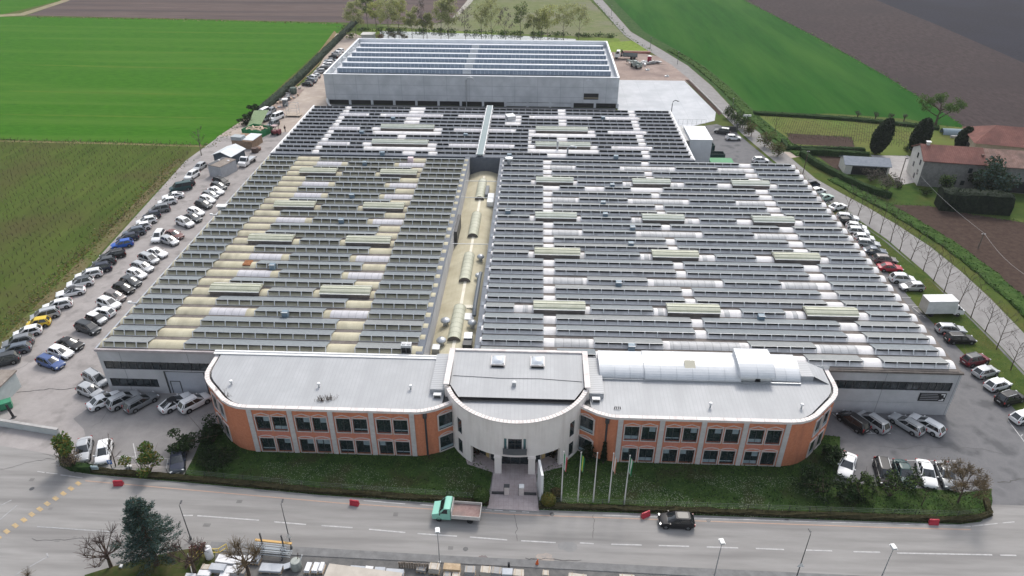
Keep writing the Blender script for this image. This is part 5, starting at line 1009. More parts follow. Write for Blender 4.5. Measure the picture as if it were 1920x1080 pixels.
# cedar in the bottom left corner
r = random.Random(31); q = G(294, 1058, .18)
def cedar_trunk(b):
    b.tube([(0, 0, 0), (.1, 0, 3), (0, .1, 6), (-.2, .3, 9.6)], [.32, .25, .15, .04], bark, 8); tips = []
    for k in range(95):
        z = .8 + 8.7 * (k / 95) ** .92; a = k * 2.399 + r.uniform(-.3, .3); L = (3.5 * (1 - (z - .8) / 9.7) ** 1.0 + .2) * r.uniform(.68, 1.12)
        if 4.5 < z < 7.5 and math.cos(a - .2) > .5: L *= 1.25
        d = Vector((math.cos(a), math.sin(a), r.uniform(.05, .3))); p0 = Vector((-.02 * z, .03 * z, z)); p1 = p0 + d * L; p1.z += L * .08
        b.tube([p0, (p0 + p1) / 2 + Vector((0, 0, .1)), p1], [.07, .045, .012], bark, 4, cap=False); tips.append((p0, p1, L))
    return tips
def cedar_crown(c, tips):
    for p0, p1, L in tips:
        for k in range(int(75 + 46 * L)):
            t = r.uniform(.18, 1.03); p = p0.lerp(p1, t) + Vector((r.gauss(0, .22), r.gauss(0, .22), r.gauss(.03, .12))) * (.5 + .5 * L * (1.1 - t))
            dd = (p1 - p0).normalized() + Vector((r.gauss(0, .5), r.gauss(0, .5), r.gauss(0, .25))); dd.normalize(); s = dd.cross(Vector((r.gauss(0, .4), r.gauss(0, .4), 1))).normalized() * .035; ln = r.uniform(.15, .34)
            c.face([p - s, p + dd * ln * .5 - s * 1.2, p + dd * ln, p + dd * ln * .5 + s * 1.2], lf_blue if r.random() < .72 else lf_dark)
tree('cedar_tree', q, 'tall blue green cedar in the bottom left corner by the road', 'tree', cedar_trunk, cedar_crown)
# pollarded bare trees along the bottom yard
lf_red_twig = leafmat('twig_reddish', (.085, .055, .05), (.15, .10, .09))
def pollard(b, r, h, sp, n, knob=True, fine=9, mat=bark):
    b.tube([(0, 0, 0), (r.gauss(0, .1), 0, h * .3), (r.gauss(0, .15), r.gauss(0, .1), h * .55)], [.2, .16, .13], mat, 8); top = Vector((0, 0, h * .5)); tips = []
    for k in range(n):
        a = k * 2.4 + r.uniform(-.4, .4); d = Vector((math.cos(a), math.sin(a), r.uniform(.3, 1.2))).normalized(); L = sp * r.uniform(.7, 1.1); p = top - Vector((0, 0, r.uniform(0, h * .2)))
        e = p + d * L; b.tube([p, p + d * L * .5 + Vector((0, 0, -.08)), e], [.08, .05, .04], mat, 5)
        if knob: b.lathe([(.01, .09), (.07, .04), (.08, -.03), (.02, -.09)], tuple(e), mat, 6)
        tips.append(e); e2 = p + d * L * .55; dd = (d + Vector((r.gauss(0, .6), r.gauss(0, .6), .3))).normalized(); e3 = e2 + dd * L * .45; b.tube([e2, e3], [.05, .04], mat, 4); tips.append(e3)
    return tips
def shoots(c, tips, r, n, ln, mat=lf_tan, w_=.016):
    for p in tips:
        for k in range(n):
            d = Vector((r.gauss(0, .5), r.gauss(0, .5), r.uniform(.4, 1))).normalized(); c.bar(p, p + d * ln * r.uniform(.5, 1.2), w_, mat)
for i, (x, y, h, sp, n, fine, lab) in enumerate(((208, 1062, 4.4, 2.3, 13, 9, 'bare pollarded tree left of the blue green cedar'), (366, 1075, 4.8, 2.3, 11, 6, 'bare knobbly tree just right of the cedar with red shrub behind'), (467, 1079, 4.8, 2.0, 13, 14, 'bare tree with fine upright twigs among the stone stacks'))):
    q = G(x, y, .15); r = random.Random(200 + i)
    tree('pollard_tree', q, lab, 'tree', lambda b: pollard(b, r, h, sp, n), lambda c, tips: shoots(c, tips, r, fine + 4, 1.15, lf_red_twig if i != 2 else lf_tan, .02), 'pollarded trees of the bottom yard')
r = random.Random(5); b = MB(); clumps(b, [((r.gauss(0, .4), r.gauss(0, .3), .8 + r.random()), (.5, .4, .5)) for _ in range(6)], 420, .10, (lf_red, lf_brown), r, .3)
for k in range(12): b.bar((0, 0, 0), (r.gauss(0, .5), r.gauss(0, .4), 1.5), .02, bark)
o = b.obj('shrub'); o.location = G(378, 1042, .15); tag(o, 'thin red leaved shrub beside the bare knobbly tree', 'shrub')
b = MB(); q = G(90, 1082, .1); shoots(b, [Vector((0, 0, 0))] * 3, r, 18, .9, lf_tan); o = b.obj('shrub'); o.location = G(52, 1079, .05); tag(o, 'tiny dry twiggy shrub at the bottom left image edge', 'shrub')
# front garden trees and shrubs
def shrub(px, py, w_, h, mats, n, s, lab, seed, name='shrub', cat='shrub', z=.16, stems=10, cl=9, shell=.45, low=.25):
    r = random.Random(seed); q = G(px, py, z); t = thing(name, q, lab, cat); b = MB()
    for k in range(stems): b.tube([(r.gauss(0, .06), r.gauss(0, .06), 0), (r.gauss(0, w_ * .16), r.gauss(0, w_ * .16), h * .45), (r.gauss(0, w_ * .3), r.gauss(0, w_ * .3), h * r.uniform(.7, .95))], [.05, .035, .012], bark, 4, cap=False)
    b.obj('stem', t); c = MB(); cs = [((r.gauss(0, w_ * .24), r.gauss(0, w_ * .24), h * r.uniform(low, .82)), (w_ * .27, w_ * .27, h * .22)) for _ in range(cl)]
    clumps(c, cs, n, s, mats, r, shell); c.obj('foliage', t); return t
shrub(128, 872, 2.9, 5.0, (lf_lush, lf_gold), 1500, .17, 'green and tan tree at the left tip of the front lawn', 4, 'ornamental_tree', 'tree', low=.6)
shrub(140, 878, 2.9, 3.0, (lf_tan, lf_grey), 900, .07, 'dry tan bush under the tree at the left lawn tip', 2, low=.3, stems=60)
shrub(282, 884, 3.2, 3.2, (lf_lush, lf_gold), 1500, .15, 'leafy green small tree between the parked cars left of the lawn', 3, 'ornamental_tree', 'tree', low=.45)
q = G(217, 874, .1); r = random.Random(8); tree('sapling', q, 'bare leaning sapling beside the white car at the left lawn strip', 'tree', lambda b: limbs(b, (0, 0, 0), 4.2, 1.5, r, bark, 7, .08, .9, 3, 2, .3))
for k, (x, y, w_, h, lab) in enumerate(((400, 828, 3.8, 3.8, 'tall dark shrub touching the left end of the brick wing'), (352, 846, 3.2, 2.4, 'low dark shrub at the left lawn beside the car park'), (412, 868, 4.5, 1.4, 'wide low dark shrub on the left lawn below the tall one'), (1552, 862, 2.8, 2.4, 'dark shrub at the right end of the brick wing'), (1530, 922, 4.6, 3.4, 'large dark shrub on the right lawn in front of the brick corner'), (1590, 935, 3.0, 2.2, 'dark low shrub on the right lawn nearest the road'))):
    shrub(x, y, w_, h, (lf_dark, lf_dark, bpy.data.materials['hedge_leaf']), 1600, .15, lab, 20 + k, cl=12)
shrub(1615, 925, 3.0, 3.2, (lf_mid, lf_dark), 1300, .14, 'open green tree on the right lawn beside the white saloon', 31, 'ornamental_tree', 'tree')
shrub(1668, 930, 3.2, 3.2, (lf_dark, lf_mid), 800, .14, 'loose dark green tree in front of the black parked car', 32, 'ornamental_tree', 'tree', low=.5)
shrub(1712, 915, 2.0, 2.6, (lf_dark, lf_mid), 330, .13, 'thin dark tree in front of the dark saloon on the right lawn', 33, 'ornamental_tree', 'tree', low=.5)
q = G(1796, 942, .16); r = random.Random(44)
tree('bare_tree', q, 'dry tan twiggy tree at the right tip of the front lawn', 'tree', lambda b: limbs(b, (0, 0, 0), 3.4, 2.4, r, bark, 11, .14, .75, 4, 3, .25), lambda c, tips: ([shoots(c, tips, r, 7, .6, lf_tan, .02)], [leaf(c, p + Vector((r.gauss(0, .3), r.gauss(0, .3), r.gauss(.1, .3))), .06, lf_tan, r) for p in tips for _ in range(6)]))
q = G(1728, 948, .16); r = random.Random(45); tree('sapling', q, 'small bare sapling on the right lawn below the parked cars', 'tree', lambda b: limbs(b, (0, 0, 0), 2.6, 1.0, r, bark, 6, .06, .9, 3, 2, .3))
def ball_bush(px, py, rad, h, mats, lab, seed, n=1500, s=.09, name='round_bush', cat='bush'):
    r = random.Random(seed); t = thing(name, G(px, py, .16), lab, cat); b = MB(); core = bpy.data.materials['hedge_leaf']
    rings = []
    for k in range(8):
        ph = math.pi * (k + .5) / 8; rings.append([(rad * .88 * math.sin(ph) * math.cos(a), rad * .88 * math.sin(ph) * math.sin(a), h * .5 - h * .46 * math.cos(ph)) for a in [6.283 * j / 12 for j in range(12)]])
    b.loft(rings, mats[0], True); b.face(rings[-1], mats[0]); b.obj('body', t, smooth=80); c = MB(); clumps(c, [((0, 0, h * .5), (rad * .96, rad * .96, h * .5))], n, s, mats, r, .86); c.obj('foliage', t); return t
ball_bush(903, 938, 1.05, 1.7, (lf_mid, lf_lush), 'clipped light green round bush left of the entrance path', 50)
ball_bush(1028, 945, .95, 1.5, (lf_gold, lf_mid), 'golden round bush beside the white sign slab', 51); ball_bush(1042, 932, .8, 1.3, (lf_brown, lf_dark), 'dark bronze bush behind the golden round bush', 52)
shrub(1102, 862, 2.0, 2.4, (lf_dark, lf_dark), 900, .12, 'dark shrub against the drum wall right of the entrance', 53); shrub(896, 852, .8, .9, (lf_dark, lf_red), 260, .08, 'dark reddish plant in the portico left of the entrance door', 54, z=.2); shrub(1036, 858, .8, .9, (lf_dark, lf_red), 260, .08, 'dark reddish plant in the portico right of the entrance door', 55, z=.2)
r = random.Random(9); t = thing('cypress', G(1131, 868, .16), 'slim dark cypress against the right brick wing', 'tree'); b = MB(); b.tube([(0, 0, 0), (0, 0, 3.2)], [.08, .03], bark, 6); b.obj('trunk', t); c = MB(); clumps(c, [((0, 0, .7 + .33 * k), (.48 - .035 * k, .48 - .035 * k, .4)) for k in range(9)], 1400, .1, (lf_yew, lf_dark), r, .6); c.obj('crown', t)
# wire fence on the lawn kerb
def wire_fence(path, lab):
    P_ = [Vector((p[0], p[1], .16)) for p in path]; o = P_[0].copy(); t = thing('wire_fence', o, lab, 'fence'); b = MB(); c = MB(); wm = M('fence_wire', (.10, .12, .10)) if 'fence_wire' not in bpy.data.materials else bpy.data.materials['fence_wire']
    for i in range(len(P_) - 1):
        k = max(1, int((P_[i + 1] - P_[i]).length / 2.4))
        for j in range(k): q = P_[i].lerp(P_[i + 1], j / k) - o; b.bar(q, q + Vector((0, 0, 1.15)), .05, dark_metal)
        for z in (.6, .85, 1.12): c.bar(P_[i] - o + Vector((0, 0, z)), P_[i + 1] - o + Vector((0, 0, z)), .022, wm)
    b.obj('post', t); c.obj('wire', t)
wire_fence([(p.x, p.y) for p in [G(x, y) + Vector((0, .95, 0)) for x, y in KERB[2:]]], 'thin wire fence behind the low hedge of the left lawn'); wire_fence([(p.x, p.y) for p in [G(x, y) + Vector((0, .95, 0)) for x, y in KERB2[:5]]], 'thin wire fence behind the low hedge of the right lawn')
# clipped hedges
def hedge(name, path, wd, h, lab, seed, mats=(hedge_m, lf_dark), dens=26, s=.13, z=.02, cat='hedge', jag=.12):
    r = random.Random(seed); P_ = [Vector((p[0], p[1], 0)) for p in path]; o = P_[0].copy(); o.z = z; b = MB(); rings = []; pts = []
    for i in range(len(P_) - 1):
        k = max(1, int((P_[i + 1] - P_[i]).length / 1.2)); pts += [P_[i].lerp(P_[i + 1], j / k) for j in range(k)]
    pts.append(P_[-1])
    for i, p in enumerate(pts):
        d = (pts[min(i + 1, len(pts) - 1)] - pts[max(i - 1, 0)]).normalized(); n = Vector((-d.y, d.x, 0)); j = lambda: r.uniform(-jag, jag)
        prof = [(-.5, 0), (-.52, .5), (-.46, .92), (-.2, 1.0), (.2, 1.0), (.46, .92), (.52, .5), (.5, 0)]
        rings.append([p - Vector((o.x, o.y, 0)) + n * (a * wd + (j() if c else 0)) + Vector((0, 0, c * h + (j() if c > .6 else 0))) for a, c in prof])
    b.loft(rings, mats[0], False); b.face(rings[0][::-1], mats[0]); b.face(rings[-1], mats[0])
    for i in range(len(rings) - 1):
        L = (pts[i + 1] - pts[i]).length
        for k in range(int(dens * L * (wd + 2 * h) / 3)):
            t = r.random(); e = r.random() * 6.999; a = int(e); q = rings[i][a].lerp(rings[i][a + 1], e - a).lerp(rings[i + 1][a].lerp(rings[i + 1][a + 1], e - a), t); leaf(b, q, s * r.uniform(.6, 1.4), mats[r.randrange(len(mats))], r)
    ob = b.obj(name); ob.location = o; tag(ob, lab, cat); return ob
far_h = M('field_hedge_leaf', (.022, .034, .026), (.05, .062, .045), 1.2, .95)
hedge('hedge', [tuple(G(*p)[:2]) for p in ((487, 213), (520, 186), (560, 150), (600, 110), (630, 80), (655, 55), (668, 42))], 2.2, 1.7, 'long dark hedge between the bright left field and the gravel lane', 60, (far_h, far_h), 7, .22)
kerb_leaf = M('kerb_hedge_leaf', (.022, .022, .012), (.05, .045, .024), 2.5, .9)
hedge('low_hedge', [(p.x, p.y) for p in [G(x, y) + Vector((0, .55, 0)) for x, y in KERB[2:]]], .7, .42, 'low dark hedge along the kerb of the left lawn', 61, (kerb_leaf, lf_brown, lf_dark), dens=34, s=.10, z=.16)
hedge('low_hedge', [(p.x, p.y) for p in [G(x, y) + Vector((0, .55, 0)) for x, y in KERB2[:5]]] + [(54.6, 60.3), (55.3, 62.5)], .7, .42, 'low dark hedge along the kerb of the right lawn', 62, (kerb_leaf, lf_brown, lf_dark), dens=34, s=.10, z=.16)
hedge('hedge', [(-60.0, 65.4), (-59.3, 64.0), (-57.6, 63.2), (-55, 62.9)], .9, .9, 'short dark hedge round the left tip of the lawn', 63, z=.16)
hedge('hedge', PX((1500, 288), (1560, 292), (1627, 297)), 1.6, 1.6, 'clipped hedge between the vineyard and the shed garden', 64, dens=8, s=.2)
hedge('hedge', PX((1468, 268), (1476, 281), (1560, 283), (1620, 285)), 1.2, 1.1, 'low clipped hedge round the brown garden bed', 65, dens=8, s=.2)
hedge('hedge', PX((1503, 292), (1530, 312), (1570, 333), (1620, 357), (1668, 373)), 1.4, 1.5, 'long slanting hedge in front of the small slate roofed shed', 66, dens=9, s=.18)
hedge('hedge', PX((1755, 388), (1820, 394), (1886, 398)), 4.0, 4.4, 'big dark box hedge in front of the farmhouse', 67, (lf_yew, lf_dark), 22, .2, jag=.3)
hedge('hedge', PX((1412, 214), (1500, 219), (1600, 226), (1700, 236), (1760, 243)), 2.0, .9, 'low dark hedge row between the green field and the small vineyard', 68, dens=6, s=.22)
# scrubby bank between the country road and the brown plot
scr = M('bank_scrub', (.03, .065, .016), (.06, .10, .028), .8, .95)
hedge('hedge_bank', [(p[0] + 4.3, p[1]) for p in rr[9:-1]], 3.4, .34, 'overgrown green bank between the country road and the brown plot', 69, (scr, lf_lush), 26, .2, jag=.22)
hedge('hedge_bank', [(p[0] + 3.4, p[1]) for p in rr[2:9]], 3.0, .3, 'overgrown ditch bank between the country road and the right green field', 70, (scr, lf_mid), 10, .28, jag=.2)
# farm trees
def cyp(px, py, w_, h, lab, seed, lean=0.0, mats=(lf_yew, lf_dark)):
    r = random.Random(seed); t = thing('cypress', G(px, py), lab, 'tree', 0, 'dark oval cypresses of the farm'); b = MB(); b.tube([(0, 0, 0), (lean * h * .5, 0, h * .5), (lean * h, 0, h * .9)], [.25, .15, .04], bark, 6); b.obj('trunk', t); c = MB()
    def ring(k, sc_): f = (k + .3) / 9.6; q = w_ * .5 * sc_ * math.sin(math.pi * min(.985, f * .93 + .05)) ** .55; return f, q
    rings = []
    for k in range(10):
        f, q = ring(k, .86); rings.append([(lean * h * f + q * math.cos(a) * r.uniform(.85, 1.12), q * math.sin(a) * r.uniform(.85, 1.12), .35 + h * .94 * f) for a in [6.283 * j / 14 for j in range(14)]])
    c.loft(rings, mats[0], True); c.face(rings[-1], mats[0])
    for k in range(2800):
        f, q = ring(r.random() * 9.3, r.uniform(.86, 1.06)); a = r.uniform(0, 6.283); leaf(c, (lean * h * f + q * math.cos(a), q * math.sin(a), .35 + h * .95 * f + r.gauss(0, .1)), .24 * r.uniform(.6, 1.4), mats[r.randrange(2)], r)
    c.obj('crown', t)
cyp(1640, 289, 4.6, 9.6, 'tall dark oval cypress leaning right, leftmost of the farm cypresses', 70, .16); cyp(1714, 287, 4.6, 9.4, 'tall dark oval cypress directly behind the farmhouse chimney', 71, .10); cyp(1799, 283, 4.0, 6.4, 'shorter dark cypress between the farmhouse and the red roofed barn', 72, .10)
shrub(1858, 372, 8.0, 9.0, (lf_dark, lf_blue), 3400, .3, 'large dark tree in front of the old tiled farmhouse roof', 73, 'broadleaf_tree', 'tree', cl=16, z=0); shrub(1762, 372, 3.6, 6.0, (lf_dark, lf_mid), 1200, .2, 'narrow dark tree before the grey stone farmhouse wall', 74, 'broadleaf_tree', 'tree', z=0, low=.45)
shrub(1830, 360, 4.0, 5.0, (lf_dark, lf_dark), 900, .24, 'dark shrub left of the large tree by the farmhouse', 75, z=0)
shrub(1660, 362, 5.0, 4.6, (lf_grey, lf_dark), 900, .16, 'grey twiggy bush beside the small slate roofed shed', 76, z=0, low=.4); shrub(1632, 340, 5.6, 3.0, (lf_grey, lf_dark), 700, .15, 'grey brown shrub in front of the small slate roofed shed', 77, z=0, low=.3)
q = G(1754, 235); r = random.Random(80); tree('willow_tree', q, 'pale green spreading tree at the corner of the right green field', 'tree', lambda b: limbs(b, (0, 0, 0), 5.5, 5.0, r, bark, 7, .38, .55, 3, 2, .3), lambda c, tips: clumps(c, [(tuple(p), (1.5, 1.5, 1.1)) for p in tips], 4200, .17, (lf_lush, lf_mid), r, .2))
for i, (x, y) in enumerate(((1606, 224), (1640, 226), (1668, 229), (1694, 230))):
    q = G(x, y); r = random.Random(85 + i); tree('pollard_tree', q, f'small pollarded stump tree in the hedge row by the vineyard, {("first", "second", "third", "fourth")[i]} from left', 'tree', lambda b: pollard(b, r, 3.4, .8, 5), lambda c, tips: shoots(c, tips, r, 6, .7, lf_grey, .04), 'pollards in the vineyard hedge row')
for i, (x, y, lab) in enumerate(((1700, 282, 'low green shrub between the two tall farm cypresses'), (1683, 352, 'small dark bush on the farm lawn near the gravel yard'), (1736, 365, 'round dark bush at the edge of the farm lawn'))): shrub(x, y, 2.0, 1.5, (lf_dark, lf_mid), 300, .16, lab, 90 + i, z=0)
q = G(1453, 250); r = random.Random(96); tree('bare_tree', q, 'small bare tree at the left end of the small vineyard', 'tree', lambda b: limbs(b, (0, 0, 0), 4.5, 1.6, r, bark, 7, .1, .9, 3, 2, .25))
q = G(378, 292); r = random.Random(97); tree('bare_tree', q, 'grey bare tree at the corner of the left vineyard by the lane', 'tree', lambda b: limbs(b, (0, 0, 0), 6, 2.2, r, bark_pale, 9, .12, .9, 3, 2, .2), lambda c, tips: shoots(c, tips, r, 3, .6, lf_grey, .03))
for i, (x, y, w_, lab) in enumerate(((462, 235, 4.0, 'dark bush at the lower end of the long field hedge'), (470, 224, 3.4, 'smaller dark bush beside the end of the long field hedge'), (478, 213, 3.0, 'dark bush where the long field hedge begins'))): shrub(x, y, w_, 2.6, (lf_dark, lf_dark), 700, .2, lab, 110 + i, z=0)
# trees round the pond behind the warehouse
bt = [(668, 68, 13, 8, lf_olive), (690, 52, 12, 8, lf_mid), (706, 60, 11, 8, lf_yellow), (728, 72, 14, 10, lf_olive), (748, 66, 13, 8, lf_yellow), (773, 72, 10, 7, lf_olive), (794, 72, 17, 4, lf_grey), (801, 71, 9, 5, lf_olive), (827, 73, 15, 9, lf_olive), (841, 73, 16, 8, lf_olive), (873, 73, 12, 7, lf_grey), (903, 74, 13, 7, lf_olive), (922, 74, 15, 8, lf_olive), (948, 74, 12, 6, lf_grey), (976, 74, 13, 8, lf_mid), (1000, 74, 10, 6, lf_olive), (1014, 74, 10, 7, lf_yellow), (1027, 74, 12, 8, lf_yellow), (1056, 73, 12, 9, lf_olive), (1085, 73, 12, 9, lf_olive)]
for i, (x, y, h, sp, mt) in enumerate(bt):
    q = G(x, y); r = random.Random(300 + i)
    nm = {'leaf_spring_olive': 'olive green', 'leaf_mid_green': 'mid green', 'leaf_spring_yellow': 'yellow green', 'twig_grey': 'bare grey'}[mt.name]
    def crown(c, tips):
        n = (2600 if x < 880 else 1300) if mt is not lf_grey else 260
        cs = [(tuple(p), (sp * .22, sp * .22, h * .11)) for p in tips]; clumps(c, cs, n, .26, (mt, lf_olive if mt is not lf_grey else lf_grey), r, .25); shoots(c, tips, r, 2, 1.1, lf_grey, .05)
    tree('pond_tree', q, f'{nm} spring tree by the pond behind the warehouse, {(["leftmost"] + ORDN[1:])[i]}' + (' from left' if i else ' of the row'), 'tree', lambda b: limbs(b, (0, 0, 0), h * .9, sp * .5, r, bark_pale, 9, .13, 1.0, 3, 2, .25), crown, 'trees round the pond')
r = random.Random(400); b = MB()
for k in range(60):
    x = r.uniform(632, 1150); q = G(x, 55 + (x - 632) * .028 + r.uniform(-1.5, 2)); clumps(b, [((q.x, q.y, .7), (r.uniform(1.5, 4), 1.2, r.uniform(.6, 1.5)))], 60, .3, (lf_mid, lf_dark), r, .3)
o = b.obj('pond_undergrowth'); o['kind'] = 'stuff'
for i, (x, y, mt, lab) in enumerate(((712, 73, lf_red, 'reddish low bush beside the small pond hut'), (740, 72, lf_grey, 'grey low bush at the pond edge left of the olive tree'), (757, 73, lf_grey, 'grey rounded bush at the pond edge'), (656, 72, lf_mid, 'green bush left of the pond hut'))): shrub(x, y, 3.4, 2.4, (mt, lf_olive), 260, .25, lab, 410 + i, z=0)
# vine rows, grass and flowers: uncountable cover
vine_wood = M('vine_wood', (.03, .025, .02), (.06, .05, .038), 3, .95)
r = random.Random(500); b = MB(); post = M('vine_post', (.10, .085, .065), (.16, .135, .10), 2, .95)
for k in range(58):
    x = -88.0 - 2.0 * k
    for j in range(88):
        y = 72 + 1.28 * j + r.uniform(-.25, .25)
        if y > 181 or x > -82.6 - (y - 83) * .08: continue
        xx = x + r.gauss(0, .06); hh = r.uniform(.6, 1.0)
        if j % 6 == 0: b.bar((xx, y, 0), (xx, y, .95), .045, post)
        if r.random() < .8: b.bar((xx, y, 0), (xx + r.gauss(0, .12), y + r.gauss(0, .2), hh * .75), .05, vine_wood); b.bar((xx, y, hh * .75), (xx + r.gauss(0, .08), y + r.choice((-.7, .7)), hh * .75 + r.uniform(0, .2)), .04, vine_wood)
    pass
o = b.obj('vine_rows'); o['kind'] = 'stuff'
b = MB()
for k in range(16):
    for j in range(32):
        q = G(1435, 222).lerp(G(1435, 262), (k + .5) / 16); x = q.x + j * 1.9 + k * .5; y = q.y - j * .32
        if x > 106: continue
        b.bar((x, y, 0), (x, y, 1.1), .07, post)
        if r.random() < .6: b.bar((x, y, .8), (x + 1.0, y - .15, .85), .05, bark)
o = b.obj('vine_rows'); o['kind'] = 'stuff'
def inside(p, poly):
    c = False; n = len(poly)
    for i in range(n):
        a, d = poly[i], poly[i - 1]
        if (a.y > p[1]) != (d.y > p[1]) and p[0] < (d.x - a.x) * (p[1] - a.y) / (d.y - a.y) + a.x: c = not c
    return c
b = MB(); daisy = M('daisy', (.21, .235, .165), rough=.9); blade = [lf_lush, lf_dark, lf_mid]
for poly, dens in ((lawn_l, 12000), (lawn_r, 20000)):
    xs = [p.x for p in poly]; ys = [p.y for p in poly]; k = 0
    while k < dens:
        x, y = r.uniform(min(xs), max(xs)), r.uniform(min(ys), max(ys)); k += 1
        if not inside((x, y), poly): continue
        s = .11 * r.uniform(.5, 1.3); n = math.sin(x * .55 + 1.3 * math.sin(y * .6)) + math.sin(y * .9 + x * .21)
        if y < 65.3 and n > -.3 and -34 < x < 36 and r.random() < .62: b.mesh([(x - .035, y - .035, .24), (x + .035, y - .03, .24), (x + .03, y + .035, .25), (x - .035, y + .035, .25)], [(0, 1, 2, 3)], daisy)
        else: leaf(b, (x, y, .2), s, blade[r.randrange(3)], r, .4)
o = b.obj('lawn_tufts'); o['kind'] = 'stuff'
b = MB()
for k in range(5200):
    t = r.random(); y = 74 + 95 * t; x0 = 62 if y > 150 else 66.5 + (150 - y) * .05
    x1 = 68.5 + (150 - y) * .11 if y < 150 else 66; x = r.uniform(x0, min(x1, 74)); leaf(b, (x, y, .07), .10 * r.uniform(.5, 1.3), blade[(0, 2)[r.randrange(2)]] if r.random() < .8 else lf_gold, r, 1.5)
o = b.obj('strip_tufts'); o['kind'] = 'stuff'
b = MB()
for k in range(2600):
    t = r.random(); y = 83 + 86 * t; x = -84.2 - 4.6 * t + r.gauss(-1.4, 1.3); leaf(b, (x, y, .1), .2 * r.uniform(.5, 1.4), (lf_tan, lf_mid, lf_gold)[r.randrange(3)], r, .3)
o = b.obj('verge_tufts'); o['kind'] = 'stuff'

r = random.Random(600); b = MB()
def margin(path, dens, sp, s, mats, z=.05):
    P_ = [G(*p) for p in path]
    for i in range(len(P_) - 1):
        L_ = (P_[i + 1] - P_[i]).length
        for k in range(int(L_ * dens)): q = P_[i].lerp(P_[i + 1], r.random()); leaf(b, (q.x + r.gauss(0, sp), q.y + r.gauss(0, sp), z), s * r.uniform(.5, 1.5), mats[r.randrange(len(mats))], r, 1.0)
margin(((0, 264), (200, 268), (396, 273), (440, 240), (472, 214)), 7, .8, .28, (lf_mid, lf_tan, lf_lush)); margin(((60, 32), (300, 36), (645, 45)), 2.0, 1.0, .5, (lf_mid, lf_tan)); margin(((1395, 0), (1540, 75), (1660, 142), (1760, 205), (1812, 241)), 2.2, .8, .42, (lf_lush, lf_mid))
margin(((1420, 214), (1560, 217), (1740, 232), (1930, 253)), 4, .8, .3, (lf_mid, lf_dark, lf_lush)); margin(((1672, 384), (1740, 386), (1800, 398), (1930, 419)), 6, .5, .22, (lf_mid, lf_lush)); margin(((700, 47), (790, 48), (847, 41), (912, -20)), 2, 1.2, .5, (lf_mid, lf_tan))
margin(((1476, 250), (1597, 257), (1603, 277), (1480, 270), (1476, 250)), 5, .4, .22, (lf_mid, lf_lush)); margin(((1114, 5), (1180, 70), (1222, 97)), 3, .8, .4, (lf_mid, lf_lush))
o = b.obj('margin_tufts'); o['kind'] = 'stuff'
# ------------------------------------------------------------------ vehicles
def paint(nm, c, rough=.45, metal=.0):
    mt = M('paint_' + nm, c, rough=rough, metal=metal, spec=.3); b = mt.node_tree.nodes['Principled BSDF']; b.inputs['Coat Weight'].default_value = .15; b.inputs['Coat Roughness'].default_value = .22; return mt
PAINT = {'white': paint('white', (.72, .72, .72)), 'black': paint('black', (.012, .012, .014)), 'silver': paint('silver', (.42, .43, .44), .3, .3), 'grey': paint('grey', (.20, .21, .22), .3, .3), 'dark grey': paint('dark_grey', (.05, .055, .06), .3, .2),
         'dark blue': paint('dark_blue', (.018, .024, .045)), 'blue': paint('blue', (.06, .10, .24)), 'bright blue': paint('bright_blue', (.02, .09, .38)), 'red': paint('red', (.36, .025, .045)), 'dark red': paint('dark_red', (.13, .018, .03)), 'maroon': paint('maroon', (.15, .065, .06)), 'yellow': paint('yellow', (.60, .42, .035)),
         'teal': paint('teal', (.018, .055, .058)), 'pale green': paint('pale_green', (.33, .45, .40)), 'brown': paint('brown', (.19, .17, .165), .3, .3), 'slate': paint('slate', (.12, .14, .17), .3, .3), 'mint': paint('mint', (.26, .56, .45))}
car_glass = M('car_glass', (.015, .018, .02), rough=.05, spec=.9); tyre = M('tyre', (.018, .018, .019), rough=.85); rim = M('alloy_rim', (.38, .39, .40), rough=.35, metal=.6)
lamp_w = M('headlamp_glass', (.55, .57, .58), rough=.15, spec=.8); lamp_r = M('tail_lamp', (.32, .02, .02), rough=.25); plate_m = M('number_plate', (.6, .6, .58))
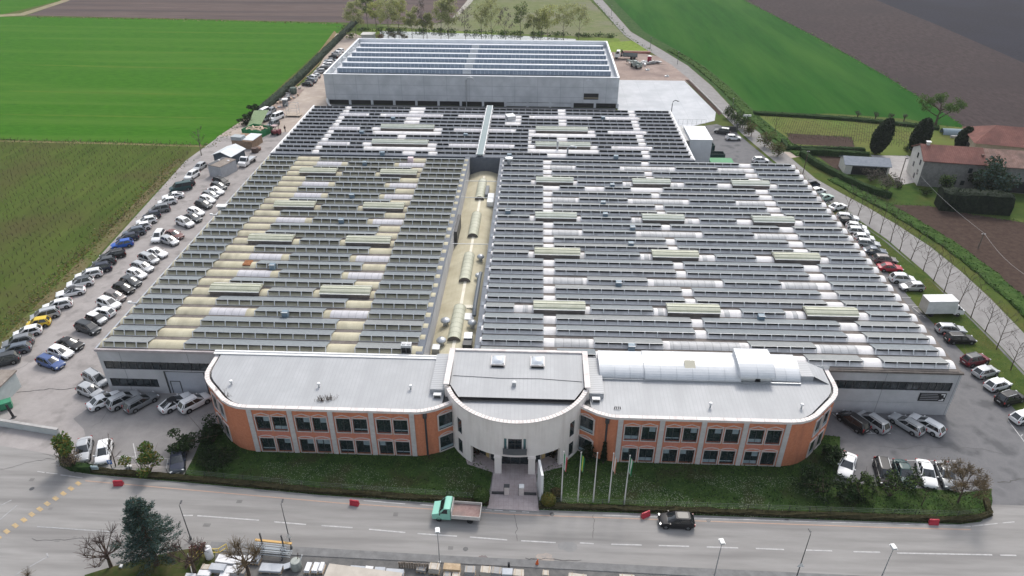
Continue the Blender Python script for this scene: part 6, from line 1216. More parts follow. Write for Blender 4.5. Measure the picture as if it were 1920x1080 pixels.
#            L    W     H    cowl  roof front, roof rear, glass rear, deck, bonnet rise
SPEC = {'hatchback': (4.15, 1.78, 1.50, .54, .10, -.72, -.96, .90, .32), 'city car': (3.62, 1.66, 1.53, .60, .20, -.78, -.96, .92, .30), 'saloon': (4.55, 1.82, 1.46, .47, .06, -.44, -.80, .90, .33), 'coupe': (4.7, 1.86, 1.42, .44, .04, -.42, -.92, .89, .34),
        'estate': (4.65, 1.82, 1.50, .49, .10, -.80, -.98, .91, .33), 'SUV': (4.45, 1.86, 1.68, .53, .16, -.76, -.965, 1.02, .37), 'people carrier': (4.45, 1.82, 1.68, .68, .26, -.80, -.98, .97, .33), 'van': (4.95, 1.94, 1.98, .66, .36, -.93, -.99, 1.12, .33)}
_mesh = {}
def car_meshes(kind, col, roofcol=None, bonnet=None):
    key = (kind, col, roofcol, bonnet)
    if key in _mesh: return _mesh[key]
    L, W, H, cw, rf, rr_, gr, dk, wr = SPEC[kind]; hl, hw = L / 2, W / 2; pm = PAINT[col]; rm = car_glass if roofcol == 'glass' else PAINT[roofcol or col]
    dkr = dk + (.03 if kind not in ('saloon', 'coupe') else .0)
    st = [(1.0, .50, .36, dk * .56), (.985, .70, .26, dk * .68), (.94, .86, .21, dk * .77), (.84, .955, .19, dk * .86), (.70, .99, .19, dk * .935), (cw, 1.0, .19, dk), (0, 1.0, .19, dkr), (-.55, 1.0, .19, dkr + .02), (-.80, .98, .20, dkr + .02), (-.92, .93, .22, dkr + .0), (-.98, .80, .27, dkr - .07), (-1.0, .64, .36, dkr - .30)]
    b = MB(); rings = []
    for x, w_, zb, zd in st:
        hp = [(.82, zb), (.97, zb + .10), (1.0, zb + .40 * (zd - zb)), (.985, zb + .74 * (zd - zb)), (.92, zd - .035), (.62, zd + .005), (.25, zd + .02)]
        w2 = w_ * hw; rings.append([(x * hl, -a * w2, z) for a, z in hp] + [(x * hl, a * w2, z) for a, z in hp[::-1]])
    b.loft(rings[:6], PAINT[bonnet] if bonnet else pm, True); b.loft(rings[5:], pm, True); b.face(rings[0][::-1], pm); b.face(rings[-1], pm)
    zt = H - .07
    bot = [(cw * hl, .68), (cw * hl - .16, .86), (-.1 * hl, .905), (gr * hl + .22, .85), (gr * hl, .68)]; top = [(rf * hl, .56), (rf * hl - .16, .67), (-.22 * hl, .715), (rr_ * hl + .16, .68), (rr_ * hl, .58)]
    ringB = [(x, -y * hw, dkr - .03) for x, y in bot] + [(x, y * hw, dkr - .03) for x, y in bot[::-1]]; ringT = [(x, -y * hw, zt) for x, y in top] + [(x, y * hw, zt) for x, y in top[::-1]]
    g = MB(); g.loft([ringB, ringT], car_glass, True); glass = g.obj('window_glass', smooth=30)
    def inset(k, z, dx=0): cx = (rf + rr_) / 2 * hl; return [(cx + (p[0] - cx) * k, p[1] * k, z) for p in ringT]
    r0, r1, r2, rm1 = inset(1.02, zt - .01), inset(.985, zt + .035), inset(.72, H), inset(.90, H - .022)
    b.loft([r0, r1, rm1, r2], rm, True); b.face(r2, rm)
    if roofcol == 'pano':
        pass
    for i in (0, 1, 2, 3, 6, 7, 8, 9):
        if kind in ('saloon', 'coupe') and i in (0, 9): continue
        b.bar(ringB[i], ringT[i], .075 if i in (0, 1, 8, 9) else .10, pm, .05)
    for i in (4, 5): b.bar(ringB[i], ringT[i], .12, pm, .06)
    if kind in ('estate', 'SUV', 'people carrier'):
        for s in (-1, 1): b.bar((rf * hl - .3, s * .60 * hw, H + .03), (rr_ * hl + .25, s * .60 * hw, H + .03), .04, dark_metal if col not in ('black', 'white') else galv)
    for s in (-1, 1):
        b.obox((cw * hl - .25, s * (hw + .07), dk), .12, .2, .13, 0, pm)
        for x in (.62, -.60): b.lathe([(.01, 0), (wr + .06, 0), (wr + .06, .02 * s)], (x * hl, s * (hw + .004), wr), black_m, 18, 'y')
        b.box(-.48 * hl, .48 * hl, s * hw - .02, s * hw + .012, .18, .27, black_m)
    b.box(hl - .05, hl + .012, -.55 * hw, .55 * hw, .30, dk * .52, black_m); b.box(-hl - .012, -hl + .05, -.7 * hw, .7 * hw, .24, .36, black_m); b.box(-hl - .02, -hl + .02, -.26, .26, .58, .70, plate_m); b.box(hl + .012, hl + .025, -.26, .26, .36, .47, plate_m)
    body = b.obj('body', smooth=38)
    w_ = MB(); w_.lathe([(wr * .60, .02), (wr * .95, .02), (wr, .0), (wr, -.17), (wr * .9, -.2), (.02, -.2)], (0, 0, 0), tyre, 18, 'y'); w_.lathe([(.01, .0), (wr * .14, .012), (wr * .60, .002), (wr * .62, .022)], (0, 0, 0), rim, 18, 'y')
    for k in range(5): a = 2 * math.pi * k / 5; w_.bar((math.cos(a) * wr * .1, .014, math.sin(a) * wr * .1), (math.cos(a) * wr * .58, .014, math.sin(a) * wr * .58), .05, black_m, .01)
    wheel = w_.obj('wheel', smooth=40)
    h = MB(); h.obox((0, 0, 0), .16, .34, .15, 0, lamp_w); hd = h.obj('headlight'); t = MB(); t.obox((0, 0, 0), .10, .26, .26 if kind not in ('estate', 'people carrier', 'van') else .42, 0, lamp_r); tl = t.obj('tail_light')
    out = (body.data, glass.data, wheel.data, hd.data, tl.data, L, W, wr, dk)
    for o in (body, glass, wheel, hd, tl): bpy.data.objects.remove(o)
    _mesh[key] = out; return out
def add(nm, me, par, loc=(0, 0, 0), rz=0.0):
    o = bpy.data.objects.new(nm, me); C.objects.link(o); o.parent = par; o.location = loc; o.rotation_euler = (0, 0, rz); return o
def car(kind, col, loc, rz, label, group, roofcol=None, bonnet=None):
    bd, gl, wh_, hd, tl, L, W, wr, dk = car_meshes(kind, col, roofcol, bonnet)
    t = thing({'SUV': 'suv', 'estate': 'estate_car'}.get(kind, kind.replace(' ', '_')), loc, label, 'van' if kind == 'van' else 'car', rz, group)
    add('body', bd, t); add('window_glass', gl, t)
    for x in (.62, -.60):
        add('wheel', wh_, t, (x * L / 2, W / 2 - .0, wr)); add('wheel', wh_, t, (x * L / 2, -W / 2, wr), math.pi)
    for s in (-1, 1): add('headlight', hd, t, (L / 2 - .16, s * W * .36, dk * .62), -s * .25); add('tail_light', tl, t, (-L / 2 + .10, s * W * .40, dk * .68), s * .2)
    return t
# front and rear ends read from the survey photo:  (front x,y, rear x,y, kind, colour, roof, bonnet, z)
ROWS = {
 'vineyard': ('in the row beside the vineyard', 'cars parked along the vineyard', [
  ((-15, 682), (28, 672), 'SUV', 'dark grey'), ((3, 662), (50, 652), 'estate', 'slate'), ((10, 648), (58, 637), 'SUV', 'grey'), ((27, 629), (76, 618), 'hatchback', 'white'), ((50, 610), (94, 603), 'city car', 'yellow'), ((62, 597), (107.5, 586), 'people carrier', 'silver'), ((82, 578), (133, 568), 'estate', 'white'), ((111, 553), (154, 544), 'coupe', 'white', 'black'),
  ((128, 536), (173, 527), 'SUV', 'white', 'glass'), ((144, 520), (189, 511), 'estate', 'white'), ((165, 509), (206, 501), 'SUV', 'dark blue'), ((176, 496), (215.5, 488), 'hatchback', 'dark grey'), ((191, 483), (231.5, 475), 'estate', 'black'), ((210, 462), (248, 455), 'hatchback', 'bright blue'), ((221, 450.5), (258, 443), 'hatchback', 'dark blue'), ((234, 440), (270, 433), 'SUV', 'slate'), ((250, 429), (282, 423), 'city car', 'white'),
  ((257, 418.5), (292.5, 411.5), 'hatchback', 'white'), ((268, 408), (301, 402), 'city car', 'dark blue'), ((282, 396.5), (316, 390.5), 'people carrier', 'grey'), ((298, 381), (330, 376), 'hatchback', 'white'), ((308, 371), (341, 365.5), 'coupe', 'white'), ((322, 356), (356, 350), 'van', 'teal'), ((333, 347), (364, 342), 'hatchback', 'dark grey'), ((352, 335), (368, 325), 'SUV', 'white'), ((366, 319), (383, 308), 'hatchback', 'silver')]),
 'wall': ('in the row along the left hall', 'cars parked along the left hall', [
  ((119, 688), (73, 672), 'estate', 'blue'), ((138, 668), (91, 654), 'hatchback', 'white'), ((152, 651), (112, 640), 'saloon', 'black'), ((184, 622), (147, 610), 'people carrier', 'dark grey'), ((199, 604), (164, 593), 'city car', 'black', 'white', 'silver'), ((176, 583), (212, 590), 'hatchback', 'white'), ((225, 577), (185, 564), 'SUV', 'white'), ((233, 562), (199, 551), 'hatchback', 'brown'), ((251, 547), (214, 536), 'hatchback', 'black'), ((263, 534.5), (228, 524), 'hatchback', 'dark grey'), ((274, 520), (240, 509), 'hatchback', 'white'),
  ((287, 507), (249, 496), 'estate', 'silver'), ((298, 493), (262, 480), 'people carrier', 'silver'), ((312, 480), (279, 469.5), 'saloon', 'white'), ((290, 455), (305, 434), 'SUV', 'white'), ((334, 457.5), (303, 447), 'hatchback', 'silver'), ((341, 445), (312, 436), 'saloon', 'maroon'), ((363, 424), (332, 413), 'SUV', 'white'), ((377, 414), (346, 404), 'saloon', 'dark grey'), ((383, 403), (353, 393.5), 'hatchback', 'white'), ((398, 388.5), (366, 380), 'hatchback', 'dark grey'), ((405, 380), (374, 370), 'hatchback', 'white'), ((409, 371), (381, 362.5), 'hatchback', 'grey'), ((419, 363), (391, 354), 'saloon', 'white'), ((426, 354.5), (395, 345.5), 'hatchback', 'dark grey'), ((433, 347.5), (398, 336), 'people carrier', 'black')]),
 'door': ('before the left hall door', 'cars before the left hall door', [
  ((198, 722), (162, 701), 'people carrier', 'silver'), ((190, 742), (149, 725), 'hatchback', 'silver'), ((224, 738), (168, 764), 'saloon', 'white'), ((259, 738), (205, 764), 'SUV', 'silver'), ((291, 740), (238, 769), 'estate', 'grey'), ((357, 741), (303, 769), 'coupe', 'white', 'black'), ((392, 742), (338, 770), 'SUV', 'white')]),
 'lawnleft': ('on the bays left of the lawn', 'cars on the bays left of the lawn', [((153, 866), (161, 823), 'saloon', 'silver'), ((191, 868), (199, 829), 'hatchback', 'white'), ((332, 884), (335, 843), 'saloon', 'dark blue')]),
 'strip': ('along the right grass strip', 'cars along the right grass strip', [
  ((1915, 740.5), (1871, 754), 'SUV', 'black'), ((1945, 776), (1896, 789), 'hatchback', 'white'), ((1889, 716), (1852, 727), 'hatchback', 'white'), ((1866, 692), (1829, 703), 'hatchback', 'silver'), ((1849, 671), (1807, 680), 'SUV', 'dark red', 'glass'), ((1824, 636), (1776, 635.5), 'estate', 'black'), ((1808, 619), (1757, 617), 'estate', 'silver'), ((1690, 538), (1729, 538.5), 'hatchback', 'silver'), ((1713, 525), (1671, 523), 'SUV', 'white'), ((1688, 503.5), (1649, 501.5), 'saloon', 'red'), ((1679, 489.5), (1639, 487.5), 'SUV', 'brown'), ((1657, 472.5), (1623, 470), 'saloon', 'slate'), ((1647, 459), (1608, 455), 'estate', 'silver'), ((1638, 448), (1601, 445), 'hatchback', 'white'), ((1628, 437), (1589, 434), 'SUV', 'white'), ((1621, 428), (1590, 423.5), 'hatchback', 'white'), ((1604, 416), (1573, 415.5), 'hatchback', 'black'), ((1606, 410), (1572, 407), 'estate', 'white'), ((1582, 385), (1558, 391), 'saloon', 'white'), ((1555, 368.5), (1538, 373), 'saloon', 'pale green'), ((1542, 356.5), (1524, 360.5), 'hatchback', 'white'), ((1530, 345), (1512, 349), 'people carrier', 'dark blue')]),
 'rightwall': ('before the right hall wall', 'cars before the right hall wall', [((1577, 776), (1622, 807), 'people carrier', 'black'), ((1613, 776), (1660, 808), 'people carrier', 'silver'), ((1672, 779), (1728, 813), 'estate', 'silver'), ((1709, 781), (1765, 813), 'estate', 'white')]),
 'lawnright': ('at the right end of the lawn', 'cars at the right end of the lawn', [((1582, 894), (1594, 853), 'saloon', 'white'), ((1663, 910), (1650, 864), 'people carrier', 'black'), ((1704, 909), (1687, 869), 'saloon', 'teal'), ((1746, 914), (1728, 864), 'saloon', 'white'), ((1785, 917), (1763, 868), 'saloon', 'grey')]),
 'rear': ('in the rear right yard', 'cars in the rear right yard', [((1440, 301), (1412, 301), 'hatchback', 'white'), ((1389, 259), (1361, 258.5), 'hatchback', 'white'), ((1342, 245), (1367, 248.5), 'SUV', 'dark grey', 'silver')]),
 'lane': ('left of the concrete warehouse', 'cars left of the concrete warehouse', [((568, 156.5), (585, 159), 'hatchback', 'black'), ((575, 150.5), (592, 153), 'hatchback', 'slate'), ((576, 144), (596, 149), 'SUV', 'white'), ((586, 139.5), (599, 144.5), 'hatchback', 'silver'), ((592, 134.5), (608, 134), 'hatchback', 'silver'), ((597, 129), (612, 128.5), 'hatchback', 'dark grey'), ((607, 123), (621, 122.5), 'hatchback', 'white'), ((609, 118), (623, 117.5), 'hatchback', 'white'), ((612, 114), (626, 113.5), 'saloon', 'slate'), ((619, 105.5), (633, 107), 'hatchback', 'black'), ((624, 99), (638, 101), 'hatchback', 'white'), ((631, 94), (644, 96.5), 'hatchback', 'white')]),
}
for key, (where, grp, lst) in ROWS.items():
    seen = {}
    for c in lst: seen[(c[2], c[3])] = seen.get((c[2], c[3]), 0) + 1
    for i, c in enumerate(lst):
        a, p = G(*c[0], .55), G(*c[1], .55); d = a - p; mid = (a + p) / 2
        extra = {('black', 'vineyard'): '', }.get((c[3], key), '')
        desc = f'{c[3]} {c[2]}' + (' with black roof' if len(c) > 4 and c[4] == 'black' else ' with dark glass roof' if len(c) > 4 and c[4] == 'glass' else ' with white roof' if len(c) > 4 and c[4] == 'white' else '')
        if seen[(c[2], c[3])] == 1: lab = f'{desc} {where}' if len(desc.split()) > 2 else f'the only {desc} {where}'
        else: lab = f'{desc} {where}, {ORD[i]} from camera' if i else f'{desc} {where}, nearest the camera'
        car(c[2], c[3], (mid.x, mid.y, .062 if key not in ('lawnright', 'lawnleft') else .07), math.atan2(d.y, d.x), lab, grp, c[4] if len(c) > 4 else None, c[5] if len(c) > 5 else None)
# black car on the main road
q = G(1268, 977, .5); car('hatchback', 'black', (q.x, q.y, .062), math.pi - .02, 'shiny black car driving on the main road', 'vehicles on the main road')
def wheels(t, xs, hw, r_, w_=.24, dual=False):
    b = MB(); b.lathe([(.01, .012), (r_ * .5, .0), (r_ * .55, .03), (r_ * .95, .03), (r_, 0), (r_, -w_), (.02, -w_)], (0, 0, 0), tyre, 16, 'y'); me = b.obj('wheel', smooth=40); md = me.data; bpy.data.objects.remove(me)
    for x in xs: add('wheel', md, t, (x, hw, r_)); add('wheel', md, t, (x, -hw, r_), math.pi)
def cab(b, x0, x1, hw, z0, z1, pm, bonnet=0.0, g=None):
    """truck cab from x0 (rear) to x1 (front) with raked windscreen"""
    prof = [(x1 + bonnet, z0), (x1 + bonnet, z0 + (z1 - z0) * .42), (x1, z0 + (z1 - z0) * .52), (x1 - .68, z1 - .05), (x1 - .85, z1), (x0 + .08, z1), (x0, z1 - .08), (x0, z0)]
    b.loft([[(x, -hw, z) for x, z in prof], [(x, hw, z) for x, z in prof]], pm, True); b.face([(x, -hw, z) for x, z in prof], pm); b.face([(x, hw, z) for x, z in prof][::-1], pm)
    zc = z0 + (z1 - z0) * .54; n = Vector((.78, 0, .63)) * .03
    g.face([(x1 - .02 + n.x, -hw * .9, zc + n.z), (x1 - .02 + n.x, hw * .9, zc + n.z), (x1 - .60 + n.x, hw * .84, z1 - .12 + n.z), (x1 - .60 + n.x, -hw * .84, z1 - .12 + n.z)], car_glass)
    for s in (-1, 1):
        f = [(x0 + .35, s * (hw + .01), zc), (x1 - .25, s * (hw + .01), zc), (x1 - .68, s * (hw + .01), z1 - .14), (x0 + .35, s * (hw + .01), z1 - .14)]; g.face(f[::s], car_glass); b.obox((x1 - .2, s * (hw + .16), zc), .1, .26, .28, 0, black_m)
# mint flatbed truck on the main road
q = G(856, 962, .6); t = thing('flatbed_truck', (q.x, q.y, .062), 'mint green flatbed truck with empty rusty bed on the main road', 'truck', math.pi - .045, 'vehicles on the main road')
b = MB(); g = MB(); cab(b, .55, 1.95, .98, .42, 2.25, PAINT['mint'], .78, g); b.box(2.70, 2.78, -.8, .8, .45, .75, black_m); b.obj('cab', t, smooth=30); g.obj('cab_glass', t)
b = MB(); bedm = M('rusty_bed', (.24, .16, .145), (.34, .25, .23), 1.6, .9, detail=8, c3=(.2, .17, .16), s3=.6); side = M('bed_side', (.46, .45, .42), (.54, .52, .5), 1, .6)
b.box(-2.85, .40, -1.08, 1.08, .85, .98, bedm); o = b.obj('bed', t); b = MB(); b.box(-2.85, .40, -1.12, -1.06, .80, 1.35, side); b.box(-2.85, .40, 1.06, 1.12, .80, 1.35, side); b.box(-2.90, -2.84, -1.12, 1.12, .80, 1.35, side); b.box(.40, .46, -1.12, 1.12, .8, 2.0, side); b.obj('bed_side', o)
b = MB(); b.box(-2.6, 2.2, -.45, .45, .45, .8, black_m); b.obj('chassis', t); wheels(t, (1.95, -1.7), .95, .36)
b = MB()
for s in (-1, 1): b.obox((2.72, s * .75, .78), .1, .3, .2, 0, lamp_w)
b.obj('headlight', t)
# white box truck on the right grass strip
a, p = G(1795, 583, .9), G(1730, 583, .9); d = a - p; mid = (a + p) / 2
t = thing('box_truck', (mid.x + .4, mid.y + .4, .062), 'white box truck with dirty cargo box parked on the right grass strip', 'truck', math.atan2(d.y, d.x) + .02)
dirty = M('dirty_white_box', (.66, .67, .66), (.50, .52, .51), .6, .6, detail=8); tanb = M('tan_tail', (.40, .37, .31), (.5, .47, .41), .8, .8)
b = MB(); b.box(-3.3, 1.7, -1.12, 1.12, .75, 3.15, dirty); b.box(-3.34, -3.3, -1.08, 1.08, .8, 3.1, tanb); b.box(-3.32, 1.72, -1.14, 1.14, 3.15, 3.2, white_m); b.obj('cargo_box', t)
b = MB(); g = MB(); cab(b, 1.75, 2.85, 1.0, .45, 2.3, PAINT['white'], .55, g); b.obj('cab', t, smooth=30); g.obj('cab_glass', t); b = MB(); b.box(-3.1, 2.6, -.4, .4, .45, .74, black_m); b.obj('chassis', t); wheels(t, (2.45, -2.1), .98, .38)
# white pickup on the left lane
a, p = Vector((-72.6, 163.6, 0)), Vector((-71.5, 169.3, 0)); d = a - p; t = thing('pickup_truck', ((a + p) / 2).to_tuple()[:2] + (.062,), 'white flatbed van parked beside the low grey container', 'truck', math.atan2(d.y, d.x))
b = MB(); g = MB(); cab(b, .6, 2.0, .98, .42, 2.25, PAINT['white'], .75, g); b.obj('cab', t, smooth=30); g.obj('cab_glass', t); b = MB(); b.box(-3.0, .5, -1.05, 1.05, .8, .95, galv); b.box(-3.0, .5, -1.09, -1.03, .95, 1.25, side); b.box(-3.0, .5, 1.03, 1.09, .95, 1.25, side); b.obj('bed', t); wheels(t, (2.0, -1.8), .95, .36)
# vans and machines by the skip
car('van', 'white', G(494, 213, .5).to_tuple()[:2] + (.062,), R(-105), 'white van behind the netting screen on the left lane', 'vehicles on the left lane'); car('van', 'white', G(519, 221, .5).to_tuple()[:2] + (.062,), R(-115), 'white van nearest the scaffold tower', 'vehicles on the left lane')
car('hatchback', 'grey', G(508, 209, .5).to_tuple()[:2] + (.062,), R(-100), 'grey car parked behind the two white vans', 'vehicles on the left lane'); car('people carrier', 'slate', G(501, 222, .5).to_tuple()[:2] + (.062,), R(-105), 'blue grey people carrier between the two white vans', 'vehicles on the left lane')
car('SUV', 'grey', G(512, 234, .5).to_tuple()[:2] + (.062,), R(-110), 'grey car standing behind the red forklift', 'vehicles on the left lane')
t = thing('forklift', (-72.2, 188.4, .062), 'dark red forklift with raised black mast at the green skip', 'forklift', R(165))
b = MB(); fr = paint('forklift_red', (.16, .02, .03)); b.box(-1.6, .7, -.75, .75, .35, 1.15, fr); b.box(-1.6, -.9, -.72, .72, 1.15, 1.5, fr); b.obj('body', t); b = MB()
for x in (-.9, .5):
    for y in (-.65, .65): b.bar((x, y, 1.15), (x, y, 2.5), .08, black_m)
b.box(-1.0, .6, -.72, .72, 2.5, 2.58, M('cab_roof', (.4, .3, .3))); b.obj('overhead_guard', t); b = MB()
for y in (-.4, .4): b.bar((.95, y, .1), (.95, y, 4.8), .13, black_m)
for z in (.4, 2.4, 4.7): b.bar((.95, -.4, z), (.95, .4, z), .12, black_m)
b.box(1.05, 2.2, -.5, -.36, 2.2, 2.27, dark_metal); b.box(1.05, 2.2, .36, .5, 2.2, 2.27, dark_metal); b.obj('mast', t); wheels(t, (.45, -1.2), .78, .38, .26)
# crane truck, boom lift and site things behind the warehouse
t = thing('crane_truck', G(1172, 108, .5).to_tuple()[:2] + (.062,), 'white cab truck with grey dropside bed on the red dirt site', 'truck', R(172))
b = MB(); g = MB(); cab(b, 2.0, 3.9, 1.2, .7, 3.0, PAINT['white'], .15, g); b.obj('cab', t, smooth=30); g.obj('cab_glass', t); b = MB(); b.box(-4.6, 1.0, -1.2, 1.2, 1.0, 1.25, dark_metal); b.box(-4.6, 1.0, -1.25, -1.2, 1.25, 2.0, M('dark_dropside', (.16, .18, .18))); b.box(-4.6, 1.0, 1.2, 1.25, 1.25, 2.0, bpy.data.materials['dark_dropside']); b.box(-4.5, .9, -1.1, 1.1, 1.26, 1.4, grey_shed); b.obj('bed', t); b = MB(); b.box(1.1, 1.8, -1, 1, .9, 1.6, black_m); b.bar((1.45, 0, 1.6), (1.45, 0, 3.4), .4, black_m); b.bar((1.45, 0, 3.2), (.7, .5, 2.2), .3, black_m); b.obj('loader_crane', t); wheels(t, (3.2, -2.4, -3.5), 1.15, .5, .3)
t = thing('boom_lift', G(1192, 124, .5).to_tuple()[:2] + (.062,), 'grey telescopic handler with long lowered boom on the dirt site', 'boom lift', R(118))
b = MB(); b.box(-2.6, 1.8, -1.1, 1.1, .6, 1.5, M('handler_grey', (.26, .29, .27))); b.box(-1.2, .6, .3, 1.1, 1.5, 2.6, M('handler_cab', (.3, .34, .32))); b.obj('chassis', t); b = MB(); b.bar((-2.4, -.3, 1.9), (5.8, -.3, 1.2), .55, bpy.data.materials['handler_grey']); b.bar((5.8, -.3, 1.2), (6.4, -.3, .5), .3, dark_metal); b.obj('boom', t); wheels(t, (1.2, -1.8), 1.15, .62, .42)
t = thing('toilet_cabin', G(1217, 117, .0).to_tuple()[:2] + (.062,), 'red portable toilet cabin with white roof on the dirt site', 'toilet cabin'); b = MB(); b.box(-.65, .65, -.65, .65, 0, 2.2, M('cabin_red', (.36, .03, .06))); b.box(-.5, .5, -.68, -.655, .15, 1.95, M('cabin_door', (.30, .025, .05))); b.obj('body', t); b = MB(); b.lathe([(.01, .35), (.6, .22), (.85, 0)], (0, 0, 2.2), white_m, 8); b.obj('roof', t)
r = random.Random(77); t = thing('material_heap', G(1206, 119, .0).to_tuple()[:2] + (.062,), 'row of loose grey building material left of the red toilet cabin', 'rubble'); b = MB()
for k in range(30): b.obox((r.gauss(0, 1.8), r.gauss(0, .8), r.uniform(0, .4)), r.uniform(.4, 2), r.uniform(.2, .8), r.uniform(.2, .8), r.uniform(0, 3), (galv, curb_m, white_m)[k % 3])
b.obox((0, 0, -.02), 8, 4, .06, 0, dirt); b.obj('debris', t)
t = thing('material_heap', G(1228, 119, .0).to_tuple()[:2] + (.062,), 'grey stacked scaffold material right of the red toilet cabin', 'rubble'); b = MB()
for k in range(26): b.obox((r.gauss(0, 1.2), r.gauss(0, .8), r.uniform(0, .9)), r.uniform(.4, 2), r.uniform(.2, .5), r.uniform(.1, .5), r.uniform(0, 3), (galv, curb_m, dark_metal)[k % 3])
b.obox((0, 0, -.02), 8, 4, .06, 0, dirt); b.obj('debris', t)
t = thing('brick_stack', G(1190, 100, .0).to_tuple()[:2] + (.062,), 'long low row of reddish bricks at the grass edge of the site', 'bricks'); b = MB(); b.box(-5, 6, -.5, .5, 0, .7, red_c)
for k in range(9): b.obox((-4.5 + k * 1.2, r.uniform(-.1, .1), .7), 1.1, .8, .12, r.uniform(-.05, .05), M('pale_brick', (.4, .25, .2)) if k == 0 else bpy.data.materials['pale_brick'])
b.obj('bricks', t)
for i, (x, y, lab) in enumerate(((1214, 132, 'small white bag lying on the red dirt site'), (1250, 144, 'flat pale board lying at the edge of the concrete apron'))):
    t = thing('debris_bag', G(x, y).to_tuple()[:2] + (.062,), lab, 'debris'); b = MB(); b.obox((0, 0, 0), 1.4, .8, .4, .3, white_m); b.obox((.2, .1, .4), .6, .4, .2, .8, curb_m); b.obj('bag', t)
# ------------------------------------------------------------------ street furniture, person, stone yard
def GY(px, py, Y):
    d = FW + RT * ((px - 960) / CAM_F) - UP * ((py - 540) / CAM_F); t = Y / d.y
    return Vector((d.x * t, Y, CAM_H + d.z * t))
lamp_lens = M('lamp_white', (.7, .7, .68), rough=.4)
def street_lamp(top, Y, lab, kind, grp='street lamps of the main road', sign=None, mat=galv):
    p = GY(*top, Y); t = thing('street_lamp', (p.x, Y, .05), lab, 'street lamp', 0, grp); h = p.z - .05
    b = MB(); b.tube([(0, 0, 0), (0, 0, h * .5), (0, 0, h)], [.07, .055, .035], mat, 8); b.tube([(0, 0, 0), (0, 0, .4)], .13, mat, 8); b.obj('pole', t, smooth=50); b = MB()
    if kind == 'square': b.obox((0, .1, h), .42, .62, .14, .15, lamp_lens); b.obox((0, .1, h - .05), .5, .7, .06, .15, galv)
    else: b.tube([(0, 0, h), (0, .12, h + .05), (.03, .3, h + .06)], .03, mat, 6); b.obox((.03, .4, h), .16, .42, .1, .1, dark_metal)
    b.obj('lamp_head', t)
    if sign:
        q = GY(*sign, Y); z = q.z - .05; b = MB(); b.face([(-.38, -.12, z - .3), (.38, -.12, z - .3), (0, -.12, z + .42)], white_m); b.face([(.38, -.10, z - .3), (-.38, -.10, z - .3), (0, -.10, z + .42)], galv); b.obj('triangular_sign', t)
    return t
dk_pole = M('dark_pole', (.10, .105, .105), rough=.6)
street_lamp((527, 945), 52.35, 'thin dark street lamp with a white triangular sign beside the steel rack', 'arm', sign=(541, 1004), mat=dk_pole)
street_lamp((336, 947), 53.2, 'thin street lamp behind the knobbly bare tree near the cedar', 'arm', mat=dk_pole)
street_lamp((820, 996), 51.0, 'street lamp with square white head among the middle stone crates', 'square'); street_lamp((1354, 1017), 49.9, 'street lamp with square white head at the bottom right of centre', 'square')
street_lamp((1676, 1027), 49.6, 'street lamp with square white head near the bottom right corner', 'square'); street_lamp((1520, 1001), 49.9, 'tall dark street lamp with a bent arm and a small white box', 'arm', sign=(1500, 1058), mat=dk_pole)
for i, (x, y, y0, lab) in enumerate(((1270, 121, 104, 'small lamp post beside the country road at the dirt site'), (1219, 93, 78, 'small lamp post beside the far country road near the pond'), (1371, 214, 200, 'small lamp post beside the country road at the rear yard'), (1146, 30, 18, 'small lamp post far along the country road'))):
    q = G(x, y); t = thing('lamp_post', q, lab, 'lamp post', 0, 'small lamp posts by the country road'); b = MB(); b.tube([(0, 0, 0), (0, 0, 4.6)], [.09, .06], dk_pole, 6); b.obj('pole', t); b = MB(); b.obox((0, .1, 4.6), .35, .5, .14, 0, dk_pole); b.obj('lamp_head', t)
q = G(1300, 240); t = thing('lamp_post', (36.2, 190.5, 0), 'tall lamp post with curved arm at the rear hall corner', 'lamp post'); b = MB(); b.tube([(0, 0, 0), (0, 0, 9.4), (.15, 0, 10.2), (.8, 0, 10.5), (1.3, 0, 10.3)], .11, dk_pole, 6); b.obj('pole', t); b = MB(); b.obox((1.4, 0, 10.2), .6, .3, .12, 0, dk_pole); b.obj('lamp_head', t)
# utility poles and cable of the farm
cable = M('cable', (.36, .36, .36), rough=.7); top2 = GY(1845, 437, 128.6)
t = thing('utility_pole', (top2.x, 128.6, 0), 'wooden utility pole in the brown plot carrying the farm cable', 'utility pole'); b = MB(); b.tube([(0, 0, 0), (0, 0, top2.z)], [.13, .09], bark_pale, 8); b.obj('pole', t); b = MB(); b.bar((-.4, 0, top2.z - .2), (.4, 0, top2.z - .2), .1, galv); b.obj('crossarm', t)
q = G(1686, 338); t = thing('yard_lamp', q, 'farm yard pole with two small lamps', 'lamp post'); b = MB(); b.tube([(0, 0, 0), (0, 0, 5.6)], [.12, .09], bark_pale, 8); b.obj('pole', t); b = MB(); b.obox((.3, 0, 5.5), .5, .3, .14, .4, dk_metal_ := dark_metal); b.obox((.2, .3, 6.0), .5, .3, .14, .4, dark_metal); b.obj('lamp_head', t)
b = MB(); a = Vector((q.x, q.y, 5.5)); pts = [a.lerp(top2, k / 10) - Vector((0, 0, .9 * math.sin(math.pi * k / 10))) for k in range(11)]; e = GY(1935, 524, 108); pts += [top2.lerp(e, k / 8) - Vector((0, 0, .8 * math.sin(math.pi * k / 8))) for k in range(1, 9)]; e2 = G(2050, 640, 6); pts.append(e2); b.tube(pts, .022, cable, 5); o = b.obj('overhead_cable'); tag(o, 'thin pale overhead cable sagging from the farm yard to the pole', 'cable')
q = G(1505, 327); t = thing('utility_pole', q, 'slim dark pole on the bank by the country road bend', 'utility pole'); b = MB(); b.tube([(0, 0, 0), (.1, 0, 6.2)], [.11, .08], bark, 7); b.obj('pole', t); b = MB(); b.bar((-.25, 0, 5.9), (.45, 0, 5.9), .09, galv); b.obj('crossarm', t)
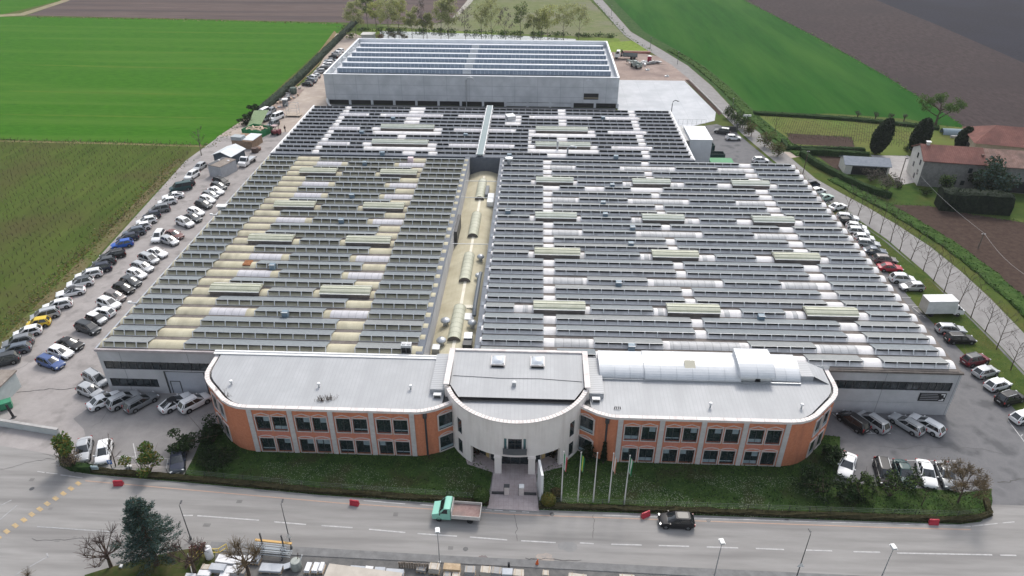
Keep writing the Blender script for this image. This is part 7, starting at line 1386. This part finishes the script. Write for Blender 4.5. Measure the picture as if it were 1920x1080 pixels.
for i, (x, y) in enumerate(((1415, 255), (1440, 277))): pass
b = MB(); q = G(1399, 227); b.obox((0, 0, 0), .3, .3, 1.4, 0, galv); b.obox((0, 0, 1.4), 2.4, .3, .5, 0, white_m); o = b.obj('direction_sign'); o.location = q; tag(o, 'small white sign board at the far side of the country road', 'sign')
# red plastic barriers along the kerb
red_p = M('red_plastic', (.36, .02, .04), (.42, .035, .055), 2, .5)
for i, (x, y, rz, lab) in enumerate(((223, 909, .1, 'red plastic road barrier by the left lawn tip'), (665, 946, -.15, 'red plastic road barrier left of the mint truck'), (1210, 968, .5, 'red plastic road barrier just left of the black car'), (1749, 982, .0, 'red plastic road barrier near the right end of the lawn'))):
    q = G(x, y, .06); t = thing('road_barrier', (q.x, q.y, .062), lab, 'barrier', rz, 'red barriers along the kerb'); b = MB(); pr = [(-.26, 0), (-.22, .2), (-.11, .45), (-.09, .72), (.09, .72), (.11, .45), (.22, .2), (.26, 0)]
    b.loft([[(-.55, y_ * .95, z) for y_, z in pr], [(.55, y_ * .95, z) for y_, z in pr]], red_p, True); b.face([(-.55, y_ * .95, z) for y_, z in pr], red_p); b.face([(.55, y_ * .95, z) for y_, z in pr][::-1], red_p); b.obj('body', t); b = MB()
    for s in (-1, 1): b.lathe([(.01, .06), (.07, .05), (.08, 0)], (s * .34, 0, .72), red_p, 8)
    b.obj('filler_cap', t)
q = G(1007, 1058, .06); t = thing('traffic_cone', (q.x, q.y, .062), 'small orange cone leaning beside the sand spill on the road', 'traffic cone'); b = MB(); b.tube([(0, 0, .03), (.02, 0, .45), (.08, -.02, .85)], [.2, .12, .04], M('cone_orange', (.62, .12, .03), rough=.6), 10); b.obj('cone', t); b = MB(); b.box(-.26, .26, -.26, .26, 0, .05, bpy.data.materials['cone_orange']); b.obj('base', t)
q = G(954, 1064, .1); t = thing('bollard', (q.x, q.y, .15), 'short black bollard on the pavement behind the stone crates', 'bollard'); b = MB(); b.tube([(0, 0, 0), (0, 0, .7)], .12, black_m, 8); b.obj('post', t); b = MB(); b.lathe([(.01, .12), (.12, .05), (.14, 0)], (0, 0, .7), dark_metal, 8); b.obj('cap', t)
p = GY(649, 1044, 51.9); t = thing('road_sign', (p.x, 51.9, .15), 'round red sign with a white diagonal bar above the cream roof', 'road sign'); b = MB(); b.tube([(0, 0, 0), (0, 0, p.z)], .035, galv, 6); b.obj('post', t); b = MB(); c = p.z - .1
dsc = M('sign_red', (.42, .02, .05), rough=.5); b.face([(.34 * math.cos(k * math.pi / 10), -.06 - .012, c + .34 * math.sin(k * math.pi / 10)) for k in range(20)], dsc); b.face([(.34 * math.cos(-k * math.pi / 10), -.05, c + .34 * math.sin(-k * math.pi / 10)) for k in range(20)], galv)
b.face([(-.20, -.076, c - .12), (-.14, -.076, c - .18), (.20, -.076, c + .12), (.14, -.076, c + .18)], white_m); b.obj('disc', t)
p = G(213, 884, .16); t = thing('parking_sign', p, 'blue parking sign on a post in front of the white car', 'road sign'); b = MB(); b.tube([(0, 0, 0), (0, 0, 2.0)], .04, galv, 6); b.obj('post', t); b = MB(); bl = M('sign_blue', (.03, .12, .35), rough=.5); b.box(-.3, .3, -.06, -.04, 1.35, 2.0, bl); b.box(-.12, -.04, -.075, -.062, 1.45, 1.9, white_m); b.box(-.04, .12, -.075, -.062, 1.82, 1.9, white_m); b.box(.08, .14, -.0755, -.0625, 1.68, 1.82, white_m); b.box(-.04, .12, -.075, -.062, 1.62, 1.69, white_m); b.obj('panel', t)
t = thing('notice_board', G(178, 884, .16), 'low pale blue striped notice board at the left tip of the lawn', 'sign board'); b = MB(); b.box(-.6, .6, -.05, .05, .3, .95, M('pale_blue_board', (.38, .48, .50))); b.box(-.55, .55, -.065, -.052, .55, .62, dark_metal); b.obj('panel', t); b = MB()
for x in (-.5, .5): b.bar((x, 0, 0), (x, 0, .3), .06, galv)
b.obj('leg', t)
for i, (x, y, lab) in enumerate(((242, 876, 'low white kerb block beside the bare sapling'), (228, 1063, 'small white stone at the edge of the corner garden'))): b = MB(); b.prism([(-.45, -.12), (.45, -.12), (.4, .14), (-.42, .12)] if not i else [(-.18, -.16), (.15, -.18), (.2, .12), (-.1, .2)], 0, .28, white_m); o = b.obj('stone_block'); o.location = G(x, y, .16); tag(o, lab, 'stone')
for x, y, lab in ((253, 567, 'white floodlight on the left roof edge, nearer one'), (404, 402, 'white floodlight on the left roof edge, farther one')):
    q = G(x, y, 8.0); b = MB(); b.box(q.x - .7, q.x + .3, q.y - .1, q.y + .1, 7.82, 7.92, galv); b.obox((q.x - .8, q.y, 7.85), .5, .4, .3, 0, white_m); b.obj('floodlight', left, O)
for x, y, lab in ((1803 - 0, 0, ''),): pass
# person walking in the lane (small in the photo): one skinned figure
def person(loc, rz, label):
    t = thing('person', loc, label, 'person', rz); cloth = M('dark_jacket', (.03, .03, .036), rough=.9); trou = M('dark_trousers', (.045, .05, .06), rough=.9); skin = M('skin', (.42, .26, .19), rough=.6); hairm = M('dark_hair', (.03, .02, .015), rough=.8)
    V = {'pel': ((0, 0, .95), .15), 'sp': ((.02, 0, 1.15), .14), 'ch': ((.03, 0, 1.36), .165), 'nk': ((.04, 0, 1.50), .06), 'hd': ((.06, 0, 1.60), .085), 'hd2': ((.06, 0, 1.70), .085)}
    E_ = [('pel', 'sp'), ('sp', 'ch'), ('ch', 'nk'), ('nk', 'hd'), ('hd', 'hd2')]
    for s, nm, f in ((1, 'l', .22), (-1, 'r', -.2)):
        V[nm + 'h'] = ((0, s * .10, .90), .095); V[nm + 'k'] = ((f * .6 + .05, s * .10, .50), .065); V[nm + 'a'] = ((f, s * .10, .09), .045); V[nm + 't'] = ((f + .17, s * .11, .04), .04)
        V[nm + 's'] = ((.02, s * .19, 1.42), .07); V[nm + 'e'] = ((-f * .5, s * .25, 1.14), .05); V[nm + 'w'] = ((-f * .9 + .1, s * .24, .90), .036); V[nm + 'f'] = ((-f * .9 + .14, s * .235, .80), .030)
        E_ += [('pel', nm + 'h'), (nm + 'h', nm + 'k'), (nm + 'k', nm + 'a'), (nm + 'a', nm + 't'), ('ch', nm + 's'), (nm + 's', nm + 'e'), (nm + 'e', nm + 'w'), (nm + 'w', nm + 'f')]
    keys = list(V); me = bpy.data.meshes.new('body'); me.from_pydata([V[k][0] for k in keys], [(keys.index(a), keys.index(c)) for a, c in E_], []); o = bpy.data.objects.new('body', me); C.objects.link(o)
    md = o.modifiers.new('skin', 'SKIN'); sk = me.skin_vertices[0].data
    for i, k in enumerate(keys): sk[i].radius = (V[k][1], V[k][1]); sk[i].use_root = (k == 'pel')
    o.modifiers.new('sub', 'SUBSURF').levels = 1
    dg = bpy.context.evaluated_depsgraph_get(); m2 = bpy.data.meshes.new_from_object(o.evaluated_get(dg)); bpy.data.objects.remove(o); m2.name = 'body'; m2.materials.clear()
    for mt in (cloth, trou, skin): m2.materials.append(mt)
    for f in m2.polygons: z = f.center.z; f.material_index = 2 if (z > 1.49 or (z < .88 and abs(f.center.y) > .19 and z > .7)) else (0 if z > .93 else 1); f.use_smooth = True
    o = bpy.data.objects.new('body', m2); C.objects.link(o); o.parent = t
    b = MB(); b.lathe([(.01, .115), (.07, .09), (.095, .03), (.09, -.03), (.06, -.07)], (.045, 0, 1.70), hairm, 10); b.obj('hair', t, smooth=60)
person((-70.1, 190.7, .062), R(-80), 'person in dark clothes walking in the lane right of the red forklift')

# ------------------------------------------------------------------ stone yard at the bottom edge
wood = M('pallet_wood', (.34, .25, .16), (.46, .36, .25), 2.5, .9); wood_d = M('weathered_wood', (.20, .165, .13), (.30, .25, .21), 2.5, .95); st_w = M('white_stone', (.58, .585, .60), (.70, .70, .715), 1.2, .7); st_g = M('grey_blue_stone', (.36, .385, .42), (.46, .48, .51), 1.0, .7, detail=8); st_b = M('beige_stone', (.42, .385, .33), (.52, .48, .43), 1.3, .85); st_gr = M('grey_stone', (.27, .265, .26), (.36, .355, .35), 1.5, .85)
def stack(px, py, dx, dy, h, mt, lab, rz=0.0, slabs=4, nm='stone_stack', wd=None):
    q = G(px, py, .06 + h); wd = wd or wood; t = thing(nm, (q.x, q.y, .065), lab, 'stone stack', rz, 'stone stacks of the bottom yard'); b = MB()
    for x in (-.4, 0, .4): b.box(x * dx - .06, x * dx + .06, -dy / 2, dy / 2, 0, .12, wd)
    n = max(3, int(dy / .22))
    for k in range(n): y = -dy / 2 + (k + .5) * dy / n; b.box(-dx / 2, dx / 2, y - .07, y + .07, .12, .16, wd)
    b.obj('pallet', t); b = MB(); r = random.Random(int(px * 7 + py)); hs = (h - .16) / slabs
    for k in range(slabs): jx, jy = r.uniform(-.03, .03), r.uniform(-.03, .03); b.box(-dx / 2 + .05 + jx, dx / 2 - .05 + jx, -dy / 2 + .05 + jy, dy / 2 - .05 + jy, .16 + k * hs, .16 + (k + 1) * hs - .015, mt)
    if mt in (st_b, st_gr):
        for s in (-1, 1): b.bar((s * dx * .3, -dy / 2, h + .01), (s * dx * .3, dy / 2, h + .01), .05, wd, .03)
    b.obj('stone_slabs', t)
S = [(425, 1047, 2.3, 1.1, .7, st_w, 'white slab stack next to the yellow railing'), (450, 1048, .9, 1.1, .7, st_w, 'small white slab stack left of the fine twigged bare tree'), (408, 1062, 1.8, .9, .8, st_g, 'pale grey slab stack in front of the yellow railing'), (386, 1062, 1.1, .7, .6, st_b, 'short beige slab stack inside the yellow railing'),
     (423, 1072, 1.1, 1.6, .5, st_w, 'long narrow white slab stack pointing to the camera'), (441, 1066, .85, 1.1, .7, st_w, 'white slabs on a wooden pallet left of the grey planks'), (455, 1066, .8, 1.2, .7, st_gr, 'grey plank like stone stack below the fine twigged tree'), (382, 1074, 1.4, .8, .6, st_w, 'low white slab stack at the bottom edge left of the long one'), (357, 1078, 1.2, .6, .6, st_w, 'white slab stack at the bottom edge, leftmost of all'),
     (469, 1046, .9, .9, .6, st_w, 'pale slab stack left of the steel rack'), (481, 1047, .7, .9, .6, st_g, 'blue grey slab stack touching the steel rack'), (508, 1063, 2.5, 1.1, .5, st_g, 'large grey blue slab stack in front of the steel rack'), (577, 1062, .65, 1.2, .6, st_w, 'narrow white slab stack, left one of three on wooden pallets'), (592, 1062, .7, 1.2, .6, st_w, 'narrow white slab stack, middle one of three on wooden pallets'), (603, 1062, .5, 1.2, .6, st_w, 'narrow white slab stack, right one of three on wooden pallets'),
     (670, 1064, 1.7, .6, .7, st_g, 'pale teal slab stack under the round red sign'), (691, 1066, .95, .8, .7, st_w, 'white striped slab stack right of the teal one'), (712, 1068, 1.2, .8, .7, st_g, 'grey green slab stack beside the white striped one'), (740, 1071, 2.0, .8, .7, st_g, 'long pale slab stack at the right end of the cream roof'), (814, 1061, 1.2, .9, 1.0, st_b, 'beige covered crate left of the square headed lamp'), (790, 1064, 1.1, .8, .5, st_gr, 'dark grey crate left of the beige covered one'),
     (847, 1062, 1.9, .9, 1.0, wood, 'brown wooden crate with bright edges right of the lamp'), (838, 1076, .9, .7, .7, st_gr, 'grey crate in front of the brown wooden crate'), (855, 1077, .9, .7, .7, st_b, 'beige crate in front of the brown wooden crate'), (881, 1067, 1.2, .9, .9, st_gr, 'grey brown crate right of the brown wooden crate'), (911, 1067, 1.2, .9, .9, st_b, 'beige topped crate, third right of the lamp'), (931, 1069, 1.2, .9, .9, st_gr, 'dull grey crate beside the blue grey one'), (951, 1071, 1.2, .9, .9, st_g, 'blue grey crate behind the black bollard'), (972, 1073, 1.2, .9, .9, st_b, 'tan crate at the right end of the crate row'), (1023, 1073, .75, .7, .8, st_b, 'single small tan crate right of the crate row'), (1083, 1079, 2.0, .6, .7, st_b, 'cream edged crate at the bottom edge'), (1176, 1080, 1.7, .5, .7, st_b, 'cream crate at the bottom edge, farthest right')]
for i, s_ in enumerate(S): stack(*s_, rz=-.05 + .1 * ((i * 37) % 10 - 5) / 10)
t = thing('steel_rack', G(513, 1040, .06).to_tuple()[:2] + (.065,), 'blue grey steel rack loaded with pipes and an orange beam', 'rack', -.08); b = MB()
for x in (-1.2, 1.25):
    b.bar((x, .3, 0), (x, .3, 3.0), .13, dark_metal); b.bar((x, -.7, .12), (x, .7, .12), .13, dark_metal)
    for z in (.5, 1.0, 1.5): b.bar((x, -.6, z), (x, .3, z), .09, dark_metal)
b.obj('upright', t); b = MB(); pipe_m = M('pipe_grey', (.40, .44, .47), rough=.4, metal=.4)
for k in range(10): y = -.55 + .09 * k; z = .58 + .5 * (k % 3); b.bar((-2.0 + .15 * (k % 4), y, z), (2.2 - .2 * (k % 3), y, z), .06, pipe_m)
b.obj('pipe', t); b = MB(); b.box(-2.0, 2.2, .3, .55, 1.6, 1.72, M('orange_beam', (.55, .35, .14))); b.obj('beam', t)
t = thing('yellow_railing', G(392, 1052, .06).to_tuple()[:2] + (.065,), 'yellow steel safety railing in the stone yard corner', 'railing', -.05); b = MB(); yl = M('yellow_steel', (.48, .36, .08), (.54, .42, .12), 2, .6); P4 = [(-1.5, -1.2), (-1.1, .6), (.9, .8), (1.5, 1.5)]
for x, y in P4: b.bar((x, y, 0), (x, y, 1.15), .07, yl)
for k in range(3):
    for z in (.55, 1.12): b.bar((*P4[k], z), (*P4[k + 1], z), .07, yl)
b.obj('rail', t)
t = thing('metal_bin', G(557, 1066, .06).to_tuple()[:2] + (.065,), 'cylindrical grey green metal bin beside the lamp post', 'metal bin'); b = MB(); b.lathe([(.01, 1.35), (.5, 1.3), (.58, 1.1), (.58, .1), (.5, 0)], (0, 0, 0), M('bin_metal', (.26, .28, .26), (.36, .38, .35), 2, .5), 14); b.obj('drum', t, smooth=40); b = MB(); b.bar((.45, .1, 1.1), (.75, .3, 1.9), .08, white_m); b.bar((.2, .2, 1.2), (.25, .5, 2.0), .06, bark); b.obj('handle', t); b = MB(); b.obox((-.95, -.1, .5), .8, .7, .08, .4, st_g); b.obox((-.95, -.1, 0), .5, .4, .5, .4, dark_metal); b.obj('shelf', t)
t = thing('white_tank', G(394, 1046, .06).to_tuple()[:2] + (.065,), 'white upright cylinder behind the yellow railing', 'tank'); b = MB(); b.lathe([(.01, 1.75), (.36, 1.7), (.42, 1.6), (.42, 0)], (0, 0, 0), st_w, 14); b.obj('drum', t, smooth=40); b = MB(); b.lathe([(.01, .1), (.12, .08), (.12, 0)], (0, 0, 1.74), galv, 8); b.obj('cap', t)
t = thing('flat_roof_shed', (-17.4, 47.1, .06), 'low shed with cream flat roof at the bottom edge', 'shed', -.107); b = MB(); b.box(-3.7, 3.8, -4, 1.55, 0, 1.65, wood_d); b.obj('wall', t); b = MB(); b.box(-4.0, 4.1, -4.2, 1.75, 1.65, 1.77, M('cream_roof', (.38, .345, .30), (.45, .41, .36), .8, .85)); b.obj('roof', t)
t = thing('wooden_fence', G(775, 1066, .06).to_tuple()[:2] + (.065,), 'weathered wooden fence panel right of the cream roof', 'fence', -.05); b = MB()
for k in range(12): b.box(-1.6 + k * .28, -1.38 + k * .28, -.03, .03, 0, .9 + .05 * (k % 3), wood_d)
b.obj('board', t); b = MB(); b.box(-1.65, 1.8, .035, .08, .6, .68, wood_d); b.obj('rail', t)
b = MB(); b.obox((0, 0, 0), .08, 3.0, .5, .55, M('concrete_edge', (.3, .3, .29))); o = b.obj('edging_wall'); o.location = G(358, 1062, .1); tag(o, 'thin concrete edging wall between the corner garden and stone yard', 'wall')

# ------------------------------------------------------------------ thin spring haze
b = MB(); b.box(-900, 900, -20, 900, -1, 72, None); b.mats = []
hz = b.obj('haze'); hz['kind'] = 'stuff'; hm = bpy.data.materials.new('haze_air'); hm.use_nodes = True; n = hm.node_tree.nodes; n.remove(n['Principled BSDF'])
pv = n.new('ShaderNodeVolumePrincipled'); pv.inputs['Color'].default_value = (.86, .90, .95, 1); pv.inputs['Density'].default_value = 0.0001; pv.inputs['Anisotropy'].default_value = 0.2
hm.node_tree.links.new(pv.outputs[0], n['Material Output'].inputs['Volume']); hz.data.materials.append(hm)
